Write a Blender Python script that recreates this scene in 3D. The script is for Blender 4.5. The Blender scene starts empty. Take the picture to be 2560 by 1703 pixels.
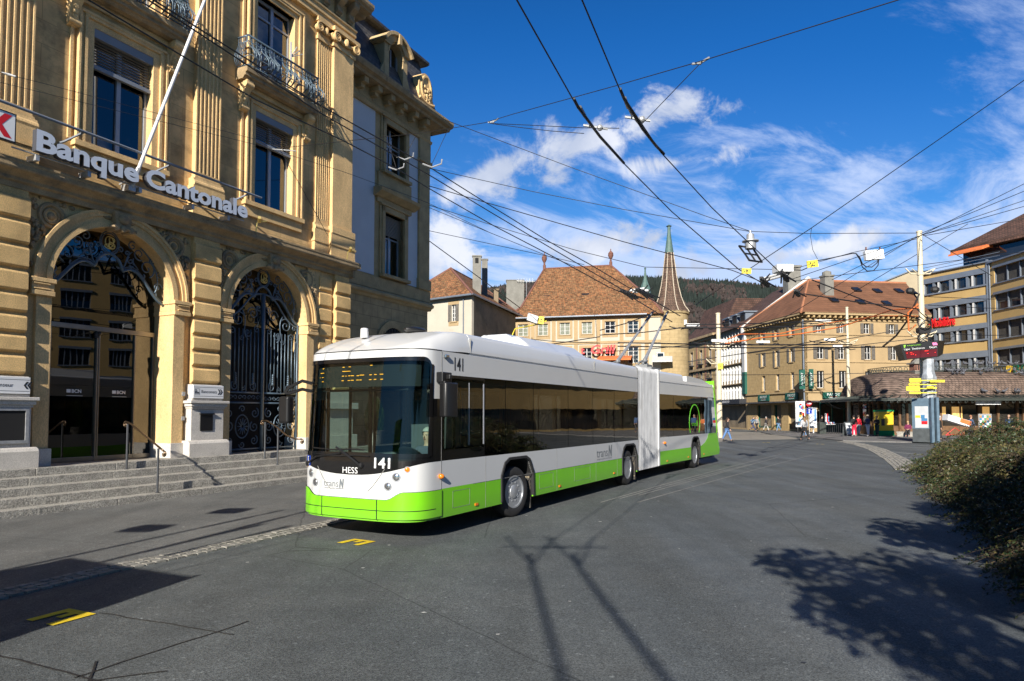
import bpy, bmesh, math, random
from mathutils import Vector, Matrix
R = math.radians
sc = bpy.context.scene
COL = sc.collection
random.seed(7)

# ---------------------------------------------------------------- camera
CAM_H = 2.05
cam_d = bpy.data.cameras.new('camera'); cam = bpy.data.objects.new('camera', cam_d); COL.objects.link(cam)
cam.location = (0, 0, CAM_H); cam.rotation_euler = (R(92.7), 0, 0)
cam_d.lens = 24; cam_d.sensor_width = 36; cam_d.shift_y = .0402; cam_d.clip_end = 9000; cam_d.clip_start = .05
sc.camera = cam

# ---------------------------------------------------------------- light
SUN_AZ, SUN_EL = 15.0, 25.5          # travel azimuth (deg right of +Y), elevation
sun_d = bpy.data.lights.new('sun', 'SUN'); sun = bpy.data.objects.new('sun', sun_d); COL.objects.link(sun)
sun_d.energy = 5.0; sun_d.angle = R(.5); sun_d.color = (1, .93, .82)
tr = Vector((math.sin(R(SUN_AZ))*math.cos(R(SUN_EL)), math.cos(R(SUN_AZ))*math.cos(R(SUN_EL)), -math.sin(R(SUN_EL))))
sun.rotation_euler = tr.to_track_quat('-Z', 'Y').to_euler()
sun.location = (-20, -60, 40)

w = bpy.data.worlds.new('World'); sc.world = w; w.use_nodes = True
nt = w.node_tree; nt.nodes.clear()
def N(t, **k):
    n = nt.nodes.new(t)
    for a, b in k.items(): setattr(n, a, b)
    return n
def L(a, b): nt.links.new(a, b)
def V(x):
    n = N('ShaderNodeValue'); n.outputs[0].default_value = x; return n.outputs[0]
def MA(op, a, b=None, c=None, clamp=False):
    n = N('ShaderNodeMath', operation=op); n.use_clamp = clamp
    for i, x in enumerate((a, b, c)):
        if x is None: continue
        if isinstance(x, (int, float)): n.inputs[i].default_value = x
        else: L(x, n.inputs[i])
    return n.outputs[0]
def SS(x, a, b):
    n = N('ShaderNodeMapRange', interpolation_type='SMOOTHSTEP'); L(x, n.inputs[0])
    n.inputs[1].default_value = a; n.inputs[2].default_value = b; return n.outputs[0]
def MIXC(f, a, b, mode='MIX'):
    n = N('ShaderNodeMix', data_type='RGBA', blend_type=mode)
    for i, x in ((0, f), (6, a), (7, b)):
        if isinstance(x, (int, float)): n.inputs[i].default_value = x
        elif isinstance(x, tuple): n.inputs[i].default_value = x if len(x) == 4 else x + (1,)
        else: L(x, n.inputs[i])
    return n.outputs[2]
def NOISE(vec, scale, detail=6, rough=.55, dist=0):
    n = N('ShaderNodeTexNoise'); L(vec, n.inputs['Vector']); n.inputs['Scale'].default_value = scale
    n.inputs['Detail'].default_value = detail; n.inputs['Roughness'].default_value = rough; n.inputs['Distortion'].default_value = dist
    return n.outputs[0]
def COMB(x, y, z=0):
    n = N('ShaderNodeCombineXYZ')
    for i, a in enumerate((x, y, z)):
        if isinstance(a, (int, float)): n.inputs[i].default_value = a
        else: L(a, n.inputs[i])
    return n.outputs[0]
sky = N('ShaderNodeTexSky'); sky.sky_type = 'NISHITA'; sky.sun_disc = False
sky.sun_elevation = R(SUN_EL); sky.sun_rotation = R(180 + SUN_AZ); sky.altitude = 500; sky.air_density = 1.0; sky.dust_density = .4; sky.ozone_density = 3.0
tc = N('ShaderNodeTexCoord'); sep = N('ShaderNodeSeparateXYZ'); L(tc.outputs['Generated'], sep.inputs[0])
dx, dy, dz = sep.outputs
ady = MA('MAXIMUM', MA('ABSOLUTE', dy), .05)
px = MA('DIVIDE', dx, ady); pz = MA('DIVIDE', dz, ady)          # slopes about the street's axis
skyc = MIXC(1.0, sky.outputs[0], (.13, .74, 1.40), 'MULTIPLY')
lowc = MIXC(1.0, sky.outputs[0], (.50, .98, 1.38), 'MULTIPLY')
skyc = MIXC(SS(pz, .15, .60), lowc, skyc)
# unseen sky overhead and behind is dimmed on purpose, to deepen the shadows
skyc = MIXC(MA('MULTIPLY', MA('MAXIMUM', SS(dz, .45, .8), SS(dy, .15, -.5)), .62), skyc, MIXC(1.0, skyc, (.25, .25, .25), 'MULTIPLY'))
# high streaky cloud on a plane far above
zz = MA('ADD', MA('MAXIMUM', dz, 0), .12)
cx = MA('DIVIDE', dx, zz); cy = MA('DIVIDE', dy, zz)
rx = MA('ADD', MA('MULTIPLY', cx, .80), MA('MULTIPLY', cy, .60)); ry = MA('SUBTRACT', MA('MULTIPLY', cy, .80), MA('MULTIPLY', cx, .60))
cvec = COMB(MA('MULTIPLY', rx, .75), MA('MULTIPLY', ry, 1.5), 3.7)
n1 = NOISE(cvec, 2.2, 10, .66, .6); n0 = NOISE(cvec, .7, 3, .5)
band = MA('ADD', MA('MULTIPLY', n0, .5), MA('MULTIPLY', n1, .75))
thr = MA('ADD', MA('MULTIPLY', SS(pz, .18, .58), .20), MA('MULTIPLY', SS(MA('SUBTRACT', MA('MULTIPLY', px, .9), pz), -.55, .25), -.15))
cir = SS(MA('SUBTRACT', band, thr), .565, .78)
cir = MA('MULTIPLY', MA('MULTIPLY', cir, .80), SS(dy, -.25, .2))
# low heap clouds, by direction
pv = COMB(px, pz, 1.3)
n2 = NOISE(pv, 8.5, 11, .62, .3)
def blob(cx_, cz_, a, b, ang):
    c, s = math.cos(R(ang)), math.sin(R(ang))
    u = MA('ADD', MA('MULTIPLY', MA('SUBTRACT', px, cx_), c/a), MA('MULTIPLY', MA('SUBTRACT', pz, cz_), s/a))
    v = MA('ADD', MA('MULTIPLY', MA('SUBTRACT', px, cx_), -s/b), MA('MULTIPLY', MA('SUBTRACT', pz, cz_), c/b))
    return MA('SQRT', MA('ADD', MA('MULTIPLY', u, u), MA('MULTIPLY', v, v)))
def heap(cx_, cz_, a, b, ang):
    return MA('SUBTRACT', 1.0, blob(cx_, cz_, a, b, ang), clamp=False)
h = None
for q in ((.10, .395, .18, .038, 24), (.20, .435, .12, .036, 14), (.24, .374, .075, .022, 6), (-.01, .362, .09, .022, 26), (-.115, .235, .07, .052, 20),
          (-.165, .20, .07, .05, 0), (.245, .205, .09, .035, 5), (.12, .245, .10, .03, 10), (.43, .24, .15, .025, 12)):
    e = heap(*q); h = e if h is None else MA('MAXIMUM', h, e)
dens = MA('ADD', MA('MULTIPLY', h, .42), MA('MULTIPLY', MA('SUBTRACT', n2, .5), 2.0))
heapd = MA('MULTIPLY', SS(dens, -.02, .30), .94)
heapd = MA('MULTIPLY', heapd, SS(dy, 0.05, .2))
shade = MA('ADD', SS(NOISE(COMB(px, MA('ADD', pz, .012), 1.3), 9, 5, .5), .35, .70), MA('MULTIPLY', dens, .4), clamp=True)
hcol = MIXC(shade, (5.2, 6.0, 7.8), (9.2, 9.5, 10.4))
c1 = MIXC(cir, skyc, (6.6, 7.8, 10.6)); c2 = MIXC(heapd, c1, hcol)
bgn = N('ShaderNodeBackground'); L(c2, bgn.inputs[0]); bgn.inputs[1].default_value = .06
wo = N('ShaderNodeOutputWorld'); L(bgn.outputs[0], wo.inputs[0])

sc.view_settings.view_transform = 'Standard'; sc.view_settings.look = 'None'
sc.view_settings.exposure = .75; sc.view_settings.gamma = 1; sc.view_settings.use_curve_mapping = False
sc.cycles.max_bounces = 7; sc.cycles.transparent_max_bounces = 16; sc.cycles.glossy_bounces = 4; sc.cycles.diffuse_bounces = 3
sc.cycles.caustics_reflective = False; sc.cycles.caustics_refractive = False; sc.cycles.sample_clamp_indirect = 8
sc.cycles.use_denoising = True

# ---------------------------------------------------------------- helpers
def sub(a, b): return (a[0]-b[0], a[1]-b[1], a[2]-b[2])
class MB:
    """collects geometry, then links it as one mesh object"""
    def __init__(s, T=None): s.v = []; s.f = []; s.mi = []; s.T = T; s.m = 0
    def add(s, vs, fs, m=None):
        b = len(s.v)
        s.v += [s.T(*p) for p in vs] if s.T else [tuple(p) for p in vs]
        s.f += [tuple(i+b for i in f) for f in fs]; s.mi += [s.m if m is None else m]*len(fs)
    def box(s, x0, x1, y0, y1, z0, z1, m=None):
        s.add([(x0,y0,z0),(x1,y0,z0),(x1,y1,z0),(x0,y1,z0),(x0,y0,z1),(x1,y0,z1),(x1,y1,z1),(x0,y1,z1)],
              [(0,3,2,1),(4,5,6,7),(0,1,5,4),(1,2,6,5),(2,3,7,6),(3,0,4,7)], m)
    def obox(s, c, ax, ay, az, m=None):
        c, ax, ay, az = map(Vector, (c, ax, ay, az)); P = []
        for k in (-1, 1):
            for a, b in ((-1,-1),(1,-1),(1,1),(-1,1)): P.append(tuple(c+ax*a+ay*b+az*k))
        s.add(P, [(0,3,2,1),(4,5,6,7),(0,1,5,4),(1,2,6,5),(2,3,7,6),(3,0,4,7)], m)
    def prism(s, poly, axis, a, b, m=None, caps=True):
        n = len(poly)
        def pt(q, e):
            return {'x': (e, q[0], q[1]), 'y': (q[0], e, q[1]), 'z': (q[0], q[1], e)}[axis]
        vs = [pt(q, a) for q in poly] + [pt(q, b) for q in poly]
        fs = [(i, (i+1) % n, n+(i+1) % n, n+i) for i in range(n)]
        if caps: fs += [tuple(range(n-1, -1, -1)), tuple(range(n, 2*n))]
        s.add(vs, fs, m)
    def strip(s, outer, inner, axis, a, b, m=None):
        """solid band between two open curves of the same length"""
        for i in range(len(outer)-1):
            s.prism([outer[i], outer[i+1], inner[i+1], inner[i]], axis, a, b, m)
    def tube(s, path, r, n=6, m=None, closed=False):
        k = len(path); P = [Vector(p) for p in path]; rr = r if isinstance(r, (list, tuple)) else [r]*k
        rings = []; up = None
        for i in range(k):
            t = (P[(i+1) % k]-P[i-1]) if closed else (P[min(i+1, k-1)]-P[max(i-1, 0)])
            if t.length < 1e-9: t = Vector((0, 0, 1))
            t.normalize()
            if up is None: up = t.orthogonal().normalized()
            else:
                up = up - t*up.dot(t)
                up = up.normalized() if up.length > 1e-6 else t.orthogonal().normalized()
            bn = t.cross(up)
            rings.append([tuple(P[i]+(up*math.cos(2*math.pi*j/n)+bn*math.sin(2*math.pi*j/n))*rr[i]) for j in range(n)])
        vs = [p for g in rings for p in g]; fs = []
        for i in range(k if closed else k-1):
            a, b = i*n, ((i+1) % k)*n
            fs += [(a+j, a+(j+1) % n, b+(j+1) % n, b+j) for j in range(n)]
        if not closed: fs += [tuple(range(n-1, -1, -1)), tuple(range((k-1)*n, k*n))]
        s.add(vs, fs, m)
    def lathe(s, prof, c=(0,0,0), n=12, m=None, axis='z', a0=0, a1=2*math.pi):
        full = abs(a1-a0-2*math.pi) < 1e-6; nn = n if full else n+1; vs = []; k = len(prof)
        for r, z in prof:
            for j in range(nn):
                a = a0+(a1-a0)*j/n; x, y = r*math.cos(a), r*math.sin(a)
                vs.append({'z': (c[0]+x, c[1]+y, c[2]+z), 'y': (c[0]+x, c[1]+z, c[2]+y), 'x': (c[0]+z, c[1]+x, c[2]+y)}[axis])
        fs = []
        for i in range(k-1):
            for j in range(n):
                j2 = (j+1) % nn
                fs.append((i*nn+j, i*nn+j2, (i+1)*nn+j2, (i+1)*nn+j))
        if full:
            if prof[0][0] > 1e-4: fs.append(tuple(range(nn-1, -1, -1)))
            if prof[-1][0] > 1e-4: fs.append(tuple(range((k-1)*nn, k*nn)))
        s.add(vs, fs, m)
    def grid(s, fn, nu, nv, m=None):
        vs = [fn(i/nu, j/nv) for j in range(nv+1) for i in range(nu+1)]; q = nu+1
        s.add(vs, [(j*q+i, j*q+i+1, (j+1)*q+i+1, (j+1)*q+i) for j in range(nv) for i in range(nu)], m)
    def loft(s, rings, m=None, closed=True, caps=True):
        n = len(rings[0]); vs = [p for g in rings for p in g]; fs = []
        for i in range(len(rings)-1):
            for j in range(n if closed else n-1):
                fs.append((i*n+j, i*n+(j+1) % n, (i+1)*n+(j+1) % n, (i+1)*n+j))
        if caps and closed: fs += [tuple(range(n-1, -1, -1)), tuple(range((len(rings)-1)*n, len(rings)*n))]
        s.add(vs, fs, m)
    def sphere(s, c, r, n=8, m=None):
        if not isinstance(r, tuple): r = (r, r, r)
        k = max(4, n//2+1)
        rings = [[(c[0]+r[0]*math.sin(math.pi*i/k)*math.cos(2*math.pi*j/n), c[1]+r[1]*math.sin(math.pi*i/k)*math.sin(2*math.pi*j/n), c[2]+r[2]*math.cos(math.pi*i/k)) for j in range(n)] for i in range(1, k)]
        vs = [p for g in rings for p in g]+[(c[0], c[1], c[2]+r[2]), (c[0], c[1], c[2]-r[2])]; N_ = len(vs); fs = []
        for i in range(len(rings)-1):
            for j in range(n): fs.append((i*n+j, (i+1)*n+j, (i+1)*n+(j+1) % n, i*n+(j+1) % n))
        for j in range(n):
            fs.append((N_-2, j, (j+1) % n)); fs.append((N_-1, (len(rings)-1)*n+(j+1) % n, (len(rings)-1)*n+j))
        s.add(vs, fs, m)
    def build(s, name, mats, parent=None, smooth=False, bevel=0, solid=0, fix=True):
        me = bpy.data.meshes.new(name); me.from_pydata(s.v, [], s.f)
        for x in (mats if isinstance(mats, (list, tuple)) else [mats]): me.materials.append(x)
        me.polygons.foreach_set('material_index', s.mi)
        if fix:
            bm = bmesh.new(); bm.from_mesh(me); bmesh.ops.recalc_face_normals(bm, faces=bm.faces); bm.to_mesh(me); bm.free()
        if smooth:
            me.polygons.foreach_set('use_smooth', [True]*len(me.polygons))
            if smooth != 'all': me.set_sharp_from_angle(angle=R(38))
        o = bpy.data.objects.new(name, me); COL.objects.link(o)
        if parent: o.parent = parent
        if solid: md = o.modifiers.new('solid', 'SOLIDIFY'); md.thickness = solid; md.offset = -1
        if bevel: md = o.modifiers.new('bevel', 'BEVEL'); md.width = bevel; md.segments = 2; md.limit_method = 'ANGLE'; md.angle_limit = R(40)
        return o
def tag(o, label, cat, group=None, kind=None):
    o['label'] = label
    if cat: o['category'] = cat
    if group: o['group'] = group
    if kind: o['kind'] = kind
    return o
def thing(name, label, cat, loc=(0,0,0), rot=0, group=None):
    o = bpy.data.objects.new(name, None); COL.objects.link(o); o.empty_display_size = .2
    o.location = loc; o.rotation_euler = (0, 0, rot)
    return tag(o, label, cat, group)
def structure(o): o['kind'] = 'structure'; return o
def dup(root, loc, rot, label):
    r = root.copy(); COL.objects.link(r); r.location = loc; r.rotation_euler = (0, 0, rot); r['label'] = label
    for ch in list(root.children):
        c = ch.copy(); COL.objects.link(c); c.parent = r
        for g in list(ch.children):
            d = g.copy(); COL.objects.link(d); d.parent = c
    return r
def text_mesh(s, size=1.0, extrude=0.0, bold=0.0, align='LEFT', shear=0, space=1.0):
    """vertices and faces of a line of lettering in its own x/y plane, scaled to cap height = size"""
    cu = bpy.data.curves.new('t', 'FONT'); cu.body = s; cu.size = size/.70; cu.extrude = extrude; cu.offset = bold; cu.align_x = align; cu.shear = shear; cu.space_character = space
    cu.resolution_u = 3
    o = bpy.data.objects.new('t', cu); COL.objects.link(o)
    dg = bpy.context.evaluated_depsgraph_get(); me = bpy.data.meshes.new_from_object(o.evaluated_get(dg))
    vs = [tuple(v.co) for v in me.vertices]; fs = [tuple(p.vertices) for p in me.polygons]
    bpy.data.objects.remove(o); bpy.data.curves.remove(cu); bpy.data.meshes.remove(me)
    return vs, fs
def put_text(mb, s, org, ux, uy, size, extrude=0.0, bold=0.0, align='LEFT', fit=None, shear=0, m=None, space=1.0, fn=None):
    vs, fs = text_mesh(s, size, extrude, bold, align, shear, space)
    if not vs: return
    xs = [p[0] for p in vs]
    k = fit/(max(xs)-min(xs)) if fit else 1
    org, ux, uy = Vector(org), Vector(ux), Vector(uy); un = ux.cross(uy)
    out = [tuple(org+ux*p[0]*k+uy*p[1]+un*p[2]) for p in vs]
    if fn: out = [fn(*p) for p in out]
    mb.add(out, fs, m)

# pixel of the 2560 x 1703 photograph -> world point at a distance Y / on a height z (used to lay out the far street)
FPX = 2560/36*24; PIT = R(2.7); V0 = 1035-FPX*math.tan(PIT)
def ray(u, v):
    x = (u-1280)/FPX; y = -(v-V0)/FPX
    return (x, math.cos(PIT)-y*math.sin(PIT), math.sin(PIT)+y*math.cos(PIT))
def at(u, v, Y):
    d = ray(u, v); t = Y/d[1]; return Vector((d[0]*t, Y, CAM_H+d[2]*t))
def onz(u, v, z=0):
    d = ray(u, v); t = (z-CAM_H)/d[2]; return Vector((d[0]*t, d[1]*t, z))

# ---------------------------------------------------------------- materials
def mat(name, col, rough=.8, metal=0.0, var=.12, vs=1.5, bump=0.0, bs=40.0, spec=.5, fine=0.0, fs=60.0, stain=None, coat=0, emit=0, alpha=None, sx=(1,1,1), detail=4):
    m = bpy.data.materials.new(name); m.use_nodes = True; t = m.node_tree; b = t.nodes['Principled BSDF']
    b.inputs['Roughness'].default_value = rough; b.inputs['Metallic'].default_value = metal; b.inputs['Specular IOR Level'].default_value = spec
    if coat: b.inputs['Coat Weight'].default_value = coat; b.inputs['Coat Roughness'].default_value = .06
    b.inputs['Base Color'].default_value = (*col, 1)
    if emit: b.inputs['Emission Color'].default_value = (*col, 1); b.inputs['Emission Strength'].default_value = emit
    co = t.nodes.new('ShaderNodeTexCoord'); mp = t.nodes.new('ShaderNodeMapping'); t.links.new(co.outputs['Object'], mp.inputs[0]); mp.inputs['Scale'].default_value = sx
    last = None
    def noise(scale, d=4, r=.6):
        n = t.nodes.new('ShaderNodeTexNoise'); t.links.new(mp.outputs[0], n.inputs['Vector']); n.inputs['Scale'].default_value = scale
        n.inputs['Detail'].default_value = d; n.inputs['Roughness'].default_value = r; return n.outputs[0]
    def mixc(f, a, c):
        n = t.nodes.new('ShaderNodeMix'); n.data_type = 'RGBA'; t.links.new(f, n.inputs[0])
        for i, x in ((6, a), (7, c)):
            if isinstance(x, tuple): n.inputs[i].default_value = (*x, 1)
            else: t.links.new(x, n.inputs[i])
        return n.outputs[2]
    def ramp(x, a, c):
        n = t.nodes.new('ShaderNodeMapRange'); t.links.new(x, n.inputs[0]); n.inputs[1].default_value = a; n.inputs[2].default_value = c; return n.outputs[0]
    if var:
        last = mixc(ramp(noise(vs, detail), .3, .7), tuple(c*(1-var) for c in col), tuple(min(1, c*(1+var)) for c in col))
    if fine:
        f = ramp(noise(fs, 2, .7), .35, .65)
        n = t.nodes.new('ShaderNodeMix'); n.data_type = 'RGBA'; n.blend_type = 'MULTIPLY'; n.inputs[0].default_value = 1
        if last is None: n.inputs[6].default_value = (*col, 1)
        else: t.links.new(last, n.inputs[6])
        g = mixc(f, (1-fine,)*3, (1+fine,)*3); t.links.new(g, n.inputs[7]); last = n.outputs[2]
    if stain:
        f = ramp(noise(stain[1], 5, .65), stain[2], stain[3]); last = mixc(f, last if last is not None else col, stain[0])
    if last is not None: t.links.new(last, b.inputs['Base Color'])
    if bump:
        bn = t.nodes.new('ShaderNodeBump'); bn.inputs['Strength'].default_value = bump; bn.inputs['Distance'].default_value = .02
        t.links.new(noise(bs, 3, .6), bn.inputs['Height']); t.links.new(bn.outputs[0], b.inputs['Normal'])
    return m
def brick(name, c1, c2, mortar, bw, bh, rough=.85, ms=.01, bump=.3, var=.25, axis='xz', vs=3.0, offset=.5, c3=None, vary=8.0, spec=.3):
    """courses of stones, slates or tiles; axis says which object axes run along and across the courses"""
    m = bpy.data.materials.new(name); m.use_nodes = True; t = m.node_tree; b = t.nodes['Principled BSDF']; b.inputs['Roughness'].default_value = rough; b.inputs['Specular IOR Level'].default_value = spec
    co = t.nodes.new('ShaderNodeTexCoord'); sp = t.nodes.new('ShaderNodeSeparateXYZ'); t.links.new(co.outputs['Object'], sp.inputs[0])
    cb = t.nodes.new('ShaderNodeCombineXYZ')
    if axis[0] == 'h':       # any horizontal direction
        ad = t.nodes.new('ShaderNodeMath'); ad.operation = 'ADD'; t.links.new(sp.outputs[0], ad.inputs[0]); t.links.new(sp.outputs[1], ad.inputs[1]); t.links.new(ad.outputs[0], cb.inputs[0])
    else: t.links.new(sp.outputs['xyz'.index(axis[0])], cb.inputs[0])
    t.links.new(sp.outputs['xyz'.index(axis[1])], cb.inputs[1])
    bk = t.nodes.new('ShaderNodeTexBrick'); t.links.new(cb.outputs[0], bk.inputs['Vector']); bk.inputs['Scale'].default_value = 1
    bk.inputs['Brick Width'].default_value = bw; bk.inputs['Row Height'].default_value = bh; bk.inputs['Mortar Size'].default_value = ms; bk.offset = offset
    bk.inputs['Color1'].default_value = (*c1, 1); bk.inputs['Color2'].default_value = (*c2, 1); bk.inputs['Mortar'].default_value = (*mortar, 1)
    n = t.nodes.new('ShaderNodeTexNoise'); t.links.new(co.outputs['Object'], n.inputs['Vector']); n.inputs['Scale'].default_value = vs; n.inputs['Detail'].default_value = 5
    last = bk.outputs[0]
    if c3:
        n3 = t.nodes.new('ShaderNodeTexNoise'); t.links.new(co.outputs['Object'], n3.inputs['Vector']); n3.inputs['Scale'].default_value = vary; n3.inputs['Detail'].default_value = 6; n3.inputs['Roughness'].default_value = .75
        r3 = t.nodes.new('ShaderNodeMapRange'); t.links.new(n3.outputs[0], r3.inputs[0]); r3.inputs[1].default_value = .47; r3.inputs[2].default_value = .62
        x = t.nodes.new('ShaderNodeMix'); x.data_type = 'RGBA'; t.links.new(r3.outputs[0], x.inputs[0]); t.links.new(last, x.inputs[6]); x.inputs[7].default_value = (*c3, 1); last = x.outputs[2]
    r = t.nodes.new('ShaderNodeMapRange'); t.links.new(n.outputs[0], r.inputs[0]); r.inputs[1].default_value = .3; r.inputs[2].default_value = .7; r.inputs[3].default_value = 1-var; r.inputs[4].default_value = 1+var
    x = t.nodes.new('ShaderNodeMix'); x.data_type = 'RGBA'; x.blend_type = 'MULTIPLY'; x.inputs[0].default_value = 1; t.links.new(last, x.inputs[6]); t.links.new(r.outputs[0], x.inputs[7])
    t.links.new(x.outputs[2], b.inputs['Base Color'])
    if bump:
        bn = t.nodes.new('ShaderNodeBump'); bn.inputs['Strength'].default_value = bump; bn.inputs['Distance'].default_value = .02; bn.invert = True
        t.links.new(bk.outputs['Fac'], bn.inputs['Height']); t.links.new(bn.outputs[0], b.inputs['Normal'])
    return m
def glass(name, tint, refl=1.0, ior=1.5, wob=0.0, ws=1.5, rough=0.0):
    """a single pane: tinted see-through plus a mirror that strengthens at grazing angles"""
    m = bpy.data.materials.new(name); m.use_nodes = True; t = m.node_tree; t.nodes.clear()
    o = t.nodes.new('ShaderNodeOutputMaterial'); mx = t.nodes.new('ShaderNodeMixShader'); tb = t.nodes.new('ShaderNodeBsdfTransparent'); g = t.nodes.new('ShaderNodeBsdfGlossy')
    fr = t.nodes.new('ShaderNodeFresnel'); fr.inputs[0].default_value = ior; tb.inputs[0].default_value = (*tint, 1); g.inputs['Roughness'].default_value = rough
    g.inputs[0].default_value = (1, 1, 1, 1)
    mu = t.nodes.new('ShaderNodeMath'); mu.operation = 'MULTIPLY'; mu.use_clamp = True; mu.inputs[1].default_value = refl
    t.links.new(fr.outputs[0], mu.inputs[0]); t.links.new(mu.outputs[0], mx.inputs[0]); t.links.new(tb.outputs[0], mx.inputs[1]); t.links.new(g.outputs[0], mx.inputs[2]); t.links.new(mx.outputs[0], o.inputs[0])
    if wob:
        co = t.nodes.new('ShaderNodeTexCoord'); n = t.nodes.new('ShaderNodeTexNoise'); n.inputs['Scale'].default_value = ws; n.inputs['Detail'].default_value = 1; t.links.new(co.outputs['Object'], n.inputs['Vector'])
        bn = t.nodes.new('ShaderNodeBump'); bn.inputs['Strength'].default_value = wob; bn.inputs['Distance'].default_value = .05; t.links.new(n.outputs[0], bn.inputs['Height']); t.links.new(bn.outputs[0], g.inputs['Normal'])
    return m
# asphalt, with patches, fine grain and bump, in world coordinates
def asphalt(name, base, warm, fine=.35):
    """worn asphalt: aggregate grain, tyre-polished streaks along the street, repair patches, fine cracks"""
    m = bpy.data.materials.new(name); m.use_nodes = True; t = m.node_tree; b = t.nodes['Principled BSDF']; b.inputs['Specular IOR Level'].default_value = .4
    co = t.nodes.new('ShaderNodeTexCoord')
    def mp(sc_, rot=0):
        n = t.nodes.new('ShaderNodeMapping'); n.inputs['Scale'].default_value = sc_; n.inputs['Rotation'].default_value = (0, 0, rot); t.links.new(co.outputs['Object'], n.inputs[0]); return n.outputs[0]
    def noise(v, s, d=4, r=.6):
        n = t.nodes.new('ShaderNodeTexNoise'); t.links.new(v, n.inputs['Vector']); n.inputs['Scale'].default_value = s; n.inputs['Detail'].default_value = d; n.inputs['Roughness'].default_value = r; return n.outputs[0]
    def mr(x, a_, b_, c_=0, d_=1):
        n = t.nodes.new('ShaderNodeMapRange'); t.links.new(x, n.inputs[0]); n.inputs[1].default_value = a_; n.inputs[2].default_value = b_; n.inputs[3].default_value = c_; n.inputs[4].default_value = d_; return n.outputs[0]
    def mul(x, y):
        n = t.nodes.new('ShaderNodeMath'); n.operation = 'MULTIPLY'; t.links.new(x, n.inputs[0]); t.links.new(y, n.inputs[1]); return n.outputs[0]
    w0 = mp((1, 1, 1)); wr = mp((1, .07, 1), R(26))
    big = mr(noise(w0, .22, 5), .3, .7, .82, 1.2); streak = mr(noise(wr, .9, 5, .55), .34, .66, .84, 1.2); mid = mr(noise(w0, 2.3, 5, .7), .3, .7, .88, 1.12)
    v = t.nodes.new('ShaderNodeTexVoronoi'); v.inputs['Scale'].default_value = 95; t.links.new(w0, v.inputs['Vector'])
    sp = t.nodes.new('ShaderNodeSeparateColor'); t.links.new(v.outputs['Color'], sp.inputs[0]); grain = mr(sp.outputs[0], 0, 1, 1-fine, 1+fine)
    v2 = t.nodes.new('ShaderNodeTexVoronoi'); v2.inputs['Scale'].default_value = 34; t.links.new(w0, v2.inputs['Vector']); sp2 = t.nodes.new('ShaderNodeSeparateColor'); t.links.new(v2.outputs['Color'], sp2.inputs[0]); grit = mr(sp2.outputs[1], .965, 1.0, 1.0, 1.7)
    cr = t.nodes.new('ShaderNodeTexVoronoi'); cr.feature = 'DISTANCE_TO_EDGE'; cr.inputs['Scale'].default_value = .16; ad = t.nodes.new('ShaderNodeMix'); ad.data_type = 'VECTOR'; ad.inputs[0].default_value = .06
    nn = t.nodes.new('ShaderNodeTexNoise'); nn.inputs['Scale'].default_value = 1.3; t.links.new(w0, nn.inputs['Vector']); t.links.new(w0, ad.inputs[4]); t.links.new(nn.outputs['Color'], ad.inputs[5]); t.links.new(ad.outputs[1], cr.inputs['Vector'])
    crack = mr(cr.outputs['Distance'], .0008, .0022, .62, 1.0)
    f = mul(mul(mul(big, streak), mul(mid, grain)), mul(grit, crack))
    x = t.nodes.new('ShaderNodeMix'); x.data_type = 'RGBA'; t.links.new(mr(noise(w0, .5, 4), .42, .62), x.inputs[0]); x.inputs[6].default_value = (*base, 1); x.inputs[7].default_value = (*warm, 1)
    y = t.nodes.new('ShaderNodeVectorMath'); y.operation = 'SCALE'; t.links.new(x.outputs[2], y.inputs[0]); t.links.new(f, y.inputs['Scale']); t.links.new(y.outputs[0], b.inputs['Base Color'])
    t.links.new(mr(noise(wr, .9, 5, .55), .34, .66, .88, .62), b.inputs['Roughness'])
    bn = t.nodes.new('ShaderNodeBump'); bn.inputs['Strength'].default_value = .4; bn.inputs['Distance'].default_value = .008; t.links.new(v.outputs['Distance'], bn.inputs['Height']); t.links.new(bn.outputs[0], b.inputs['Normal'])
    return m
M = {}
M['asphalt'] = asphalt('asphalt', (.078, .087, .089), (.094, .102, .102), .5)
M['walk'] = asphalt('pavement_asphalt', (.104, .108, .106), (.122, .124, .12), .42)
M['plaza'] = asphalt('plaza_asphalt', (.13, .128, .124), (.155, .15, .147), .3)
M['concrete'] = mat('concrete_paving', (.24, .22, .185), var=.12, vs=.4, fine=.15, fs=30, bump=.2)
M['tar'] = mat('tar_joint', (.022, .022, .024), rough=.55, var=.2, vs=5)
M['scuff'] = mat('worn_line', (.20, .198, .19), var=.3, vs=4)
M['yellow'] = mat('road_yellow', (.72, .52, .02), rough=.7, var=.15, vs=12, fine=.15, fs=60)
M['whiteline'] = mat('road_white', (.5, .5, .48), rough=.7, var=.2, vs=6)
M['cobble'] = mat('cobble_stone', (.23, .22, .195), var=.4, vs=7, fine=.2, fs=60, bump=.4, bs=60)
M['granite'] = mat('granite', (.33, .315, .28), var=.22, vs=3.5, fine=.45, fs=38, bump=1.0, bs=28, stain=((.2, .19, .17), 4, .58, .75))
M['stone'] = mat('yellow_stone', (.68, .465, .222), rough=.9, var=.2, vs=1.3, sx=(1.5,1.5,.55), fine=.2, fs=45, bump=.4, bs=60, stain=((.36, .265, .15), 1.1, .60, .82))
M['stone_dark'] = mat('weathered_stone', (.36, .26, .145), rough=.92, var=.25, vs=2.2, fine=.2, fs=40, bump=.4, bs=60, stain=((.13, .115, .09), 2.5, .52, .75))
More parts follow.
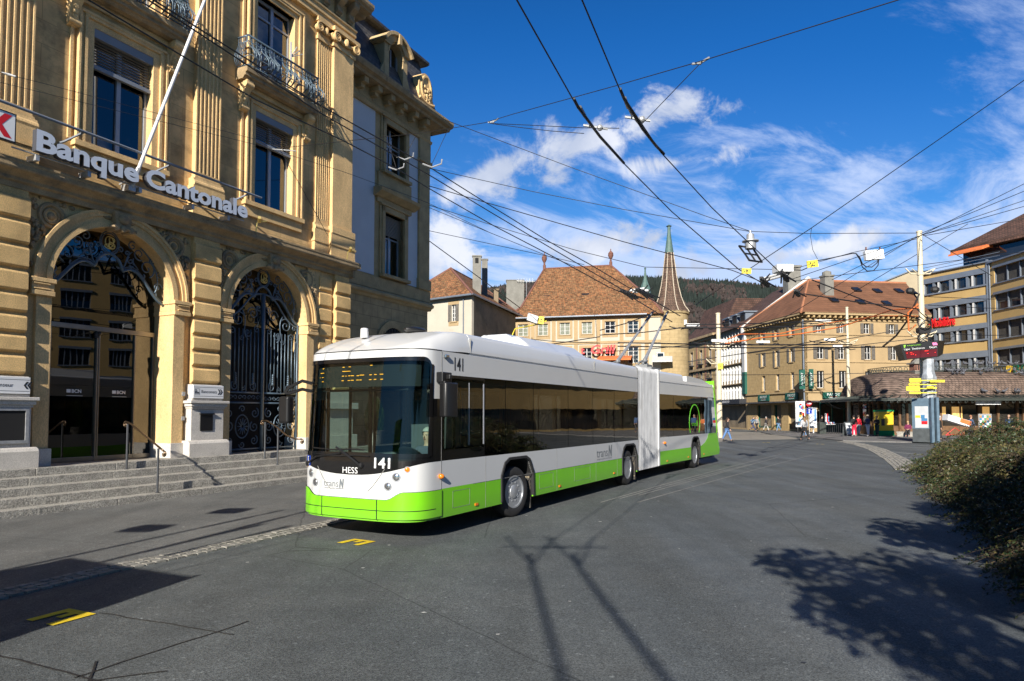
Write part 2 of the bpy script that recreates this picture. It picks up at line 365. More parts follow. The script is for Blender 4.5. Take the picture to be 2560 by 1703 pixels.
M['stone_block'] = mat('rusticated_stone', (.66, .445, .195), rough=.9, var=.28, vs=1.1, fine=.2, fs=40, bump=.7, bs=70, stain=((.36, .26, .13), 1.3, .58, .8))
M['stone_ashlar'] = brick('bank_ashlar', (.68, .465, .222), (.55, .37, .17), (.40, .27, .12), 1.25, .56, ms=.008, bump=.15, var=.26, axis='xz', vs=1.6, c3=(.42, .29, .14), vary=1.4)
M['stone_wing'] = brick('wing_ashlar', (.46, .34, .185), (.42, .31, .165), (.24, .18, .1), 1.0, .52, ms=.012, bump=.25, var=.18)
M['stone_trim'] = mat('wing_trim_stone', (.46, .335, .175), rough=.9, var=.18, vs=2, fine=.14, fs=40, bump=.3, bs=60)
M['socle'] = mat('limestone_socle', (.56, .53, .485), rough=.85, var=.1, vs=2.5, fine=.16, fs=40, bump=.6, bs=50, stain=((.42, .39, .35), 3, .58, .78))
M['stucco'] = mat('shade_tinted_stucco', (.62, .64, .68), rough=.95, var=.05, vs=1, fine=.05, fs=50, bump=.15, bs=80)  # pale stucco; the bluish cast of its shade is mixed into the colour
M['iron'] = mat('blue_grey_iron', (.095, .14, .185), rough=.42, metal=.3, var=.2, vs=6, spec=.6)
M['gilt'] = mat('gilded_iron', (.75, .58, .2), rough=.35, metal=.8, var=.1)
M['black'] = mat('black_plastic', (.012, .012, .013), rough=.35, var=.1, spec=.45)
M['rubber'] = mat('rubber', (.016, .016, .017), rough=.75, var=.25, vs=8)
M['dark'] = mat('dark_interior', (.012, .012, .013), rough=.9, var=.1)
M['slate'] = brick('slate_roof', (.045, .045, .05), (.085, .083, .083), (.012, .012, .012), .26, .17, rough=.55, ms=.012, bump=.5, var=.4, axis='xz', vs=6, spec=.5)
M['bronze'] = mat('bronze_frame', (.24, .215, .18), rough=.35, metal=.7, var=.15)
M['alu'] = mat('grey_frame', (.34, .36, .40), rough=.45, metal=.3, var=.06)
M['blind'] = mat('grey_blind', (.20, .225, .27), rough=.6, var=.08)
M['pane'] = glass('bank_pane', (.05, .07, .10), 2.2, 1.5)
M['door_pane'] = glass('door_pane', (.10, .10, .11), 2.6, 1.5, .02, 1.2)
M['white'] = mat('white_enamel', (.78, .79, .80), rough=.4, var=.04)
M['letter_face'] = mat('letter_face', (.62, .66, .72), rough=.35, metal=.15, var=.05)
M['letter_side'] = mat('letter_side', (.05, .055, .07), rough=.5, var=.1)
M['red'] = mat('sign_red', (.62, .015, .02), rough=.45, var=.05)
M['ink'] = mat('sign_ink', (.02, .022, .028), rough=.5, var=.05)
M['steel'] = mat('steel', (.45, .46, .48), rough=.32, metal=.85, var=.1)
M['galv'] = mat('galvanised_steel', (.42, .43, .44), rough=.5, metal=.5, var=.2, vs=8)
M['cable'] = mat('black_cable', (.014, .014, .016), rough=.6, var=.1)
M['bandblue'] = mat('door_band_blue', (.004, .018, .045), rough=.3, var=.1)
# ---------------------------------------------------------------- ground
def sheet(name, pts, z, m, kind=True):
    mb = MB(); mb.add([(p[0], p[1], z) for p in pts], [tuple(range(len(pts)))]); o = mb.build(name, m)
    return structure(o)
mb = MB(); mb.add([(-3000,-3000,0),(3000,-3000,0),(3000,3000,0),(-3000,3000,0)], [(0,1,2,3)]); structure(mb.build('road', M['asphalt']))
lk = [(-13.5,-9.5), (-7.15,4.9), (-5.87,7.93), (-5.42,9.14), (-4.95,10.09), (-4.21,11.54), (-3.32,13.55), (-.4,19.8), (2.5,26), (8,38), (14.5,52)]
sheet('pavement', lk+[(-10,52), (-30,20), (-30,-9.5)], .004, M['walk'])
sheet('concrete_paving', [(14.97,49.4), (17.46,53.9), (19.99,53.9), (23.4,55.6), (25.0,62), (25.6,67), (27.3,75), (21,84), (14,84), (8,60)], .008, M['concrete'])
sheet('far_street', [(6,62), (14,84), (21,84), (27,75), (31,82), (18,170), (-4,170)], .004, M['walk'])
pl = [onz(2107,1104), onz(2062,1099), onz(2000,1093), onz(1928,1088), onz(1902,1082)]
mb = MB(); P = [(p.x, p.y) for p in pl]+[(30,80), (33,90), (70,90), (70,47), (32,47), (27.5,48.5)]
mb.prism(P, 'z', -.05, .10); structure(mb.build('plaza', M['plaza'], bevel=.02))
# cobble gutters: rows of setts along a curve
def setts(name, path, wd, rows, ln, z=.012):
    mb = MB(); random.seed(3)
    P = [Vector((p[0], p[1], 0)) for p in path]; L_ = [0]
    for a, b in zip(P, P[1:]): L_.append(L_[-1]+(b-a).length)
    def pt(d):
        for i in range(len(P)-1):
            if d <= L_[i+1] or i == len(P)-2:
                t = (P[i+1]-P[i]).normalized(); return P[i]+t*(d-L_[i]), Vector((t.y, -t.x, 0)), t
    for r in range(rows):
        d = random.random()*ln
        while d < L_[-1]-ln:
            l = ln*(.75+.5*random.random()); c, n_, t = pt(d+l/2); c = c+n_*(wd*((r+.5)/rows-.5)+random.uniform(-.008, .008))
            ang = random.uniform(-.06, .06); t2 = t*math.cos(ang)+n_*math.sin(ang); n2_ = n_*math.cos(ang)-t*math.sin(ang)
            mb.obox((c.x, c.y, z+random.uniform(-.004, .004)), t2*(l*.41), n2_*(wd/rows*.39), (0,0,.014)); d += l
    o = mb.build(name, M['cobble']); structure(o); return o
setts('cobble_gutter', [(-11,-4), (-7.15,4.7), (-5.78,7.81), (-5.32,9.04), (-4.82,9.97), (-4.12,11.4), (-3.25,13.3), (-.4,19.6), (2.5,25.8)], .42, 3, .15)
cr = [onz(2107,1104), onz(2124,1107), onz(2150,1112), onz(2192,1124), onz(2243,1151), onz(2276,1176)]
setts('cobble_border', [(p.x, p.y) for p in cr]+[(15.1,23.5), (13.6,20.5)], 1.0, 6, .22)
def ribbon(mb, pts, w_, z=.006):
    P = [Vector((p[0], p[1], 0)) for p in pts]
    for a, b in zip(P, P[1:]):
        t = (b-a).normalized(); n_ = Vector((t.y, -t.x, 0))*w_/2
        mb.add([tuple(a-n_+Vector((0,0,z))), tuple(a+n_+Vector((0,0,z))), tuple(b+n_+Vector((0,0,z))), tuple(b-n_+Vector((0,0,z)))], [(0,1,2,3)])
def wav(a, b, k, amp):
    a, b = Vector(a), Vector(b); n_ = Vector((-(b-a).y, (b-a).x)).normalized()
    return [a.lerp(b, i/k)+n_*random.uniform(-amp, amp) for i in range(k+1)]
mb = MB()
ribbon(mb, wav((-4.9,6.15), (-3.13,5.33), 9, .02), .022); ribbon(mb, wav((-3.4,5.40), (-2.60,6.85), 9, .012), .018)
ribbon(mb, wav((-4.25,7.13), (-2.58,6.44), 9, .02), .02, .0062); ribbon(mb, wav((-3.45,5.75), (-3.15,5.15), 3, .01), .018, .0064); ribbon(mb, wav((-3.3,5.3), (-2.75,5.55), 4, .01), .02, .0066)
structure(mb.build('tar_joints', M['tar']))
mb = MB()
for a, b, c in (((2.05,15.9),(5.7,22.3),(13.9,35.2)), ((2.6,16.6),(6.5,23.1),(10.2,28.6)), ((3.2,17.3),(7.6,24.4),(12.6,32.4)), ((2.9,15.9),(8.3,24.4),(15.2,34.5))):
    a, b, c = Vector(a), Vector(b), Vector(c); ribbon(mb, [a*(1-t)**2+b*2*t*(1-t)+c*t*t for t in [i/14 for i in range(15)]], .055)
structure(mb.build('worn_lane_lines', M['scuff']))
mb = MB()
for u0, v0, u1, v1 in ((2240,1119,2330,1120), (2200,1113,2330,1114), (2205,1128,2300,1137), (2236,1144,2310,1146), (2272,1161,2300,1163)):
    a, b = onz(u0, v0), onz(u1, v1); ribbon(mb, [a.xy, b.xy], .10)
structure(mb.build('parking_lines', M['whiteline']))
mb = MB()
for u0, u1, v in ((1906,1912,1106.6), (1916,1926,1106.8), (2040,2046,1110.5), (2052,2061,1110.8)):
    ribbon(mb, [onz(u0, v).xy, onz(u1, v).xy], .2)
structure(mb.build('road_marks', M['yellow']))
# yellow stop letters painted on the road
def letter_E(label, far, near, tip_far, tip_near):
    O, S = onz(*near).xy, onz(*far).xy-onz(*near).xy; A = (onz(*tip_far).xy-onz(*far).xy+onz(*tip_near).xy-onz(*near).xy)/2; mb = MB()
    def q(a0, a1, s0, s1, z):
        mb.add([(*(O+A*a+S*s), z) for a, s in ((a0,s0),(a1,s0),(a1,s1),(a0,s1))], [(0,1,2,3)])
    q(-.04, .20, -.05, 1.05, .009); q(.20, 1, -.05, .22, .0095); q(.20, .55, .40, .62, .0095); q(.20, 1, .78, 1.05, .0095)
    tag(mb.build('road_letter', M['yellow']), label, 'road marking', 'yellow letters painted on the road')
letter_E('yellow letter painted on the road, half in the big shadow', (172,1525), (233,1537), (71,1552), (125,1566))
letter_E('yellow letter painted on the sunlit road in front of the bus', (887,1349), (936,1355), (845,1358), (893,1365))
# small manhole and litter specks that dot the road
mb = MB(); random.seed(5)
for i in range(90):
    x, y = random.uniform(-7, 9), random.uniform(5, 26); a = random.random()*6; s = random.uniform(.008, .028)
    mb.add([(x+s*math.cos(a+k*1.57)*(1.6 if k % 2 else 1), y+s*math.sin(a+k*1.57), .007) for k in range(4)], [(0,1,2,3)], random.choice((0,0,1)))
o = mb.build('road_specks', [M['whiteline'], M['tar']]); o['kind'] = 'stuff'; o['label'] = 'pale and dark specks of litter on the asphalt'

# ---------------------------------------------------------------- the bank
BK = dict(loc=(-11.06, 14.82, 0), rot=R(90-26.3)); BA = (math.sin(R(26.3)), math.cos(R(26.3))); BN = (math.cos(R(26.3)), -math.sin(R(26.3)))
def bw(s, n, z): return Vector((BK['loc'][0]+BA[0]*s+BN[0]*n, BK['loc'][1]+BA[1]*s+BN[1]*n, z))
def FB(): return MB(T=lambda s, n, z: (s, -n, z))      # authored in (along, out of the wall, up)
steps = thing('stone_steps', 'long grey granite steps rising to the bank doors', 'steps', **{'loc': BK['loc'], 'rot': BK['rot']})
for k in range(5):
    mb = FB(); random.seed(k+20); s = -14-random.random()
    while s < 19:
        l = random.uniform(1.7, 2.6); mb.box(s, min(s+l, 19.4)-.006, 1.38-.35*k-.40 if k < 4 else -1.2, 1.73-.35*k, .17*k-.02 if k else -.05, .17*(k+1)-(.0 if k else .01)); s += l
    mb.build('step', M['granite'], steps, bevel=.012)
bank = thing('bank_building', 'ornate yellow sandstone bank with arched entrances, pilasters and iron balconies', 'building', **{'loc': BK['loc'], 'rot': BK['rot']})
BAY = [-2.53, 2.62, 7.76]; PIER = [-5.03, .0, 5.235]
def arc(cs, cz, r, a0, a1, k=20): return [(cs+r*math.cos(R(a0+(a1-a0)*i/k)), cz+r*math.sin(R(a0+(a1-a0)*i/k))) for i in range(k+1)]
ZI = 5.17; RA = 1.60
# core block behind everything
mb = FB(); mb.box(-14, 11.45, -14, -1.6, -.1, 17.5); mb.build('core', M['dark'], bank)
# ground-floor arcade wall, with the arches cut through
mb = FB()
edges = [-5.6]+[(.0+5.235)/2*0+x for x in ()]
cuts = [(-5.6, .05), (.05, 5.235), (5.235, 11.2)]
for c, (a, b) in zip(BAY, cuts):
    poly = [(a, .85), (c-RA, .85), (c-RA, ZI)]+arc(c, ZI, RA, 180, 0, 28)[1:]+[(c+RA, .85), (b, .85), (b, 7.2), (a, 7.2)]
    mb.prism(poly, 'y', -.22, -1.02)
mb.box(-14, -5.6, -1.0, -.3, .85, 7.2)
mb.build('arcade_wall', M['stone'], bank)
# moulded archivolts, imposts, carved spandrels
for c in BAY:
    mb = FB()
    for r0, r1, n in ((RA-.005, RA+.13, -.12), (RA+.13, RA+.27, -.16), (RA+.27, RA+.36, -.11), (RA+.36, RA+.43, -.07)):
        mb.strip(arc(c, ZI, r1, 180, 0, 30), arc(c, ZI, r0, 180, 0, 30), 'y', n, -.40)
    mb.build('archivolt', M['stone'], bank, smooth=True)
    for sg in (-1, 1):
        mb = FB(); x0, x1 = sorted((c+sg*(RA-.05), c+sg*(RA+.5)))
        mb.box(x0, x1, -1.0, -.02, ZI-.10, ZI); mb.box(x0+.03, x1-.03, -1.0, -.06, ZI-.29, ZI-.10); mb.box(x0+.02, x1-.02, -1.0, -.03, ZI-.40, ZI-.29)
        x2, x3 = sorted((c+sg*(RA+.08), c+sg*(RA+.45)))
        mb.box(x2, x3, -.08, -.025, ZI-.15, ZI-.12); mb.box(x2, x3, -.08, -.025, ZI-.27, ZI-.24)
        mb.build('impost', M['stone'], bank, bevel=.01)
        # jamb strip below the impost
        mb = FB(); x0, x1 = sorted((c+sg*(RA-.003), c+sg*(RA+.34))); mb.box(x0, x1, -.9, -.11, 1.25, ZI-.40); mb.build('jamb', M['stone'], bank, bevel=.008)
        mb = FB(); x0, x1 = sorted((c+sg*(RA-.06), c+sg*(RA+.40))); mb.box(x0, x1, -1.02, -.05, .84, 1.25); mb.build('jamb_base', M['socle'], bank, bevel=.012)
        # rosette and leaves in the spandrel
        mb = FB(); q = c+sg*1.62; zz_ = 6.68
        for rr, tt in ((.27, .055), (.17, .03)):
            mb.tube([(q+rr*math.cos(a*.349), -.20, zz_+rr*math.sin(a*.349)) for a in range(18)], tt, 6, closed=True)
        mb.sphere((q, -.23, zz_), (.1, .08, .1), 8)
        random.seed(int(q*10))
        for i in range(70):
            a = random.uniform(0, 6.28); d = random.uniform(.30, .75); x, z = q+d*math.cos(a)*1.2, zz_+d*math.sin(a)
            if math.hypot(x-c, z-ZI) < RA+.52 or z > 7.08 or abs(x-c) > 2.05: continue
            mb.sphere((x, -.22, z), (random.uniform(.03, .085), .07, random.uniform(.03, .085)), 6)
        for i in range(40):      # hanging leaf drop beside the arch
            z = random.uniform(5.3, 6.4); x = c+sg*random.uniform(1.80, 2.06)
            if math.hypot(x-c, z-ZI) < RA+.46: continue
            mb.sphere((x, -.20, z), (random.uniform(.03, .07), .09, random.uniform(.04, .1)), 6)
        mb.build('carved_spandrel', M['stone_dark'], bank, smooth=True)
    # scrolled keystone
    mb = FB(); mb.prism([(c-.24, 7.15), (c+.24, 7.15), (c+.17, 6.72), (c-.17, 6.72)], 'y', .02, -.4)
    for x in (-.2, 0, .2): mb.lathe([(.0, -.30), (.085, -.28), (.085, .05), (.05, .07), (0, .07)], (c+x, 0, 6.74), 10, axis='y')
    mb.tube([(c-.36+.72*i/8, .02+.04*math.sin(i*1.6), 6.74) for i in range(9)], .045, 6)
    mb.sphere((c, .03, 6.98), (.15, .1, .13), 8); mb.sphere((c-.3, -.2, 7.0), (.16, .1, .08), 8); mb.sphere((c+.3, -.2, 7.0), (.16, .1, .08), 8)
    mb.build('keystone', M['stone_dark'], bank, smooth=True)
# piers of rusticated blocks over limestone pedestals
BZ = [2.90, 3.38, 3.83, 4.28, 4.75, 5.27, 5.82, 6.38, 6.95]
def rust(mb, s0, s1, n0, zs, side=.03):
    for z0, z1 in zip(zs, zs[1:]):
        g = .038; a, b = z0+g, z1-g; e = .05
        # block with chamfered top and bottom arrises
        prof = [(n0-.12, a), (n0-e, a), (n0, a+e), (n0, b-e), (n0-e, b), (n0-.12, b)]
        mb.prism([(p[0], p[1]) for p in prof], 'x', s0+side, s1-side)
    mb.box(s0+side*1.4, s1-side*1.4, n0-.5, n0-.085, zs[0], zs[-1]+.45)
for c in PIER:
    mb = FB(); rust(mb, c-.48, c+.48, 0, BZ); mb.build('rusticated_pier', M['stone_block'], bank, bevel=.008)
    mb = FB()
    mb.box(c-.50, c+.50, -.6, .05, 2.48, 2.88); mb.box(c-.66, c+.66, -.6, .20, 2.34, 2.42); mb.box(c-.61, c+.61, -.6, .16, 2.25, 2.34); mb.box(c-.57, c+.57, -.6, .12, 2.19, 2.25); mb.box(c-.52, c+.52, -.6, .06, 2.42, 2.48)
    mb.box(c-.55, c+.55, -.6, .08, 1.30, 2.19); mb.prism([(-.6, .84), (.20, .84), (.20, 1.22), (.16, 1.28), (.09, 1.31), (-.6, 1.31)], 'x', c-.68, c+.68)
    mb.build('pedestal', M['socle'], bank, bevel=.014)
mb = FB(); rust(mb, 9.95, 10.62, -.12, BZ); rust(mb, 10.68, 11.52, .0, BZ); mb.build('rusticated_pier', M['stone_block'], bank, bevel=.008)
mb = FB(); mb.box(9.9, 11.55, -.6, .05, 2.45, 2.88); mb.box(9.75, 11.72, -.6, .22, 2.22, 2.45); mb.box(9.87, 11.58, -.6, .08, 1.3, 2.22); mb.box(9.74, 11.7, -.6, .2, .84, 1.3); mb.build('pedestal', M['socle'], bank, bevel=.014)
mb = FB(); mb.box(-.35, .42, .06, .095, 1.47, 2.12); mb.build('display_window', M['dark'], bank)
mb = FB()
for a, b, c_, d in ((-.42,-.35,1.40,2.19), (.42,.49,1.40,2.19), (-.35,.42,1.40,1.47), (-.35,.42,2.12,2.19)): mb.box(a, b, .06, .12, c_, d)
mb.build('display_frame', M['galv'], bank)
mb = FB(); mb.box(4.98, 5.40, .0, .10, 1.57, 2.05); mb.box(4.955, 5.425, .0, .14, 2.03, 2.07); mb.build('deposit_hatch', M['black'], bank, bevel=.006)
for z_ in (1.87, 2.55): mb = FB(); mb.box(4.52, 4.61, -.12, -.085, z_, z_+.11); mb.build('call_panel', M['galv'], bank)
# the wall behind the corner and the side return
mb = FB(); mb.box(10.0, 11.45, -1.6, -.2, .8, 17.1); mb.box(9.4, 10.05, -1.02, -.17, .8, 7.2); mb.build('corner_wall', M['stone'], bank)
# cornice above the ground floor
prof = [(-.5, 7.08), (-.06, 7.08), (-.05, 7.2), (.02, 7.24), (.02, 7.31), (.09, 7.36), (.12, 7.38), (.24, 7.42), (.26, 7.46), (.26, 7.55), (.28, 7.58), (.28, 7.63), (-.5, 7.70)]
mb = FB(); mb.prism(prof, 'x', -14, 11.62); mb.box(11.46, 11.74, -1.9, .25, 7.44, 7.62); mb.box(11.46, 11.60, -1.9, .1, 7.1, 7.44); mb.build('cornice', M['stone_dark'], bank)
# upper wall, pierced by the windows
W1, W2 = (8.64, 11.62), (12.68, 15.45); HW = .82
mb = FB(); lim = [-14, -.0, 5.125, 10.3]
for c, a, b in zip(BAY, lim, lim[1:]):
    mb.box(a, c-HW, -1.0, -.15, 7.6, 16.1); mb.box(c+HW, b, -1.0, -.15, 7.6, 16.1)
    mb.box(c-HW, c+HW, -1.0, -.15, 7.6, W1[0]); mb.box(c-HW, c+HW, -1.0, -.15, W1[1], W2[0]); mb.box(c-HW, c+HW, -1.0, -.15, W2[1], 16.1)
mb.build('upper_wall', M['stone_ashlar'], bank)
def flute_poly(s0, s1, n, k, mid=None):
    """cross-section of a fluted shaft: k half-round grooves across its face"""
    P = [(s0, n-.5), (s0, n)]; w_ = (s1-s0)/(k+.45*(k+1)); g = w_*.45*1.0; x = s0+g
    for i in range(k):
        P.append((x, n)); 
        for j in range(1, 6): a = math.pi*j/6; P.append((x+w_/2-w_/2*math.cos(a), n-w_*.5*math.sin(a)))
        P.append((x+w_, n)); x += w_+g
    return P+[(s1, n), (s1, n-.5)]
def volute(mb, c, n, z, r, sg):
    k = 26; P = []
    for i in range(k+1):
        a = i/k*math.pi*4.2; rr = r*(1-.85*i/k); P.append((c+sg*rr*math.sin(a), n, z+rr*math.cos(a)))
    mb.tube(P, [.035*(1-.5*i/k) for i in range(k+1)], 6); mb.lathe([(0, -.16), (r*.8, -.16), (r*.8, -.01), (0, -.01)], (c, n, z), 12, axis='y')
def pilaster(s0, s1, n, capital=True):
    c = (s0+s1)/2; h = (s1-s0)/2; mb = FB()
    mb.prism(flute_poly(s0, s1, n, 6), 'z', 8.93, 15.3)
    mb.box(s0, s1, n-.5, n+.001, 8.78, 8.93); mb.box(s0-.03, s1+.03, n-.5, n+.03, 8.72, 8.78); mb.prism([(n-.5, 8.50), (n+.09, 8.50), (n+.11, 8.56), (n+.09, 8.62), (n+.05, 8.66), (n+.04, 8.72), (n-.5, 8.72)], 'x', s0-.09, s1+.09)
    mb.box(s0-.12, s1+.12, n-.5, n+.09, 7.6, 8.50); mb.box(s0-.15, s1+.15, n-.5, n+.12, 8.05, 8.12)
    mb.build('pilaster', M['stone'], bank)
    mb = FB(); mb.box(s0-.05, s1+.05, n-.5, n+.05, 15.3, 15.42); mb.box(s0, s1, n-.5, n+.0, 15.42, 15.75)
    mb.box(s0-.16, s1+.16, n-.5, n+.16, 15.88, 16.02)
    for sg in (-1, 1): volute(mb, c+sg*(h+.02), n+.14, 15.70, .17, sg)
    mb.tube([(c-h+2*h*i/8, n+.06, 15.78-.14*math.sin(math.pi*i/8)) for i in range(9)], .06, 6); mb.sphere((c, n+.08, 15.72), (.09, .1, .16), 8)
    mb.build('capital', M['stone'], bank, smooth=True)
pilaster(-.43, .41, 0); pilaster(4.71, 5.55, 0); pilaster(9.68, 10.34, -.1)
mb = FB(); mb.box(10.40, 11.48, -.6, .02, 8.75, 15.35); mb.box(10.31, 11.58, -.6, .11, 8.5, 8.75); mb.box(10.28, 11.6, -.6, .09, 7.6, 8.5); mb.box(10.25, 11.63, -.6, .12, 8.05, 8.12)
mb.build('corner_pier', M['stone'], bank, bevel=.01)
mb = FB(); mb.box(10.33, 11.55, -.6, .06, 15.35, 15.47); mb.box(10.40, 11.48, -.6, .02, 15.47, 15.8); mb.box(10.25, 11.66, -.6, .18, 15.88, 16.02)
for x, sg in ((10.42, -1), (11.46, 1)): volute(mb, x, .17, 15.68, .19, sg)
mb.tube([(10.45+i*.125, .08, 15.78-.16*math.sin(math.pi*i/8)) for i in range(9)], .06, 6); mb.sphere((10.94, .1, 15.72), (.12, .12, .17), 8)
mb.build('capital', M['stone'], bank, smooth=True)
# entablature, brackets and eave
mb = FB()
mb.prism([(-.6, 16.02), (.02, 16.02), (.02, 16.2), (.07, 16.22), (.07, 16.38), (.12, 16.42), (.12, 16.48), (-.02, 16.5), (-.02, 17.2), (-.6, 17.2)], 'x', -14, 11.55)
mb.build('entablature', M['stone'], bank)
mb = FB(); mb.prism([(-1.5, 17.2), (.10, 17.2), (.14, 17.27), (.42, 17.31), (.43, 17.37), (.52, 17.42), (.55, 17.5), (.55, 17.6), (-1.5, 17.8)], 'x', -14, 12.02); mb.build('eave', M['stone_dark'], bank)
for x in (9.9, 10.55, 11.2):
    mb = FB(); mb.prism([(-.05, 16.6), (.05, 16.6), (.10, 16.7), (.13, 16.9), (.34, 17.05), (.40, 17.15), (.40, 17.3), (-.05, 17.3)], 'x', x-.13, x+.13); mb.lathe([(0,-.14),(.09,-.14),(.09,.14),(0,.14)], (x, .07, 16.74), 10, axis='x'); mb.build('bracket', M['stone_dark'], bank)
mb = FB(); mb.prism([(.4, 17.62), (-.3, 20), (-12, 20), (-12, 17.62)], 'x', -14, 11.9); mb.build('roof', M['slate'], bank)
# windows with stone surrounds, roller blinds and two casements
def bank_window(c, z0, z1, blind):
    mb = FB()
    for sg in (-1, 1):
        def bx(a, b, n0, n1, za, zb):
            x0, x1 = sorted((c+sg*a, c+sg*b)); mb.box(x0, x1, n0, n1, za, zb)
        bx(HW-.02, HW+.16, -.52, -.10, z0, z1+.02); bx(HW+.16, HW+.24, -.3, -.04, z0, z1+.20); bx(HW+.24, HW+.33, -.3, -.08, z0, z1+.24); bx(HW+.33, HW+.39, -.3, -.02, z0, z1+.30)
        bx(HW+.47, HW+.55, -.3, -.10, z0, z1+.1)
    mb.box(c-HW-.24, c+HW+.24, -.62, -.10, z1, z1+.16); mb.box(c-HW-.24, c+HW+.24, -.3, -.04, z1+.16, z1+.24); mb.box(c-HW-.39, c+HW+.39, -.3, -.02, z1+.24, z1+.31)
    mb.box(c-HW-.45, c+HW+.45, -.62, .03, z0-.14, z0); mb.box(c-HW-.40, c+HW+.40, -.62, -.06, z0-.45, z0-.14)
    mb.build('window_surround', M['stone'], bank, bevel=.006)
    mb = FB(); a, b = c-HW+.02, c+HW-.02; t = .07
    mb.box(a, a+t, -.42, -.34, z0, z1); mb.box(b-t, b, -.42, -.34, z0, z1); mb.box(c-.055, c+.055, -.42, -.32, z0, z1); mb.box(a, b, -.42, -.34, z0, z0+.09); mb.box(a, b, -.42, -.34, z1-.09, z1)
    if not blind: mb.box(a, b, -.415, -.335, z0+1.35, z0+1.41); mb.box(a, b, -.415, -.335, z0+2.15, z0+2.21)
    f = mb.build('window', M['alu'], bank)
    mb = FB(); mb.add([(a, -.38, z0), (b, -.38, z0), (b, -.38, z1), (a, -.38, z1)], [(0,1,2,3)]); mb.build('pane', M['pane'], f, fix=False)
    mb = FB(); mb.box(a, b, -1.3, -1.2, z0, z1)
    mb.box(a, a+.22, -.8, -.75, z0, z1, 1); mb.box(c+.08, c+.40, -.8, -.75, z0, z1, 1); mb.build('curtain', [M['dark'], M['curtain']], f)
    if blind:
        mb = FB(); mb.box(a-.01, b+.01, -.33, -.12, z1-.22, z1-.005, 1)
        z = z1-.22
        while z > z1-.86: mb.obox((c, -.24, z), (HW-.04, 0, 0), (0, .024, .007), (0, -.001, .003), 0); z -= .072
        mb.box(a, b, -.29, -.19, z1-.98, z1-.88, 1)
        mb.build('blind', [M['blind_slat'], M['blind']], f)
M['curtain'] = mat('net_curtain', (.10, .13, .15), rough=.9, var=.1)
M['blind_slat'] = mat('blind_slat', (.23, .20, .16), rough=.5, var=.1)
for c in BAY:
    bank_window(c, W1[0], W1[1], True); bank_window(c, W2[0], W2[1], False)
    # balcony: slab on two scrolled consoles, bellied iron railing
    mb = FB(); hb = 1.58
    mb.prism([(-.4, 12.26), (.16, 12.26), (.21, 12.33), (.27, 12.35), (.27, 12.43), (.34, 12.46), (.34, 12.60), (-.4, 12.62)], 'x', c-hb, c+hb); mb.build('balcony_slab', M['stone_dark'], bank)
    mb = FB(); mb.box(c-1.2, c+1.2, -.3, -.06, 12.1, 12.26); mb.build('lintel', M['stone'], bank)
    for sg in (-1, 1):
        mb = FB(); x = c+sg*1.34
        mb.prism([(-.3, 11.35), (-.06, 11.37), (.0, 11.47), (-.04, 11.65), (.04, 11.87), (.14, 12.0), (.22, 12.12), (.22, 12.26), (-.3, 12.26)], 'x', x-.12, x+.12)
        mb.lathe([(0,-.15),(.10,-.15),(.10,.15),(0,.15)], (x, .14, 12.14), 12, axis='x'); mb.lathe([(0,-.14),(.08,-.14),(.08,.14),(0,.14)], (x, -.03, 11.47), 12, axis='x')
        for i in range(5): mb.sphere((x, .04-.01*i, 12.1-.13*i), (.07, .07, .08), 6)
        mb.build('console', M['stone'], bank, smooth=True)
    # railing
    bel = [(.32, 12.64), (.46, 12.70), (.58, 12.82), (.59, 12.97), (.49, 13.12), (.36, 13.25), (.31, 13.38), (.31, 13.58)]
    mb = FB(); hr = hb-.05
    def rail(n, z, r):
        o_ = n-.31
        mb.tube([(c-hr-o_*.55, -.14, z), (c-hr-o_*.55, n, z), (c+hr+o_*.55, n, z), (c+hr+o_*.55, -.14, z)], r, 6)
    rail(.31, 13.58, .032); rail(.31, 13.40, .016); rail(.33, 12.66, .02); rail(.57, 12.84, .014)
    k = 34
    for i in range(k+1):
        s = c-hr+2*hr*i/k
        if i % 9 in (4, 5): continue
        mb.tube([(s+(.10*(j/7-.5) if i % 2 else -.10*(j/7-.5)), p[0], p[1]) for j, p in enumerate(bel)], .016, 5)
    for i in range(7):
        s = c-hr+2*hr*(i+.5)/7
        for sg in (-1, 1):
            mb.tube([(s+sg*(.02+.10*(1-j/14)*math.sin(j*.62)), .44-.008*j, 13.0+.10*(1-j/14)*math.cos(j*.62)+.02*j) for j in range(15)], .015, 5)
            mb.tube([(s+sg*(.10+.075*(1-j/13)*math.sin(j*.6)), .31, 13.48+.075*(1-j/13)*math.cos(j*.6)) for j in range(14)], .009, 5)
        random.seed(i)
        for j in range(9): mb.sphere((s+random.uniform(-.07, .07), .54+random.uniform(-.04, .04), 12.90+random.uniform(-.18, .25)), (.03, .02, .035), 5)
    for sg in (-1, 1):       # the two returns
        for i in range(6):
            n_ = -.10+.40*i/6; mb.tube([(c+sg*(hr+(p[0]-.31)*.55), n_, p[1]) for p in bel], .012, 5)
        for i in range(3):
            n_ = -.08+.15*i
            mb.tube([(c+sg*(hr+.04), n_+.08*(1-j/14)*math.sin(j*.62), 13.03+.08*(1-j/14)*math.cos(j*.62)) for j in range(15)], .012, 5)
    mb.build('balcony_railing', M['iron'], bank, smooth='all')
    if c == BAY[2]:
        mb = FB(); mb.tube([(c+.25, .30, 13.1), (c+.25, .28, 14.25)], .03, 6); 
        for j in range(3): mb.tube([(c+.25, .28, 13.75), (c+.45+.12*j, .34, 14.15-.06*j)], .016, 5); mb.sphere((c+.45+.12*j, .34, 14.15-.06*j), .03, 5)
        mb.build('flag_socket', M['galv'], bank)
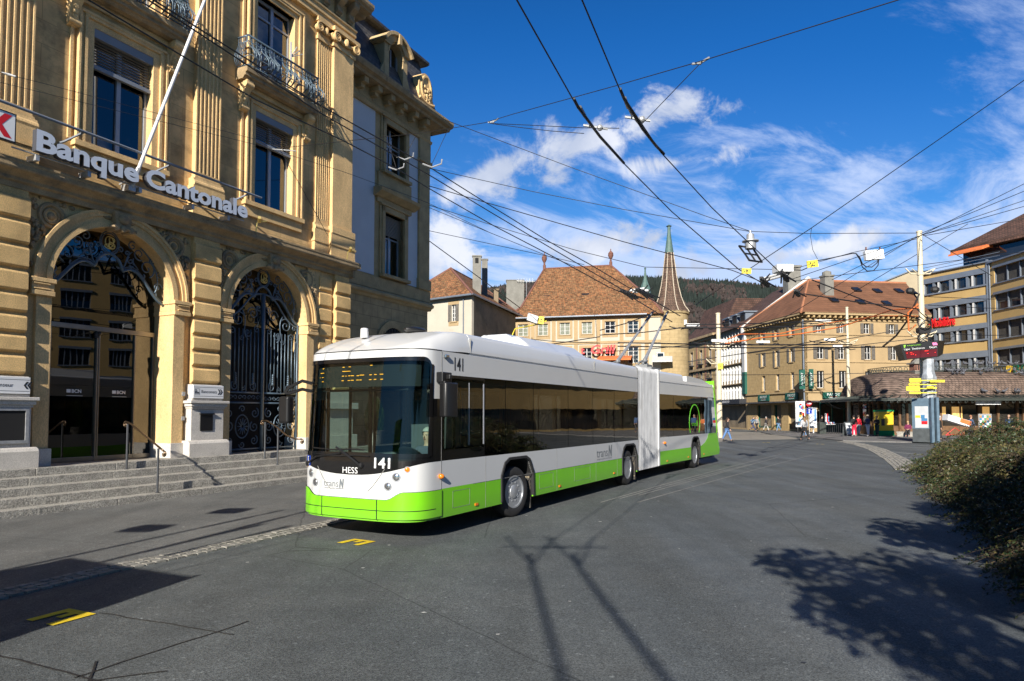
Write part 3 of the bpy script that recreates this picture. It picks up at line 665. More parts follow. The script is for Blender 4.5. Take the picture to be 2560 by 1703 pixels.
# ironwork
def cscroll(mb, c, z, n, r, a0, turns, sg, th=.018, shrink=.86):
    k = int(12*turns)+4; P = []
    for i in range(k+1):
        f = i/k; a = a0+sg*2*math.pi*turns*f; rr = r*(1-shrink*f); P.append((c+rr*math.cos(a), n, z+rr*math.sin(a)))
    mb.tube(P, [th*(1-.35*i/k) for i in range(k+1)], 6)
def sweep(mb, P, n, th): mb.tube([(p[0], n, p[1]) for p in P], th, 6)
def bez(p0, p1, p2, p3, k=16):
    return [tuple((1-t)**3*a+3*t*(1-t)**2*b+3*t*t*(1-t)*c_+t**3*d for a, b, c_, d in zip(p0, p1, p2, p3)) for t in [i/k for i in range(k+1)]]
def tympanum(mb, c, n):
    """scrolled fan under the arch, the same in both entrances"""
    for sg in (-1, 1):
        X = lambda x: c+sg*x
        arch = bez((1.58, 5.05), (1.2, 5.15), (.95, 5.85), (.62, 5.86), 12)+bez((.62, 5.86), (.5, 5.87), (.44, 5.8), (.36, 5.78), 5)
        sweep(mb, [(X(x), z) for x, z in arch], n, .038); sweep(mb, [(X(x), z+.07) for x, z in arch], n, .016)
        sweep(mb, [(X(x), z) for x, z in bez((.36, 5.80), (.30, 6.08), (.12, 6.16), (0, 6.17), 8)], n, .038)
        for x, z, r, a0, tu, d in ((1.05, 5.98, .25, -1.2, 1.35, 1), (.82, 6.32, .17, -1.0, 1.3, -1), (1.38, 5.52, .13, 0, 1.2, 1), (.58, 6.10, .10, 2, 1.2, 1), (.62, 6.50, .13, 1, 1.2, 1), (1.28, 5.30, .08, 1.5, 1.2, -1), (.30, 6.33, .09, 3, 1.1, -1), (.48, 6.28, .07, 0, 1.1, 1), (.92, 5.74, .08, 1, 1.1, -1), (1.18, 6.22, .10, .5, 1.2, -1), (1.42, 5.85, .09, 1.8, 1.1, 1)):
            cscroll(mb, X(x), z, n, r, a0 if sg > 0 else math.pi-a0, tu, d*sg, .020)
        sweep(mb, [(X(x), z) for x, z in bez((1.30, 5.35), (1.50, 5.7), (1.30, 6.2), (.86, 6.50), 14)], n, .020)
        sweep(mb, [(X(x), z) for x, z in bez((.36, 5.85), (.5, 6.0), (.42, 6.2), (.62, 6.34), 10)], n, .018)
        sweep(mb, [(X(x), z) for x, z in bez((.80, 5.90), (.70, 6.05), (.62, 6.0), (.66, 6.18), 8)], n, .016)
        random.seed(4)
        for i in range(7): mb.sphere((X(.62+random.uniform(-.06, .06)), n, 5.98+random.uniform(-.08, .08)), (.03, .03, .035), 5)
    for rr in (.25, .30): mb.tube([(c+rr*.86*math.cos(a*.2618), n, 6.45+rr*math.sin(a*.2618)) for a in range(24)], .016, 6, closed=True)
def monogram(c, n):
    mb = FB()
    for rx_, rz_, ox, oz in ((.11, .14, -.02, .02), (.09, .07, .04, -.07), (.075, .065, .045, .075), (.13, .06, -.01, -.10)):
        mb.tube([(c+ox+rx_*math.cos(a*.3307), n, 6.45+oz+rz_*math.sin(a*.3307)) for a in range(19)], .013, 5, closed=True)
    mb.tube([(c-.02, n, 6.28), (c-.02, n, 6.62)], .014, 5); return mb
# entrance with glazed doors under the first arch (and its twin outside the frame)
for c in BAY[:2]:
    mb = FB(); tympanum(mb, c, -.52); g = mb.build('arch_grille', M['iron'], bank, smooth='all'); monogram(c, -.50).build('monogram', M['gilt'], g, smooth='all')
    mb = FB(); a, b = c-RA, c+RA
    mb.box(a, b, -.98, -.84, 4.18, 4.30)
    for x in (c-1.18, c+1.02): mb.box(x-.022, x+.022, -.96, -.86, .86, 4.18)
    mb.box(c-.045, c-.008, -.96, -.85, .86, 4.18); mb.box(c+.008, c+.045, -.96, -.85, .86, 4.18); mb.box(a, b, -.96, -.86, .86, .97); mb.box(a, a+.04, -.96, -.86, .86, 4.2); mb.box(b-.06, b, -.96, -.86, .86, 4.2)
    d = mb.build('entrance_door', M['bronze'], bank, bevel=.006)
    mb = FB(); P = [(a, .9), (b, .9), (b, ZI)]+arc(c, ZI, RA, 0, 180, 24)[1:]; mb.add([(p[0], -.91, p[1]) for p in P], [tuple(range(len(P)))]); mb.build('pane', M['door_pane'], d, fix=False)
    mb = FB(); mb.box(c-.12, c-.04, -.86, -.80, 4.0, 4.12); mb.sphere((c-.0, -.82, 4.12), (.07, .05, .05), 8); mb.build('door_sensor', M['black'], d)
    mb = FB(); mb.box(a+.02, b-.02, -.93, -.925, 2.35, 3.02); mb.build('blue_band', M['bandblue'], d)
    for x in (c-.62, c+.55):
        mb = FB(); put_text(mb, 'BCN', (x, -.905, 2.58), (1,0,0), (0,0,1), .085, bold=.004); 
        mb.box(x-.12, x-.02, -.907, -.904, 2.58, 2.665); mb.box(x-.12, x+.28, -.907, -.904, 2.50, 2.51); mb.build('door_lettering', M['white'], d, fix=False)
    mb = FB(); mb.box(a, b, -3.2, -3.0, .8, 7.0); mb.box(a-.3, b+.3, -3.1, -1.02, .78, .86, 1)
    mb.build('lobby', [M['dark'], M['granite']], d)
M['door_glass'] = M['door_pane']
# wrought-iron gate under the second arch
c = BAY[2]; mb = FB(); tympanum(mb, c, -.50)
mb.box(c-.05, c+.05, -.53, -.45, .86, 5.95)
for sg in (-1, 1):
    mb.box(*sorted((c+sg*1.50, c+sg*1.57)), -.53, -.46, .86, 5.1)
    for i in range(9):
        x = c+sg*(.19+.155*i); top = 5.0-.10*abs(i-3) if i != 4 else 4.75
        mb.tube([(x, -.49, 2.95 if i in (2, 6) else 2.72), (x, -.49, min(top, 4.72))], .019, 6)
        if i % 3 == 1: mb.sphere((x, -.49, 4.2), .035, 6)
    for z in (2.72, 2.40, .95): mb.box(*sorted((c+sg*.05, c+sg*1.5)), -.51, -.47, z-.025, z+.025)
    for x, z, r, tu, d, a0 in ((.42, 5.25, .22, 1.5, 1, 0), (.98, 5.0, .25, 1.5, -1, 2.6), (1.22, 4.62, .13, 1.3, 1, 0), (.25, 4.75, .12, 1.3, -1, 1.5), (.62, 4.62, .15, 1.3, 1, 3), (.85, 4.45, .10, 1.2, -1, 0), (1.38, 4.95, .10, 1.2, 1, 1), (.2, 5.45, .1, 1.2, 1, 4),
        (.40, 2.92, .15, 1.4, 1, 2), (1.10, 2.92, .15, 1.4, -1, 1), (.75, 2.86, .08, 1.2, 1, 2), (1.36, 2.86, .08, 1.2, 1, 2),
        (.28, 2.08, .17, 1.4, 1, 2), (.30, 1.65, .18, 1.4, -1, 1), (.30, 1.22, .16, 1.4, 1, 2), (1.28, 2.08, .15, 1.4, -1, 1), (1.30, 1.65, .16, 1.4, 1, 2), (1.28, 1.22, .16, 1.4, -1, 0), (.78, 2.2, .12, 1.2, 1, 0), (.78, 1.1, .12, 1.2, -1, 0)):
        cscroll(mb, c+sg*x, z, -.49, r, a0 if sg > 0 else math.pi-a0, tu, d*sg, .019)
    for i in range(8): cscroll(mb, c+sg*(.16+.18*i), 2.56, -.49, .085, (i % 2)*3.1, 1.1, sg*(1 if i % 2 else -1), .013)
    mb.tube([(c+sg*.78+.26*math.cos(a*.2618), -.49, 1.66+.36*math.sin(a*.2618)) for a in range(24)], .019, 6, closed=True)
    for i in range(12):
        a = i*math.pi/6; mb.tube([(c+sg*.78+.05*math.cos(a), -.47, 1.66+.05*math.sin(a)), (c+sg*.78+.2*math.cos(a), -.46, 1.66+.26*math.sin(a))], [.02, .012], 5)
    for i in range(2):
        x = c+sg*(.42+.68*i)
        for j in range(5): mb.sphere((x, -.46, 3.02+.07*j), (.05-.006*j, .04, .05), 6)
    sweep(mb, [(c+sg*x, z) for x, z in bez((.05, 5.92), (.75, 5.92), (.7, 5.15), (1.55, 4.98), 16)], -.49, .030)
    sweep(mb, [(c+sg*x, z) for x, z in bez((.6, 4.40), (.95, 4.6), (.55, 4.95), (.85, 5.3), 12)], -.49, .018)
gate = mb.build('iron_gate', M['iron'], bank, smooth='all'); monogram(c, -.47).build('monogram', M['gilt'], gate, smooth='all')
mb = FB(); mb.box(c-RA, c+RA, -1.55, -1.45, .8, 7.0); mb.box(c-RA, c+RA, -1.5, -1.0, .80, .87); mb.build('gate_recess', M['dark'], bank)
# dull glazing behind the gate scrolls mirrors the sky
mb = FB(); P = [(c-RA, 4.9), (c+RA, 4.9), (c+RA, ZI)]+arc(c, ZI, RA, 0, 180, 24)[1:]; mb.add([(p[0], -.99, p[1]) for p in P], [tuple(range(len(P)))]); mb.build('fanlight_pane', M['door_pane'], bank, fix=False)
# ---- things fixed to the bank
def bthing(name, label, cat, group=None): return thing(name, label, cat, BK['loc'], BK['rot'], group)
sg_ = bthing('sign_lettering', 'large white raised letters spelling Banque Cantonale along the cornice', 'sign')
vB = [('Banque', .20, 2.62), ('Cantonale', 2.81, 6.08)]
for t_, a, b in vB:
    mb = FB(); mb.m = 0
    vs, fs = text_mesh(t_, .45, .05, .022); xs = [p[0] for p in vs]; k = (b-a)/(max(xs)-min(xs)); zb = 7.86
    zn = [max(vs[i][2] for i in f)-min(vs[i][2] for i in f) for f in fs]
    V_ = [(a+(p[0]-min(xs))*k, .50+p[2]*1.6, zb+p[1]) for p in vs]
    for f, d in zip(fs, zn):
        face = d < 1e-4 and vs[f[0]][2] > 0
        mb.add([V_[i] for i in f], [tuple(range(len(f)))], 0 if face else 1)
    mb.build('word', [M['letter_face'], M['letter_side']], sg_, fix=False)
mb = FB(); mb.tube([(-.2, .40, 7.80), (6.1, .40, 7.80)], .02, 6)
for x in (.3, 1.45, 2.75, 4.3, 5.5): mb.box(x-.04, x+.04, .1, .46, 7.66, 7.79)
mb.build('sign_bracket', M['galv'], sg_)
# square emblem board at the frame's edge
kb = bthing('emblem_board', 'square white board with a dark border and red chevron emblem', 'sign')
mb = FB(); mb.box(-.86, -.15, .38, .46, 7.88, 8.52); mb.build('board_edge', M['ink'], kb, bevel=.006)
mb = FB(); mb.box(-.83, -.18, .462, .466, 7.91, 8.49); mb.build('board_face', M['white'], kb)
mb = FB()
for sgn in (-1, 1):
    P = [(-.58, 8.20), (-.43, 8.20), (-.24, 8.20+sgn*.25), (-.39, 8.20+sgn*.25)]
    mb.add([(p[0], .469, p[1]) for p in P], [(0,1,2,3)])
mb.build('chevron', M['red'], kb)
# tube lamp rail
tl = bthing('lamp_rail', 'thin grey tube rail on short brackets running in front of the upper windows', 'rail')
mb = FB(); mb.tube([(-6, .52, 8.68), (1.2, .52, 8.66), (6.65, .52, 8.63)], .035, 8); mb.build('tube', M['blind'], tl, smooth=True)
for x in (1.25, 3.55, 6.2): 
    mb = FB(); mb.tube([(x, .5, 8.64), (x-.16, .05, 8.45), (x-.16, -.2, 8.45)], .028, 6); mb.build('bracket', M['blind'], tl)
# flag pole leaning out of the facade
fp = bthing('flagpole', 'bare white flagpole leaning out above the bank entrance', 'flagpole')
p0, p1 = Vector((2.57, .36, 7.76)), Vector((3.42, 1.86, 12.72)); d = p1-p0
mb = FB(); mb.tube([tuple(p0+d*t) for t in (.08, .5, 1, 1.5)], [.045, .043, .038, .03], 10); mb.build('pole', M['white'], fp, smooth=True)
mb = FB(); mb.tube([tuple(p0), tuple(p0+d*.10)], .06, 8); mb.box(2.47, 2.67, .1, .4, 7.66, 7.82); mb.tube([(2.57, -.1, 7.9), tuple(p0+d*.05)], .03, 6); mb.build('pole_socket', M['galv'], fp)
# wall signs
def wall_sign(label, s0, s1, z0, z1, txt, tx, chev, icon):
    t = bthing('wall_sign', label, 'sign', 'grey direction signs on the bank piers')
    mb = FB(); mb.box(s0, s1, .05, .10, z0, z1); mb.build('sign_plate', M['white'], t, bevel=.006)
    mb = FB(); put_text(mb, txt, (tx, .103, z0+.15), (1,0,0), (0,0,1), .085); 
    mb.box(s0+.02, s1-.02, .1, .102, z0+.055, z0+.063); mb.box(s0+.02, s1-.02, .1, .102, z1-.063, z1-.055)
    for i in range(2):
        x = chev[0]+i*.055*1.3; k = chev[1]
        for sgn in (-1, 1):
            P = [(x, z0+.19), (x+.045, z0+.19), (x+.045-k*.06, z0+.19+sgn*.08), (x-k*.06, z0+.19+sgn*.08)]; mb.add([(p[0], .103, p[1]) for p in P], [(0,1,2,3)])
    if icon:
        for q in ((s0+.05, s0+.055, z0+.1, z1-.1), (s0+.205, s0+.21, z0+.1, z1-.1), (s0+.05, s0+.21, z0+.1, z0+.105), (s0+.05, s0+.21, z1-.105, z1-.1)): mb.box(q[0], q[1], .1, .103, q[2], q[3])
        mb.lathe([(0,0),(.02,0),(.02,.003),(0,.003)], (s0+.09, .1, z1-.14), 8, axis='y'); mb.box(s0+.07, s0+.105, .1, .103, z0+.13, z1-.17); mb.box(s0+.12, s0+.19, .1, .103, z0+.13, z0+.17); mb.box(s0+.105, s0+.15, .1, .103, z0+.19, z0+.205)
    mb.build('sign_text', M['ink'], t, fix=False)
wall_sign('grey sign reading Bancomats with a figure and right arrows on the middle pier', 4.72, 5.75, 2.49, 2.86, 'Bancomats', 4.98, (5.60, 1), True)
wall_sign('grey sign reading Ascenseur with left arrows on the leftmost pier', -.5, .50, 2.49, 2.86, 'Ascenseur', -.36, (.36, -1), False)
# stair rails
def stair_rail(label, s0, posts, curve):
    t = bthing('handrail', label, 'handrail', 'handrails on the bank steps')
    mb = FB(); mb.tube(curve, .024, 8)
    e = Vector(curve[-1]); mb.tube([(e.x, e.y+.075*(1-i/16)*math.sin(i*.5), e.z-.075+.075*(1-i/16)*math.cos(i*.5)) for i in range(17)], .022, 6)
    e = Vector(curve[0]); mb.tube([(e.x, e.y-.075*(1-i/16)*math.sin(i*.5), e.z-.075+.075*(1-i/16)*math.cos(i*.5)) for i in range(17)], .022, 6)
    mb.build('rail', M['handrail'], t, smooth='all')
    for n, z0, z1 in posts:
        mb = FB(); mb.tube([(s0, n, z0), (s0, n, z1)], .026, 8); mb.lathe([(.055, 0), (.055, .012), (.03, .02)], (s0, n, z0), 10); mb.build('post', M['steel_dark'], t)
M['handrail'] = mat('dark_bronze_rail', (.16, .11, .07), rough=.3, metal=.85, var=.15)
M['steel_dark'] = mat('painted_steel', (.07, .075, .085), rough=.45, metal=.4, var=.1)
stair_rail('dark handrail on two posts on the steps below the first entrance', 2.60, [(.42, .68, 1.80), (1.58, .17, 1.22)], [(2.6, .34, 1.86), (2.6, .55, 1.80), (2.6, 1.7, 1.20), (2.6, 1.78, 1.16)])
stair_rail('dark handrail on two posts on the steps below the iron gate', 7.05, [(.42, .68, 1.80), (.95, .51, 1.60)], [(7.05, .30, 1.84), (7.05, .5, 1.84), (7.05, .8, 1.70), (7.05, 1.3, 1.40), (7.05, 1.65, 1.30), (7.05, 1.9, 1.30)])
# small floodlights on the cornice
for s_, lab in ((6.75, 'small brass floodlight on the cornice above the iron gate'), (11.0, 'small brass floodlight on the cornice at the bank corner')):
    mb = FB(); mb.tube([(s_, .2, 7.6), (s_, .25, 7.95)], .02, 6); mb.tube([(s_, .35, 7.95), (s_-.15, .5, 8.02)], [.06, .05], 8); mb.tube([(s_, .35, 7.95), (s_+.2, .45, 8.0)], [.03, .02], 6)
    o = mb.build('floodlight', M['gilt']); o.location = BK['loc']; o.rotation_euler = (0, 0, BK['rot']); tag(o, lab, 'lamp', 'floodlights on the bank cornice')

# ---------------------------------------------------------------- the recessed wing
wing = thing('mansard_building', 'shaded stone building with pale stucco panels and black mansard roof beside the bank', 'building', **{'loc': BK['loc'], 'rot': BK['rot']})
NW = -1.84; E1 = 19.4
mb = FB(); mb.box(11.45, E1, NW-10, NW-.5, -.1, 16.3); mb.build('core', M['dark'], wing)
mb = FB(); wx = [(15.9, 17.4)]
def pierced(mb, s0, s1, z0, z1, holes, n0, n1):
    """wall slab with rectangular holes, cut into boxes"""
    xs = sorted({s0, s1, *[h[0] for h in holes], *[h[1] for h in holes]})
    for a, b in zip(xs, xs[1:]):
        hs = sorted([h for h in holes if h[0] <= a+1e-6 and h[1] >= b-1e-6], key=lambda h: h[2]); z = z0
        for h in hs:
            if h[2] > z: mb.box(a, b, n0, n1, z, h[2])
            z = h[3]
        if z1 > z: mb.box(a, b, n0, n1, z, z1)
HU = (15.9, 17.4, 12.83, 15.0); HL = (15.87, 17.36, 8.2, 11.0); HG = (15.72, 17.56, 4.2, 5.9)
pierced(mb, 11.45, E1, 0, 7.14, [HG], NW-.5, NW); mb.build('ground_wall', M['stone_wing'], wing)
mb = FB(); pierced(mb, 11.45, E1, 7.14, 15.5, [HU, HL], NW-.5, NW-.02); mb.build('upper_wall', M['stone_trim'], wing)
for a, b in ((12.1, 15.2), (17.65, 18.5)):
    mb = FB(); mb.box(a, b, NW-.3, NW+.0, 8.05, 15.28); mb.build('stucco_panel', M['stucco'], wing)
mb = FB(); mb.prism([(NW-.4, 7.05), (NW+.04, 7.05), (NW+.10, 7.14), (NW+.22, 7.2), (NW+.24, 7.3), (NW+.1, 7.42), (NW-.4, 7.45)], 'x', 11.45, E1+.22); mb.box(11.45, E1+.12, NW-.3, NW+.08, 7.45, 7.98); mb.build('string_course', M['stone_trim'], wing)
mb = FB(); mb.box(18.52, E1, NW-.3, NW+.10, 7.98, 14.2); mb.box(18.45, E1+.1, NW-.3, NW+.18, 14.2, 14.35); mb.box(18.5, E1+.03, NW-.3, NW+.12, 14.35, 15.3); mb.box(18.45, E1+.08, NW-.3, NW+.16, 8.0, 8.5); mb.build('corner_pier', M['stone_trim'], wing, bevel=.01)
mb = FB(); mb.prism([(NW-.3, 15.28), (NW+.12, 15.28), (NW+.18, 15.40), (NW+.06, 15.46), (NW+.05, 16.12), (NW-.3, 16.12)], 'x', 11.45, E1+.1)
for i in range(8): mb.box(12.5+.9*i-.3, 12.5+.9*i+.3, NW, NW+.075, 15.58, 16.0)
mb.build('frieze', M['stone_trim'], wing)
for i in range(8):
    x = 12.05+.93*i; mb = FB(); mb.box(x-.14, x+.14, NW, NW+.55, 15.88, 16.12); mb.box(x-.11, x+.11, NW, NW+.35, 15.72, 15.88); mb.build('modillion', M['stone_trim'], wing)
mb = FB(); mb.prism([(NW-.4, 16.12), (NW+.66, 16.12), (NW+.70, 16.22), (NW+.86, 16.27), (NW+.92, 16.40), (NW+.92, 16.50), (NW-.4, 16.72)], 'x', 11.45, E1+.9); mb.box(E1, E1+.9, NW-8, NW-.3, 16.12, 16.6); mb.build('eave', M['stone_dark'], wing)
mb = FB(); mb.prism([(NW+.55, 16.62), (NW+.25, 17.4), (NW-.25, 18.5), (NW-.55, 19.45), (NW-9, 19.45), (NW-9, 16.62)], 'x', 11.45, E1-.05); mb.build('mansard_roof', M['slate'], wing)
mb = FB(); mb.prism([(NW-.35, 19.45), (NW-.20, 19.5), (NW-.20, 19.62), (NW-.8, 19.75), (NW-9, 19.8), (NW-9, 19.45)], 'x', 11.45, E1+.35); mb.build('roof_edge', M['slate'], wing)
def wing_window(h, hood, blind):
    a, b, z0, z1 = h; mb = FB()
    for x0, x1, n in ((a-.20, a, .10), (b, b+.20, .10), (a-.32, a-.2, .05), (b+.2, b+.32, .05)): mb.box(x0, x1, NW-.3, NW+n, z0-.1, z1+.25)
    mb.box(a-.2, b+.2, NW-.3, NW+.10, z1, z1+.25); mb.box(a-.36, b+.36, NW-.3, NW+.16, z1+.25, z1+.33); mb.box(a-.3, b+.3, NW-.3, NW+.24, z0-.14, z0)
    if hood: mb.prism([(NW-.2, z1+.55), (NW+.15, z1+.55), (NW+.45, z1+.72), (NW+.5, z1+.86), (NW-.2, z1+.95)], 'x', a-.75, b+.75); mb.box(a-.55, b+.55, NW-.2, NW+.08, z1+.33, z1+.55)
    else: mb.box(a-.5, b+.5, NW-.2, NW+.06, z0-.9, z0-.14)
    mb.build('window_surround', M['stone_trim'], wing, bevel=.006)
    mb = FB(); c = (a+b)/2
    for q in ((a, a+.07), (b-.07, b), (c-.05, c+.05)): mb.box(q[0], q[1], NW-.36, NW-.28, z0, z1)
    mb.box(a, b, NW-.36, NW-.28, z0, z0+.08); mb.box(a, b, NW-.355, NW-.285, z0+(z1-z0)*.62, z0+(z1-z0)*.62+.06)
    f = mb.build('window', M['alu'], wing)
    mb = FB(); mb.add([(a, NW-.32, z0), (b, NW-.32, z0), (b, NW-.32, z1), (a, NW-.32, z1)], [(0,1,2,3)]); mb.build('pane', M['pane'], f, fix=False)
    if blind:
        mb = FB(); z = z1-.1
        while z > z1-.95: mb.box(a, b, NW-.22, NW-.17, z, z+.035); z -= .06
        mb.build('blind', M['blind_slat'], f)
wing_window(HU, False, False); wing_window(HL, True, True)
mb = FB(); c = 16.64
mb.strip(arc(c, 4.9, 1.32, 160, 20, 14), arc(c, 4.9, 1.0, 160, 20, 14), 'y', NW-.2, NW+.08); mb.build('arch_hood', M['stone_trim'], wing)
mb = FB(); mb.prism([(15.72, 4.2), (17.56, 4.2)]+arc(c, 4.9, 1.02, 10, 170, 12), 'y', NW-.02, NW+.02); mb.build('arched_pane', M['dark'], wing)
mb = FB()
for i in range(9): mb.tube([(15.85+.2*i, NW+.08, 4.2), (15.85+.2*i, NW+.08, 5.9-.06*abs(i-4))], .018, 5)
mb.build('window_bars', M['ink'], wing)
# stone dormer and the oval corner ornament
c = 16.08; NN = NW+.45; mb = FB()
for sg in (-1, 1):
    x0, x1 = sorted((c+sg*.52, c+sg*.86)); mb.box(x0, x1, NW-1.6, NN, 16.75, 18.35); mb.prism([(c+sg*.86, 16.75), (c+sg*1.15, 16.75), (c+sg*1.1, 17.0), (c+sg*.9, 17.35), (c+sg*.86, 17.6)], 'y', NN-.15, NN-.02)
mb.box(c-.86, c+.86, NW-1.6, NN, 16.70, 16.85); mb.strip(arc(c, 18.05, .62, 180, 0, 12), arc(c, 18.05, .50, 180, 0, 12), 'y', NW-1.6, NN+.02)
mb.prism([(c-.95, 18.3)]+arc(c, 17.75, 1.12, 150, 30, 12)+[(c+.95, 18.3)]+[(c+.55, 18.3)]+arc(c, 18.05, .58, 25, 155, 8)+[(c-.55, 18.3)], 'y', NW-1.8, NN+.10)
mb.strip(arc(c, 17.75, 1.27, 150, 30, 12), arc(c, 17.75, 1.12, 150, 30, 12), 'y', NW-1.9, NN+.22); mb.box(c-.1, c+.1, NN, NN+.26, 18.5, 18.95)
d_ = mb.build('dormer', M['stone_trim'], wing, bevel=.008)
mb = FB(); mb.box(c-.52, c+.52, NN-.4, NN-.36, 16.85, 18.5); mb.build('pane', M['pane'], d_)
mb = FB()
for x in (c-.5, c-.03, c+.44): mb.box(x, x+.06, NN-.36, NN-.3, 16.85, 18.4)
mb.build('frame', M['alu'], d_)
mb = FB(); c = 18.55; zc = 17.55
mb.prism([(c-.62, 16.7), (c+.66, 16.7), (c+.66, 17.1), (c+.58, 17.3)]+[(c+.60*math.cos(R(a)), zc+.82*math.sin(R(a))) for a in range(0, 181, 15)]+[(c-.58, 17.3), (c-.62, 17.1)], 'y', NN-.6, NN-.05)
mb.tube([(c+.40*math.cos(a*.2618), NN-.05, zc+.1+.55*math.sin(a*.2618)) for a in range(24)], .07, 6, closed=True)
for i in range(16): mb.sphere((c+random.uniform(-.25, .3), NN-.03, zc+random.uniform(-.55, .2)), (.09, .07, .09), 6)
mb.tube([(c-.6+1.2*i/8, NN, 17.02-.12*math.sin(math.pi*i/8)) for i in range(9)], .08, 6)
mb.build('oval_ornament', M['stone'], wing, smooth=True)
# ---------------------------------------------------------------- the articulated trolleybus
M['bus_white'] = mat('bus_white_paint', (.60, .61, .615), rough=.28, var=.02, spec=.5, coat=.35)
M['bus_green'] = mat('bus_green_paint', (.19, .60, .012), rough=.26, var=.03, spec=.5, coat=.4)
M['bus_black'] = mat('bus_gloss_black', (.008, .008, .009), rough=.12, var=0, spec=.5, coat=.3)
M['bus_glass'] = glass('bus_side_glass', (.17, .17, .16), 1.8, 1.5, .04, 1.3)
M['bus_glass_clear'] = glass('bus_clear_glass', (.55, .66, .60), 1.5, 1.5)
M['windscreen'] = glass('bus_windscreen', (.58, .76, .72), 1.15, 1.5)
M['bellows'] = mat('bellows_fabric', (.33, .34, .36), rough=.75, var=.22, vs=3, sx=(1,1,.4), stain=((.22,.215,.2), 2.5, .55, .8))
M['rim'] = mat('wheel_rim', (.40, .42, .45), rough=.38, metal=.6, var=.15, vs=10)
M['mud'] = mat('muddy_flap', (.045, .042, .038), rough=.9, var=.5, vs=14, stain=((.30, .25, .17), 16, .55, .66))
M['amber'] = mat('amber_lens', (.75, .20, .01), rough=.2, var=.05, coat=.5)
M['lens'] = mat('lamp_lens', (.55, .56, .57), rough=.08, metal=.9, var=.1)
M['grey_logo'] = mat('grey_logo', (.16, .18, .20), rough=.4, var=0)
M['green_logo'] = mat('green_logo', (.14, .62, .03), rough=.4, var=0)
M['led'] = mat('amber_led', (1.0, .36, .02), var=0, emit=1.1)
M['seat'] = mat('seat_fabric', (.05, .06, .09), rough=.9, var=.2, vs=8)
M['cabin'] = mat('cabin_trim', (.07, .075, .08), rough=.7, var=.1)
M['floor'] = mat('bus_floor', (.06, .06, .06), rough=.8, var=.2)
M['hv'] = mat('roof_gear', (.22, .23, .24), rough=.6, metal=.3, var=.2, vs=6)
M['blue_sign'] = mat('blue_sign', (.01, .05, .42), rough=.4, var=0)
def grime(m, z0=.30, z1=.62, amt=.55, col=(.10, .09, .075)):
    t = m.node_tree; b = t.nodes['Principled BSDF']; src = b.inputs['Base Color'].links[0].from_socket if b.inputs['Base Color'].links else None
    co = t.nodes.new('ShaderNodeTexCoord'); sp = t.nodes.new('ShaderNodeSeparateXYZ'); t.links.new(co.outputs['Object'], sp.inputs[0])
    n = t.nodes.new('ShaderNodeTexNoise'); n.inputs['Scale'].default_value = 3; n.inputs['Detail'].default_value = 7; n.inputs['Roughness'].default_value = .7; t.links.new(co.outputs['Object'], n.inputs['Vector'])
    r = t.nodes.new('ShaderNodeMapRange'); t.links.new(sp.outputs[2], r.inputs[0]); r.inputs[1].default_value = z1; r.inputs[2].default_value = z0; r.inputs[3].default_value = 0; r.inputs[4].default_value = amt
    q = t.nodes.new('ShaderNodeMath'); q.operation = 'MULTIPLY'; t.links.new(r.outputs[0], q.inputs[0]); t.links.new(n.outputs[0], q.inputs[1])
    x = t.nodes.new('ShaderNodeMix'); x.data_type = 'RGBA'; t.links.new(q.outputs[0], x.inputs[0]); t.links.new(src, x.inputs[6]); x.inputs[7].default_value = (*col, 1); t.links.new(x.outputs[2], b.inputs['Base Color'])
grime(M['bus_green']); grime(M['bus_white'], .3, 1.3, .22)
BUS_LOC = (-1.173, 11.36, 0); BUS_ROT = R(90-28.3)
BW = 2.55; SE = 3.6
bus = thing('trolleybus', 'long white and green articulated trolleybus numbered 141 turning in front of the bank', 'bus', BUS_LOC, BUS_ROT)
def TZ(z): return .80-.17*max(0, (z-1.3)/1.8)
def plan(a, z, off=0.0):
    """front outline: a = 0 at the door-side seam, 1 at the driver-side seam"""
    ph = math.pi*a; c, s = math.cos(ph), math.sin(ph); T = TZ(z)+off; h = BW/2+off
    w_ = BW/2+h*math.copysign(abs(c)**(2/SE), c); t = -T*abs(s)**(2/SE)
    return t, w_
def a_of_w(w_):
    q = (w_-BW/2)/(BW/2); q = max(-1, min(1, q)); c = math.copysign(abs(q)**(SE/2), q); return math.acos(c)/math.pi
def ft(w_, z):
    q = abs((w_-BW/2)/(BW/2)); return -TZ(z)*max(0, 1-q**SE)**(1/SE)
def patch(mb, a0, a1, bot, top, off=0.0, na=40, nz=6, m=None):
    def f(u, v):
        a = a0+(a1-a0)*u; z0 = bot(a) if callable(bot) else bot; z1 = top(a) if callable(top) else top
        z = z0+(z1-z0)*v; t, w_ = plan(a, z, off); return (t, w_, z)
    mb.grid(f, na, nz, m)
def ease(x): x = max(0, min(1, x)); return x*x*(3-2*x)
def wa(a): return plan(a, 1.0)[1]                        # across the bus
q_of = lambda a: (wa(a)-BW/2)/(BW/2)
bump_top = lambda a: .80-.125*ease((.80-abs(q_of(a)))/.22)
blk_bot = lambda a: 1.055+.215*abs(q_of(a))**2.2
ws_bot = lambda a: 1.385-.02*abs(q_of(a))
A0, A1 = .075, .940
def ws_top(a):
    d = min(a-A0, A1-a)/.085
    return 2.965-(.17*(1-math.sqrt(max(0, 1-(1-min(1, d))**2))) if d < 1 else 0)
HT = 3.11
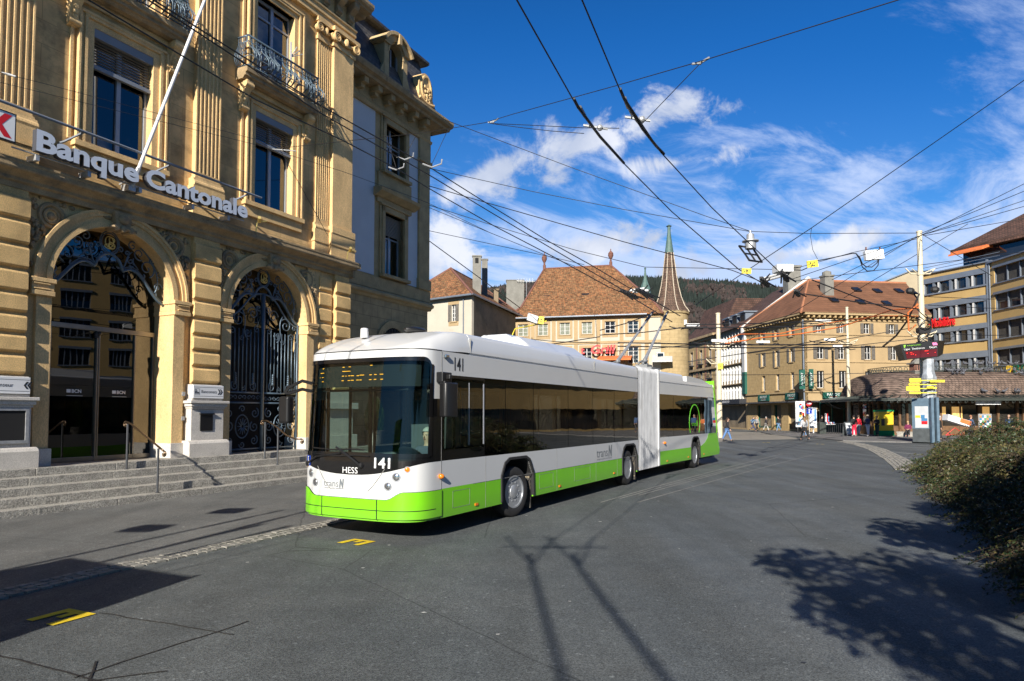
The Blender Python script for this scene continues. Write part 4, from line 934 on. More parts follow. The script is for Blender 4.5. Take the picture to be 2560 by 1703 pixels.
# white nose, header and pillars
mb = MB(); patch(mb, 0, 1, bump_top, blk_bot, na=48); mb.build('nose', M['bus_white'], bus, smooth=True)
mb = MB(); patch(mb, A0, A1, ws_top, HT, na=48, nz=4); patch(mb, 0, A0, 2.3, HT, na=8); patch(mb, A1, 1, 2.3, HT, na=8); mb.build('header', M['bus_white'], bus, smooth=True)
mb = MB(); patch(mb, 0, 1, blk_bot, ws_bot, .002, na=48); patch(mb, 0, A0, ws_bot, 2.3, .002, na=8); patch(mb, A1, 1, ws_bot, 2.3, .002, na=8); mb.build('black_panel', M['bus_black'], bus, smooth=True)
mb = MB(); patch(mb, 0, 1, .37, bump_top, .016, na=48)
patch(mb, 0, 1, .33, .37, -.02, na=48, nz=1); mb.build('bumper', M['bus_green'], bus, smooth=True)
mb = MB(); patch(mb, .02, .98, lambda a: .50, lambda a: .512, .019, na=40, nz=1)
for w_ in (.70, 1.85):
    a = a_of_w(w_); patch(mb, a-.0022, a+.0022, .36, bump_top, .0185, 1, 6)
patch(mb, 0, 1, lambda a: bump_top(a)-.006, lambda a: bump_top(a)+.008, .013, 48, 1)
patch(mb, 0, 1, HT-.012, HT+.004, .003, 48, 1)
mb.build('panel_gaps', M['black'], bus)
mb = MB()
for sgn in (0, 1):
    P = [((BW-w_ if sgn else w_), z_) for w_, z_ in ((.56, 1.17), (.66, 1.03), (.78, .89), (.88, .80))]; mb.tube([(ft(w_, z_)-.002, w_, z_) for w_, z_ in P], .007, 5)
mb.build('nose_crease', M['scuff'], bus)
# windscreen with its black rim
mb = MB(); patch(mb, A0, A1, ws_bot, ws_top, .0, na=40, nz=10); wsn = mb.build('windscreen', M['windscreen'], bus, smooth='all')
mb = MB(); i0 = lambda a: ws_bot(a); 
patch(mb, A0, A1, lambda a: ws_top(a)-.055, lambda a: ws_top(a)+.012, .012, 40, 2); patch(mb, A0, A1, lambda a: ws_bot(a)-.02, lambda a: ws_bot(a)+.045, .012, 40, 2)
patch(mb, A0-.012, A0+.020, ws_bot, lambda a: ws_top(max(a, A0+.006)), .012, 3, 8); patch(mb, A1-.020, A1+.014, ws_bot, lambda a: ws_top(min(a, A1-.006)), .012, 3, 8)
mb.build('screen_rim', M['bus_black'], wsn, smooth=True)
# roof fairing: rises from the front header to the roof
SHP = [(0, 3.135), (.03, 3.40), (.06, 3.455), (.14, 3.49), (.5, 3.53), (1.28, 3.54)]
def roof_ring(t):
    f = ease((t+.62)/1.5); h = .375*(1-(1-max(0, min(1, (t+.63)/1.5)))**2.0)
    T = TZ(HT); wm = 0
    if t < 0:
        q = (max(0, 1-min(1, -t/T)**SE))**(1/SE); wm = BW/2*(1-q)
    k = 26; P = []
    e = .30*(1-.75*f)
    for i in range(k+1):
        x = i/k; w_ = wm+(BW-2*wm)*(.5-.5*math.cos(math.pi*x)); d = min(w_-wm, BW-wm-w_)
        rise = h*(1-(1-min(1, d/max(e, .05)))**2.2); zd = HT+rise+.045*f*(1-((w_-BW/2)/(BW/2))**2)*(1 if h > 0 else 0); dd = min(w_, BW-w_); zs = 3.54
        for (d0, z0), (d1, z1) in zip(SHP, SHP[1:]):
            if d0 <= dd <= d1: zs = z0+(z1-z0)*(dd-d0)/(d1-d0); break
        b_ = ease((t-.1)/.8); P.append((t, w_, zd*(1-b_)+zs*b_))
    return P
mb = MB(); ts = [-.629, -.62, -.60, -.57, -.53, -.48, -.42, -.35, -.25, -.15, 0, .15, .3, .45, .6, .75, .90]
mb.loft([roof_ring(t) for t in ts], closed=False); mb.build('roof_dome', M['bus_white'], bus, smooth='all')
mb = MB(); mb.lathe([(.075, 0), (.07, .16), (.055, .175), (0, .175)], (.1, 1.75, 3.42), 14); mb.build('antenna', M['bus_white'], bus, smooth=True)
mb = MB(); mb.sphere((.55, .95, 3.56), (.28, .16, .06), 12); mb.build('roof_aerial', M['black'], bus, smooth=True)
# ---- sides; the rear section is hinged 3.3 degrees to the driver's right
TH = R(3.3); HX = 12.74
def rear(x, y, z): return (HX+x*math.cos(TH)+y*math.sin(TH), -x*math.sin(TH)+y*math.cos(TH), z)
def side(T, s0, s1, arches, w0, lo=.33, tail=False, doors=()):
    """skirt, waist, glass band and roof band of one side of one section, w0 = 0 or BW"""
    sg = 1 if w0 == 0 else -1
    def lower(z0, z1, zt):
        P = [(s0, z0)]
        for a, b, h in arches:
            if z0 < h:
                if z1 < h-.16: P += [(a, z0), (a, z1), None, (b, z1), (b, z0)]
                else: P += [(a, z0), (a, h-.30), (a+.12, h-.08), (a+.30, h), (b-.36, h), (b-.20, h-.07), (b-.03, h-.32), (b, z0)]
        return P+[(s1, z0), (s1, z1), (s0, z1)]
    y0, y1 = w0, w0+sg*.03
    g = MB(T=T); cuts = [s0]+[x for a in arches for x in a[:2]]+[s1]
    for a, b in zip(cuts[::2], cuts[1::2]): g.box(a, b, min(y0, y1), max(y0, y1), lo, .81)
    wh = MB(T=T); wh.prism([p for p in [(s0, .81)]+[q for a, b, h in arches for q in ((a, .81), (a, h-.30), (a+.12, h-.08), (a+.30, h), (b-.36, h), (b-.20, h-.07), (b-.03, h-.32), (b, .81))]+[(s1, .81), (s1, 1.27), (s0, 1.27)]], 'y', y0, y1)
    return g, wh
AR1 = [(2.07, 3.40, 1.15), (9.04, 10.33, 1.14)]; AR2 = [(3.48, 4.55, 1.15)]
FE = 10.47
g, wh = side(None, 0, FE, AR1, 0); g.build('skirt', M['bus_green'], bus); wh.build('waist_panel', M['bus_white'], bus)
g, wh = side(rear, 0, 7.30, AR2, 0, .36); g.build('skirt', M['bus_green'], bus); wh.build('waist_panel', M['bus_white'], bus)
g, wh = side(None, 1.2, FE, AR1, BW); g.build('skirt', M['bus_green'], bus); wh.build('waist_panel', M['bus_white'], bus)
g, wh = side(rear, 0, 7.30, AR2, BW); g.build('skirt', M['bus_green'], bus); wh.build('waist_panel', M['bus_white'], bus)
# green sweep over the tail
mb = MB(T=rear); mb.prism([(4.55, .80), (4.8, .82), (5.25, .92), (5.6, 1.08), (5.78, 1.27), (7.06, 1.27), (7.30, .80)], 'y', -.004, .02)
mb.prism([(7.30, .36), (7.30, .62), (7.42, .62), (7.42, .45)], 'y', 0, BW)
P = [(7.30, .36), (7.36, .62), (7.10, 1.3), (6.85, 2.4), (6.62, 3.40)]
for a, b in zip(P, P[1:]): mb.add([(a[0], 0, a[1]), (a[0]+.02, BW, a[1]), (b[0]+.02, BW, b[1]), (b[0], 0, b[1])], [(0,1,2,3)])
mb.prism([(6.56, 3.11), (6.62, 3.42), (6.72, 3.42), (7.16, 1.27), (7.02, 1.27)], 'y', -.01, .03)
mb.build('tail_panel', M['bus_green'], bus)
def roof(T, s0, s1, name, xs=()):
    mb = MB(T=T)
    prof = [(0, 2.71), (.0, 3.09), (.022, 3.10), (.022, 3.125), (.0, 3.135), (.03, 3.40), (.06, 3.455), (.14, 3.49), (.5, 3.53), (BW/2, 3.54)]
    ring = prof+[(BW-p[0], p[1]) for p in prof[::-1][1:]]
    mb.loft([[(s, p[0], p[1]) for p in ring] for s in (s0, s1)], closed=False)
    mb.add([(s, p[0], p[1]) for s in (s0,) for p in ring], [tuple(range(len(ring)))]); mb.add([(s1, p[0], p[1]) for p in ring], [tuple(range(len(ring)))])
    return mb.build(name, M['bus_white'], bus, smooth=True)
roof(None, .90, FE, 'roof_shell')
mb = MB(); mb.box(0, .9, .0, .03, 2.71, 3.10); mb.box(0, .9, BW-.03, BW, 2.71, 3.10); mb.box(0, .9, .02, BW-.02, 3.05, 3.10); mb.build('roof_corner', M['bus_white'], bus)
roof(rear, 0, 2.62, 'roof_shell'); 
mb = MB(T=rear); prof = [(0, 2.71), (.0, 3.09), (.022, 3.10), (.022, 3.125), (.0, 3.135), (.02, 3.24), (.10, 3.27), (BW/2, 3.28)]; ring = prof+[(BW-p[0], p[1]) for p in prof[::-1][1:]]
mb.loft([[(s, p[0], p[1]) for p in ring] for s in (2.62, 6.62)], closed=False); mb.add([(6.62, p[0], p[1]) for p in ring], [tuple(range(len(ring)))])
mb.prism([(3.05, 3.2), (3.05, 3.44), (3.3, 3.45), (5.0, 3.40), (6.5, 3.20)], 'y', .02, BW-.02); mb.build('roof_shell', M['bus_white'], bus)
# roof pod with slotted lid
mb = MB(); mb.prism([(.35, 3.5), (.75, 3.80), (1.8, 3.80), (2.2, 3.5)], 'x', 4.1, 7.4); mb.prism([(.3, 3.5), (1.0, 3.86), (1.6, 3.86), (2.25, 3.5)], 'x', 4.0, 4.9); mb.build('roof_pod', M['bus_white'], bus, bevel=.05)
mb = MB()
for s in (.92, 6.95): mb.box(s-.004, s+.004, -.003, .02, 3.14, 3.40)
for s in (.6*0+1.45, 4.6, 7.0, 8.6): mb.box(s-.003, s+.003, -.0025, .01, .34, 1.27)
mb.box(-.006, .006, -.004, .02, .34, 3.09)
for s0_, s1_, z0_, z1_ in ((3.7, 4.4, .45, .76), (5.6, 6.6, .45, .76), (.35, .9, .45, .74)):
    for q in ((s0_, s1_, z0_, z0_+.006), (s0_, s1_, z1_-.006, z1_), (s0_, s0_+.006, z0_, z1_), (s1_-.006, s1_, z0_, z1_)): mb.box(q[0], q[1], -.0025, .01, q[2], q[3])
mb.box(1.0, FE, -.003, .01, .806, .812); mb.build('panel_seams', M['scuff'], bus)
# side glass: one glossy dark band with thin upright joints
def band(T, s0, s1, w0, ws, nm='side_window'):
    xs = [s0]+ws+[s1]
    for a, b in zip(xs, xs[1:]):
        mb = MB(T=T); mb.add([(a+.012, w0, 1.27), (b-.012, w0, 1.27), (b-.012, w0, 2.71), (a+.012, w0, 2.71)], [(0,1,2,3)]); mb.build(nm, M['bus_glass'], bus, fix=False)
    mb = MB(T=T); i = .02 if w0 == 0 else -.02
    for x in xs: mb.box(x-.035, x+.035, min(w0+i*.3, w0+i*1.5), max(w0+i*.3, w0+i*1.5), 1.27, 2.71)
    mb.box(s0, s1, min(w0+i*.3, w0+i*1.5), max(w0+i*.3, w0+i*1.5), 1.25, 1.40); mb.box(s0, s1, min(w0+i*.3, w0+i*1.5), max(w0+i*.3, w0+i*1.5), 2.60, 2.71)
    mb.build('window_frame', M['bus_black'], bus)
band(None, 1.42, FE, .0, [2.2, 3.42, 5.24, 6.8, 8.4]); band(rear, 0, 6.95, .0, [1.45, 3.0, 4.9])
band(None, 1.35, FE, BW, [2.2, 3.6, 4.95, 6.9, 8.4]); band(rear, 0, 6.95, BW, [1.5, 3.0, 4.9])
# driver's window with its grey frame
mb = MB(); mb.add([(.04, .0, 1.45), (1.38, .0, 1.45), (1.38, .0, 2.66), (.04, .0, 2.66)], [(0,1,2,3)]); dw = mb.build('driver_window', M['bus_glass_clear'], bus, fix=False)
mb = MB()
for a, b, c_, d in ((.0, .10, 1.27, 2.71), (1.33, 1.42, 1.27, 2.71), (0, 1.42, 1.27, 1.47), (0, 1.42, 2.62, 2.71), (.36, .43, 1.47, 2.62)): mb.box(a, b, .004, .03, c_, d)
mb.build('driver_window_frame', M['bus_black'], dw)
mb = MB(); mb.box(1.355, 1.385, -.008, .02, 1.5, 2.6); mb.box(.86, .875, -.006, .02, 1.5, 2.6); mb.build('frame_strip', M['alu'], dw)
# front passenger door on the far side
mb = MB()
for a, b in ((.05, .62), (.64, 1.2)): mb.add([(a, BW-.01, .40), (b, BW-.01, .40), (b, BW-.01, 2.68), (a, BW-.01, 2.68)], [(0,1,2,3)])
dr = mb.build('front_door', M['bus_glass_clear'], bus, fix=False)
mb = MB()
for a, b, c_, d in ((0, .07, .33, 2.71), (.60, .66, .33, 2.71), (1.17, 1.27, .33, 2.71), (0, 1.2, .33, .45), (0, 1.2, 2.62, 2.71)): mb.box(a, b, BW-.03, BW-.004, c_, d)
mb.build('door_frame', M['bus_black'], dr)
# bellows
mb = MB(); k = 28
ring0 = [(.02, .34), (.0, 3.40), (.10, 3.50), (BW-.10, 3.50), (BW, 3.40), (BW-.02, .34)]
rings = []
for i in range(k+1):
    f = i/k; d = .06 if i % 2 else -.012
    a0 = [(FE+.02, y-d*(-1 if y > BW/2 else 1)*-1 if False else (y+(d if y < BW/2 else -d)), z-(d if z > 3.3 else 0)) for y, z in ring0]
    b0 = [rear(-.10, (y+(d if y < BW/2 else -d)), z-(d if z > 3.3 else 0)) for y, z in ring0]
    rings.append([tuple(p+(q-p)*f for p, q in zip(a, b)) for a, b in zip(a0, b0)])
mb.loft(rings, closed=True, caps=False); mb.build('bellows', M['bellows'], bus)
mb = MB(T=rear); 
for y0, y1, z0, z1 in ((-.02, .05, .34, 3.5), (BW-.05, BW+.02, .34, 3.5), (0, BW, 3.42, 3.52)): mb.box(-.12, .0, y0, y1, z0, z1)
mb.build('bellows_frame', M['bus_white'], bus, bevel=.02)
# black wheel-arch trims, wells, mud flaps
def trim(T, a, b, h, w0=0):
    i = [(a, .36), (a, h-.30), (a+.12, h-.08), (a+.30, h), (b-.36, h), (b-.20, h-.07), (b-.03, h-.32), (b, .36)]
    o = [(a-.05, .36), (a-.05, h-.28), (a+.09, h-.04), (a+.28, h+.05), (b-.33, h+.05), (b-.16, h-.02), (b+.02, h-.30), (b+.05, .36)]
    mb = MB(T=T); mb.strip(o, i, 'y', w0-.025 if w0 == 0 else w0+.025, w0+.06 if w0 == 0 else w0-.06); mb.build('wheel_arch', M['rubber'], bus, smooth=True)
    mb = MB(T=T); y1 = .55 if w0 == 0 else BW-.55
    mb.strip(o, [(p[0], p[1]-.001) for p in i], 'y', w0+.03 if w0 == 0 else w0-.03, y1); mb.box(a, b, min(y1, y1+.03), max(y1, y1+.03), .2, h+.05); mb.build('wheel_well', M['dark'], bus)
    mb = MB(T=T); mb.box(b-.06, b-.02, min(w0+.04, y1) if w0 == 0 else y1, max(w0+.04, y1) if w0 == 0 else w0-.04, .10, .75); mb.build('mud_flap', M['mud'], bus)
for a, b, h in AR1: trim(None, a, b, h); trim(None, a, b, h, BW)
for a, b, h in AR2: trim(rear, a, b, h); trim(rear, a, b, h, BW)
def wheel(T, x, r, steer, dual, w0=0):
    sg = 1 if w0 == 0 else -1
    def W(p0, p1, p2):
        d = p0, p1*sg, p2
        if steer: d = (d[0]*math.cos(steer)-d[1]*math.sin(steer), d[0]*math.sin(steer)+d[1]*math.cos(steer), d[2])
        q = (x+d[0], w0+sg*.17+d[1], r+d[2]); return T(*q) if T else q
    mb = MB(T=W)
    mb.lathe([(.285, -.10), (.33, -.135), (r-.06, -.145), (r-.015, -.12), (r, -.07), (r, .10), (r-.02, .14), (.30, .14)], (0,0,0), 40, axis='y')
    t = mb.build('wheel', M['rubber'], bus, smooth=True)
    mb = MB(T=W)
    if dual: mb.lathe([(.31, -.115), (.325, -.135), (.29, -.13), (.275, -.02), (.25, .02), (.13, .03), (.12, -.02), (.0, -.02)], (0,0,0), 30, axis='y')
    else:
        mb.lathe([(.31, -.12), (.325, -.14), (.295, -.14), (.285, -.06), (.265, -.075), (.15, -.115), (.14, -.10), (.13, -.135), (.09, -.15), (0, -.15)], (0,0,0), 30, axis='y')
        for i in range(10):
            a = i*math.pi/5; mb.lathe([(0,-.13),(.018,-.13),(.018,-.08),(0,-.08)], (.185*math.cos(a), 0, .185*math.sin(a)), 6, axis='y')
    rm = mb.build('rim', M['rim'], t, smooth=True)
    mb = MB(T=W)
    for i in range(10):
        a = (i+.5)*math.pi/5
        if not dual: mb.lathe([(0, -.094-.0), (.028, -.094), (.028, -.085), (0, -.085)], (.225*math.cos(a), 0, .225*math.sin(a)), 8, axis='y')
        else: mb.lathe([(0, .012), (.02, .012), (.02, .03), (0, .03)], (.2*math.cos(a), 0, .2*math.sin(a)), 6, axis='y')
    mb.build('hub_holes', M['black'], t)
for w0 in (0, BW):
    wheel(None, 2.66, .50, R(-7), False, w0); wheel(None, 9.60, .50, 0, True, w0); wheel(rear, 4.0, .50, 0, True, w0)
# underframe, floor, ceiling
mb = MB(); mb.box(.05, FE, .25, BW-.25, .26, .42); mb.box(-.55, .1, .3, BW-.3, .36, .44)
P = [rear(*p) for p in ((0,.25,.26),(7.1,.25,.26),(7.1,BW-.25,.26),(0,BW-.25,.26),(0,.25,.42),(7.1,.25,.42),(7.1,BW-.25,.42),(0,BW-.25,.42))]; mb.add(P, [(0,3,2,1),(4,5,6,7),(0,1,5,4),(1,2,6,5),(2,3,7,6),(3,0,4,7)])
mb.build('chassis', M['floor'], bus)
mb = MB(); mb.box(.3, FE, .06, BW-.06, 2.66, 2.70); mb.build('ceiling', M['cabin'], bus)
mb = MB(T=rear); mb.box(0, 6.5, .06, BW-.06, 2.66, 2.70); mb.build('ceiling', M['cabin'], bus)
# dashboard, wheel, destination box, driver's partition, seats
mb = MB(); mb.prism([(-.50, .42), (-.56, 1.28), (-.30, 1.33), (-.02, 1.20), (.02, .42)], 'y', .25, 1.35); mb.box(-.52, -.38, 1.3, 2.3, .42, 1.05); mb.build('dashboard', M['cabin'], bus, bevel=.02)
mb = MB(); mb.lathe([(.215,-.018),(.235,0),(.215,.018),(.195,0)], (0,0,0), 24)
c_, s_ = math.cos(R(-35)), math.sin(R(-35)); mb.v = [(.08+x*c_-z*s_, .68+y, 1.36+x*s_+z*c_) for x, y, z in mb.v]; mb.tube([(.08,.68,1.36), (-.15, .68, 1.15)], .035, 6); mb.build('steering_wheel', M['black'], bus, smooth=True)
mb = MB(); patch(mb, .14, .86, 2.50, 2.93, -.09, 30, 2); mb.box(-.45, -.2, .35, BW-.35, 2.44, 2.47); ds = mb.build('destination_display', M['dark'], bus)
mb = MB()
def dash(u0, v0, u1):      # lit rows of the lamp matrix, measured across the display
    f = lambda u: 2.26-(u-232)/(1530-232)*2.0
    z = lambda u, v: 2.90-(v-360+(u-232)*.075)/225*.34
    w0, w1, zz_ = f(u0), f(u1), z(u0, v0)
    mb.add([(ft(w_, z_)+.085, w_, z_) for w_, z_ in ((w0, zz_), (w1, zz_), (w1, zz_+.009), (w0, zz_+.009))], [(0,1,2,3)])
for u0, v0, u1 in ((303,401,333),(267,454,335),(303,501,335),(306,550,337),(627,370,657),(715,361,748),(627,417,748),(627,471,660),(678,468,697),(717,463,750),(757,460,800),(840,455,873),(882,447,944),(627,523,660),(717,516,748),(760,511,802),(840,504,873),(882,501,914),(1017,331,1050),(1017,437,1050),(1082,431,1115),(1157,424,1203),(1017,490,1050),(1082,484,1115),(1170,478,1203),(259,506,269)): dash(u0, v0, u1)
mb.build('lit_rows', M['led'], ds, fix=False)
mb = MB(); mb.box(.72, .76, .1, 1.15, .42, 2.3); mb.build('partition', M['cabin'], bus)
def seat(T, x, y, n='seat'):
    mb = MB(T=T); mb.box(x, x+.45, y, y+.44, .82, .92); mb.prism([(x+.40, .90), (x+.46, .90), (x+.56, 1.55), (x+.48, 1.55)], 'y', y, y+.44); mb.box(x+.15, x+.3, y+.1, y+.34, .42, .82); mb.build(n, M['seat'], bus, bevel=.03)
seat(None, .42, .45, 'driver_seat')
for i in range(6):
    for y in (.12, .60, 1.55, 2.0): seat(None, 3.5+.82*i, y)
for i in range(3):
    for y in (.12, .60, 1.55, 2.0): seat(rear, 4.6+.78*i, y)
mb = MB()
for x in (3.4, 5.2, 6.9, 8.5): mb.tube([(x, .75, .42), (x, .75, 2.66)], .018, 6); mb.tube([(x, 1.8, .42), (x, 1.8, 2.66)], .018, 6)
mb.build('grab_poles', M['amber'], bus)
# lamps on the nose
def on_front(w_, z, r, m, nm, depth=.02, parent=None):
    """round lamp let into the nose"""
    a = a_of_w(w_); t, y = plan(a, z, .0); t1, y1 = plan(a+.004, z); tn = Vector((t1-t, y1-y, 0)).normalized(); nn = Vector((-abs(tn.y), tn.x*(1 if tn.y < 0 else -1), 0)).normalized()
    c0 = Vector((t, y, z))+nn*.002
    mb = MB(); vs = []; k = 16
    for j in range(k): a_ = 2*math.pi*j/k; vs.append(tuple(c0+tn*r*math.cos(a_)+Vector((0,0,1))*r*math.sin(a_)))
    for j in range(k): a_ = 2*math.pi*j/k; vs.append(tuple(c0+nn*depth*.6+tn*r*.8*math.cos(a_)+Vector((0,0,1))*r*.8*math.sin(a_)))
    vs.append(tuple(c0+nn*depth)); fs = [(j, (j+1) % k, k+(j+1) % k, k+j) for j in range(k)]+[(k+j, k+(j+1) % k, 2*k) for j in range(k)]
    mb.add(vs, fs); o = mb.build(nm, m, bus, smooth='all')
    mb = MB(); vs = []
    for q in (.0, 1): 
        for j in range(k): a_ = 2*math.pi*j/k; rr = r*(1.0+.28*q); vs.append(tuple(c0+nn*.006+tn*rr*math.cos(a_)+Vector((0,0,1))*rr*math.sin(a_)))
    mb.add(vs, [(j, (j+1) % k, k+(j+1) % k, k+j) for j in range(k)]); mb.build('lamp_ring', M['alu'], o)
for sg in (0, 1):
    f = (lambda w_: w_) if sg == 0 else (lambda w_: BW-w_)
    on_front(f(.36), 1.045, .06, M['lens'], 'headlight'); on_front(f(.50), .895, .055, M['lens'], 'headlight'); on_front(f(.20), 1.165, .04, M['amber'], 'indicator')
# writing on the front
def front_text(s, w_left, z, size, m, nm, bold=.0, fit=None, shear=0):
    mb = MB(); put_text(mb, s, (0, w_left, z), (0,-1,0), (0,0,1), size, bold=bold, fit=fit, shear=shear, fn=lambda x, y, z_: (ft(y, z_)-.006, y, z_)); mb.build(nm, m, bus, fix=False)
front_text('141', .80, 1.185, .16, M['white'], 'fleet_number', .005, .29)
front_text('HESS', 1.42, 1.08, .10, M['white'], 'maker_lettering', .0, .32)
front_text('trans', 1.83, .845, .115, M['grey_logo'], 'operator_logo', 0, .33); front_text('N', 1.48, .845, .125, M['grey_logo'], 'operator_logo', .012, .10, .15)
front_text('transports publics neuchâtelois', 1.82, .81, .022, M['grey_logo'], 'operator_lettering', 0, .44)
mb = MB(); 
for w0_, w1_, z0_, z1_ in ((2.36, 2.20, 1.165, 1.335),):
    mb.add([(ft(w_, z_)-.010, w_, z_) for w_, z_ in ((w0_, z0_), (w1_, z0_), (w1_, z1_), (w0_, z1_))], [(0,1,2,3)], 0)
def pic(P): mb.add([(ft(w_, z_)-.0125, w_, z_) for w_, z_ in P], [tuple(range(len(P)))], 1)
cw = 2.28; pic([(cw+.015, 1.30), (cw-.01, 1.30), (cw-.01, 1.325), (cw+.015, 1.325)]); pic([(cw+.012, 1.24), (cw-.006, 1.24), (cw-.006, 1.295), (cw+.012, 1.295)]); pic([(cw+.01, 1.24), (cw-.035, 1.24), (cw-.035, 1.225), (cw+.01, 1.225)])
for j in range(14):
    a, b = R(90+j*18), R(108+j*18); pic([(cw+.0+.042*math.cos(x)*(1), 1.215+.036*math.sin(x)) for x in (a, b)]+[(cw+.032*math.cos(x), 1.215+.026*math.sin(x)) for x in (b, a)])
mb.build('wheelchair_sticker', [M['blue_sign'], M['white']], bus, fix=False)
# writing on the side
def side_text(s, x, z, size, m, nm, bold=0.0, fit=None, T=None, shear=0, off=-.004):
    mb = MB(T=T); put_text(mb, s, (x, off, z), (1,0,0), (0,0,1), size, bold=bold, fit=fit, shear=shear); mb.build(nm, m, bus, fix=False)
side_text('141', .34, 2.80, .22, M['ink'], 'fleet_number', .006, .28)
side_text('trans', 7.05, .93, .23, M['grey_logo'], 'operator_logo', 0, .80); side_text('N', 7.90, .93, .27, M['grey_logo'], 'operator_logo', .02, .28, None, .15)
side_text('transports publics neuchâtelois', 7.05, .86, .04, M['grey_logo'], 'operator_lettering', 0, 1.1)
side_text('trans', 3.55, 1.60, .17, M['green_logo'], 'operator_logo', 0, .55, rear, 0, -.006); side_text('N', 4.12, 1.60, .20, M['green_logo'], 'operator_logo', .018, .20, rear, .15, -.006)
side_text('141', 6.28, 2.80, .10, M['ink'], 'fleet_number', 0, .13, rear)
mb = MB(T=rear); K = 40; mb.strip([(3.93+.685*math.cos(R(a)), 1.72+.70*math.sin(R(a))) for a in range(-35, 216, 8)], [(3.93+.645*math.cos(R(a)), 1.72+.66*math.sin(R(a))) for a in range(-35, 216, 8)], 'y', -.008, -.002); mb.build('logo_ring', M['green_logo'], bus)
# amber markers and turn lamp
for T, x, z in ((None, 1.12, .43), (None, 4.75, .42), (None, 8.35, .44), (None, 10.40, .42), (rear, .75, .46), (rear, 3.1, .47), (rear, 5.1, .48)):
    mb = MB(T=T); mb.box(x-.05, x+.05, -.014, .01, z-.022, z+.022); mb.build('side_marker', M['amber'], bus)
for T, x, z in ((None, -.03, 1.02), (rear, .45, 1.08)):
    mb = MB(T=T); mb.sphere((x, -.02, z), (.055, .06, .045), 10); mb.build('turn_lamp', M['amber'], bus, smooth=True)
mb = MB(); mb.box(.05, .17, -.05, .02, 2.99, 3.05); mb.build('clearance_lamp', M['lens'], bus, bevel=.015)
# mirrors
mb = MB(); mb.box(-.16, .12, -.13, .0, 2.57, 2.74); mb.box(-.05, .02, -.20, -.1, 2.62, 2.70); mb.tube([(-.1, -.1, 2.60), (-.1, -.17, 2.50)], .03, 6); mr = mb.build('mirror', M['black'], bus, bevel=.015)
mb = MB(); P = [(-.24+.06*math.cos(R(a)), -.24+.07*math.sin(R(a))) for a in (180, 225, 270)]+[(.02, -.31), (.05, -.26), (.05, -.12), (.0, -.10), (-.24, -.12)]; mb.prism(P, 'z', 2.00, 2.56); mb.build('mirror_housing', M['black'], mr, smooth=True, bevel=.02)
mb = MB()
for dz in (0, -.15): mb.tube([(-.30, BW-.06, 2.57+dz*.9), (-.48, BW+.12, 2.64+dz), (-.62, BW+.30, 2.52+dz*.7), (-.66, BW+.36, 2.42)], .03, 6)
mr = mb.build('mirror', M['black'], bus, smooth=True)
mb = MB(); mb.box(-.72, -.56, BW+.22, BW+.46, 1.88, 2.36); mb.build('mirror_housing', M['black'], mr, bevel=.04)
# wipers
def on_ws(w_, z, o=.03): return (ft(w_, z)-o, w_, z)
for P in ([(1.02, 1.21), (1.22, 1.33), (1.55, 1.50)], [(2.30, 1.20), (2.0, 1.33), (1.45, 1.40)]):
    mb = MB(); mb.tube([on_ws(*p) for p in P], .018, 6); e = P[-1]
    mb.tube([on_ws(e[0]-.60+1.15*i/8, e[1]-.035+.01*math.sin(i), .026) for i in range(9)], .012, 5); mb.sphere(on_ws(*P[0], .01), (.04, .05, .05), 8); mb.build('wiper', M['black'], bus)
# trolley gear: bases and two raised poles
mb = MB(); mb.box(12.75, 13.7, .25, 2.2, 3.52, 3.62)
for y in (.62, 1.60): mb.box(12.8, 13.4, y-.2, y+.2, 3.62, 3.72); mb.lathe([(.12, 0), (.12, .1), (.06, .14), (.06, .25), (0, .25)], (13.2, y, 3.68), 10); mb.tube([(12.75, y-.08, 3.76), (13.2, y-.08, 3.86)], .04, 6); mb.tube([(12.75, y+.08, 3.76), (13.2, y+.08, 3.86)], .04, 6)
mb.build('trolley_base', M['hv'], bus)
for p0, p1 in (((13.2, .62, 3.88), (18.5, 1.30, 6.25)), ((13.2, 1.60, 3.88), (18.3, 1.88, 6.25))):
    mb = MB(); a, b = Vector(p0), Vector(p1); mb.tube([tuple(a+(b-a)*t) for t in (0, .12, .5, .85, 1)], [.07, .055, .045, .038, .03], 8); mb.tube([tuple(a+(b-a)*t) for t in (.80, .93)], .06, 6, 1); d = (b-a).normalized(); mb.tube([tuple(b-d*.1), tuple(b+Vector((.12, -.01, .06)))], .05, 6, 1)
    mb.build('trolley_pole', [M['galv'], M['black']], bus, smooth=True)
# ---------------------------------------------------------------- far street: buildings round the square
class Fac:
    """a facade plane: B is a ground point on it, ang the heading of its left-to-right direction (degrees right of +Y)"""
    def __init__(s, B, ang):
        a = R(ang); s.B = Vector((B[0], B[1])); s.a = Vector((math.sin(a), math.cos(a))); s.n = Vector((math.cos(a), -math.sin(a))); s.loc = (B[0], B[1], 0); s.rot = R(90-ang)
    def sz(s, u, v, n=0):
        d = ray(u, v); b = s.B+s.n*n; t = b.dot(s.n)/(d[0]*s.n.x+d[1]*s.n.y); p = Vector((d[0]*t, d[1]*t)); return (p-b).dot(s.a), CAM_H+d[2]*t
    def thing(s, name, label, cat, group=None): return thing(name, label, cat, s.loc, s.rot, group)
    def hole(s, u0, v0, u1, v1, n=0):
        um, vm = (u0+u1)/2, (v0+v1)/2
        return (s.sz(u0, vm, n)[0], s.sz(u1, vm, n)[0], s.sz(um, v1, n)[1], s.sz(um, v0, n)[1])
M['plaster'] = mat('cream_plaster', (.38, .32, .22), rough=.95, var=.08, vs=.8, fine=.08, fs=20, stain=((.3, .25, .17), .9, .6, .85))
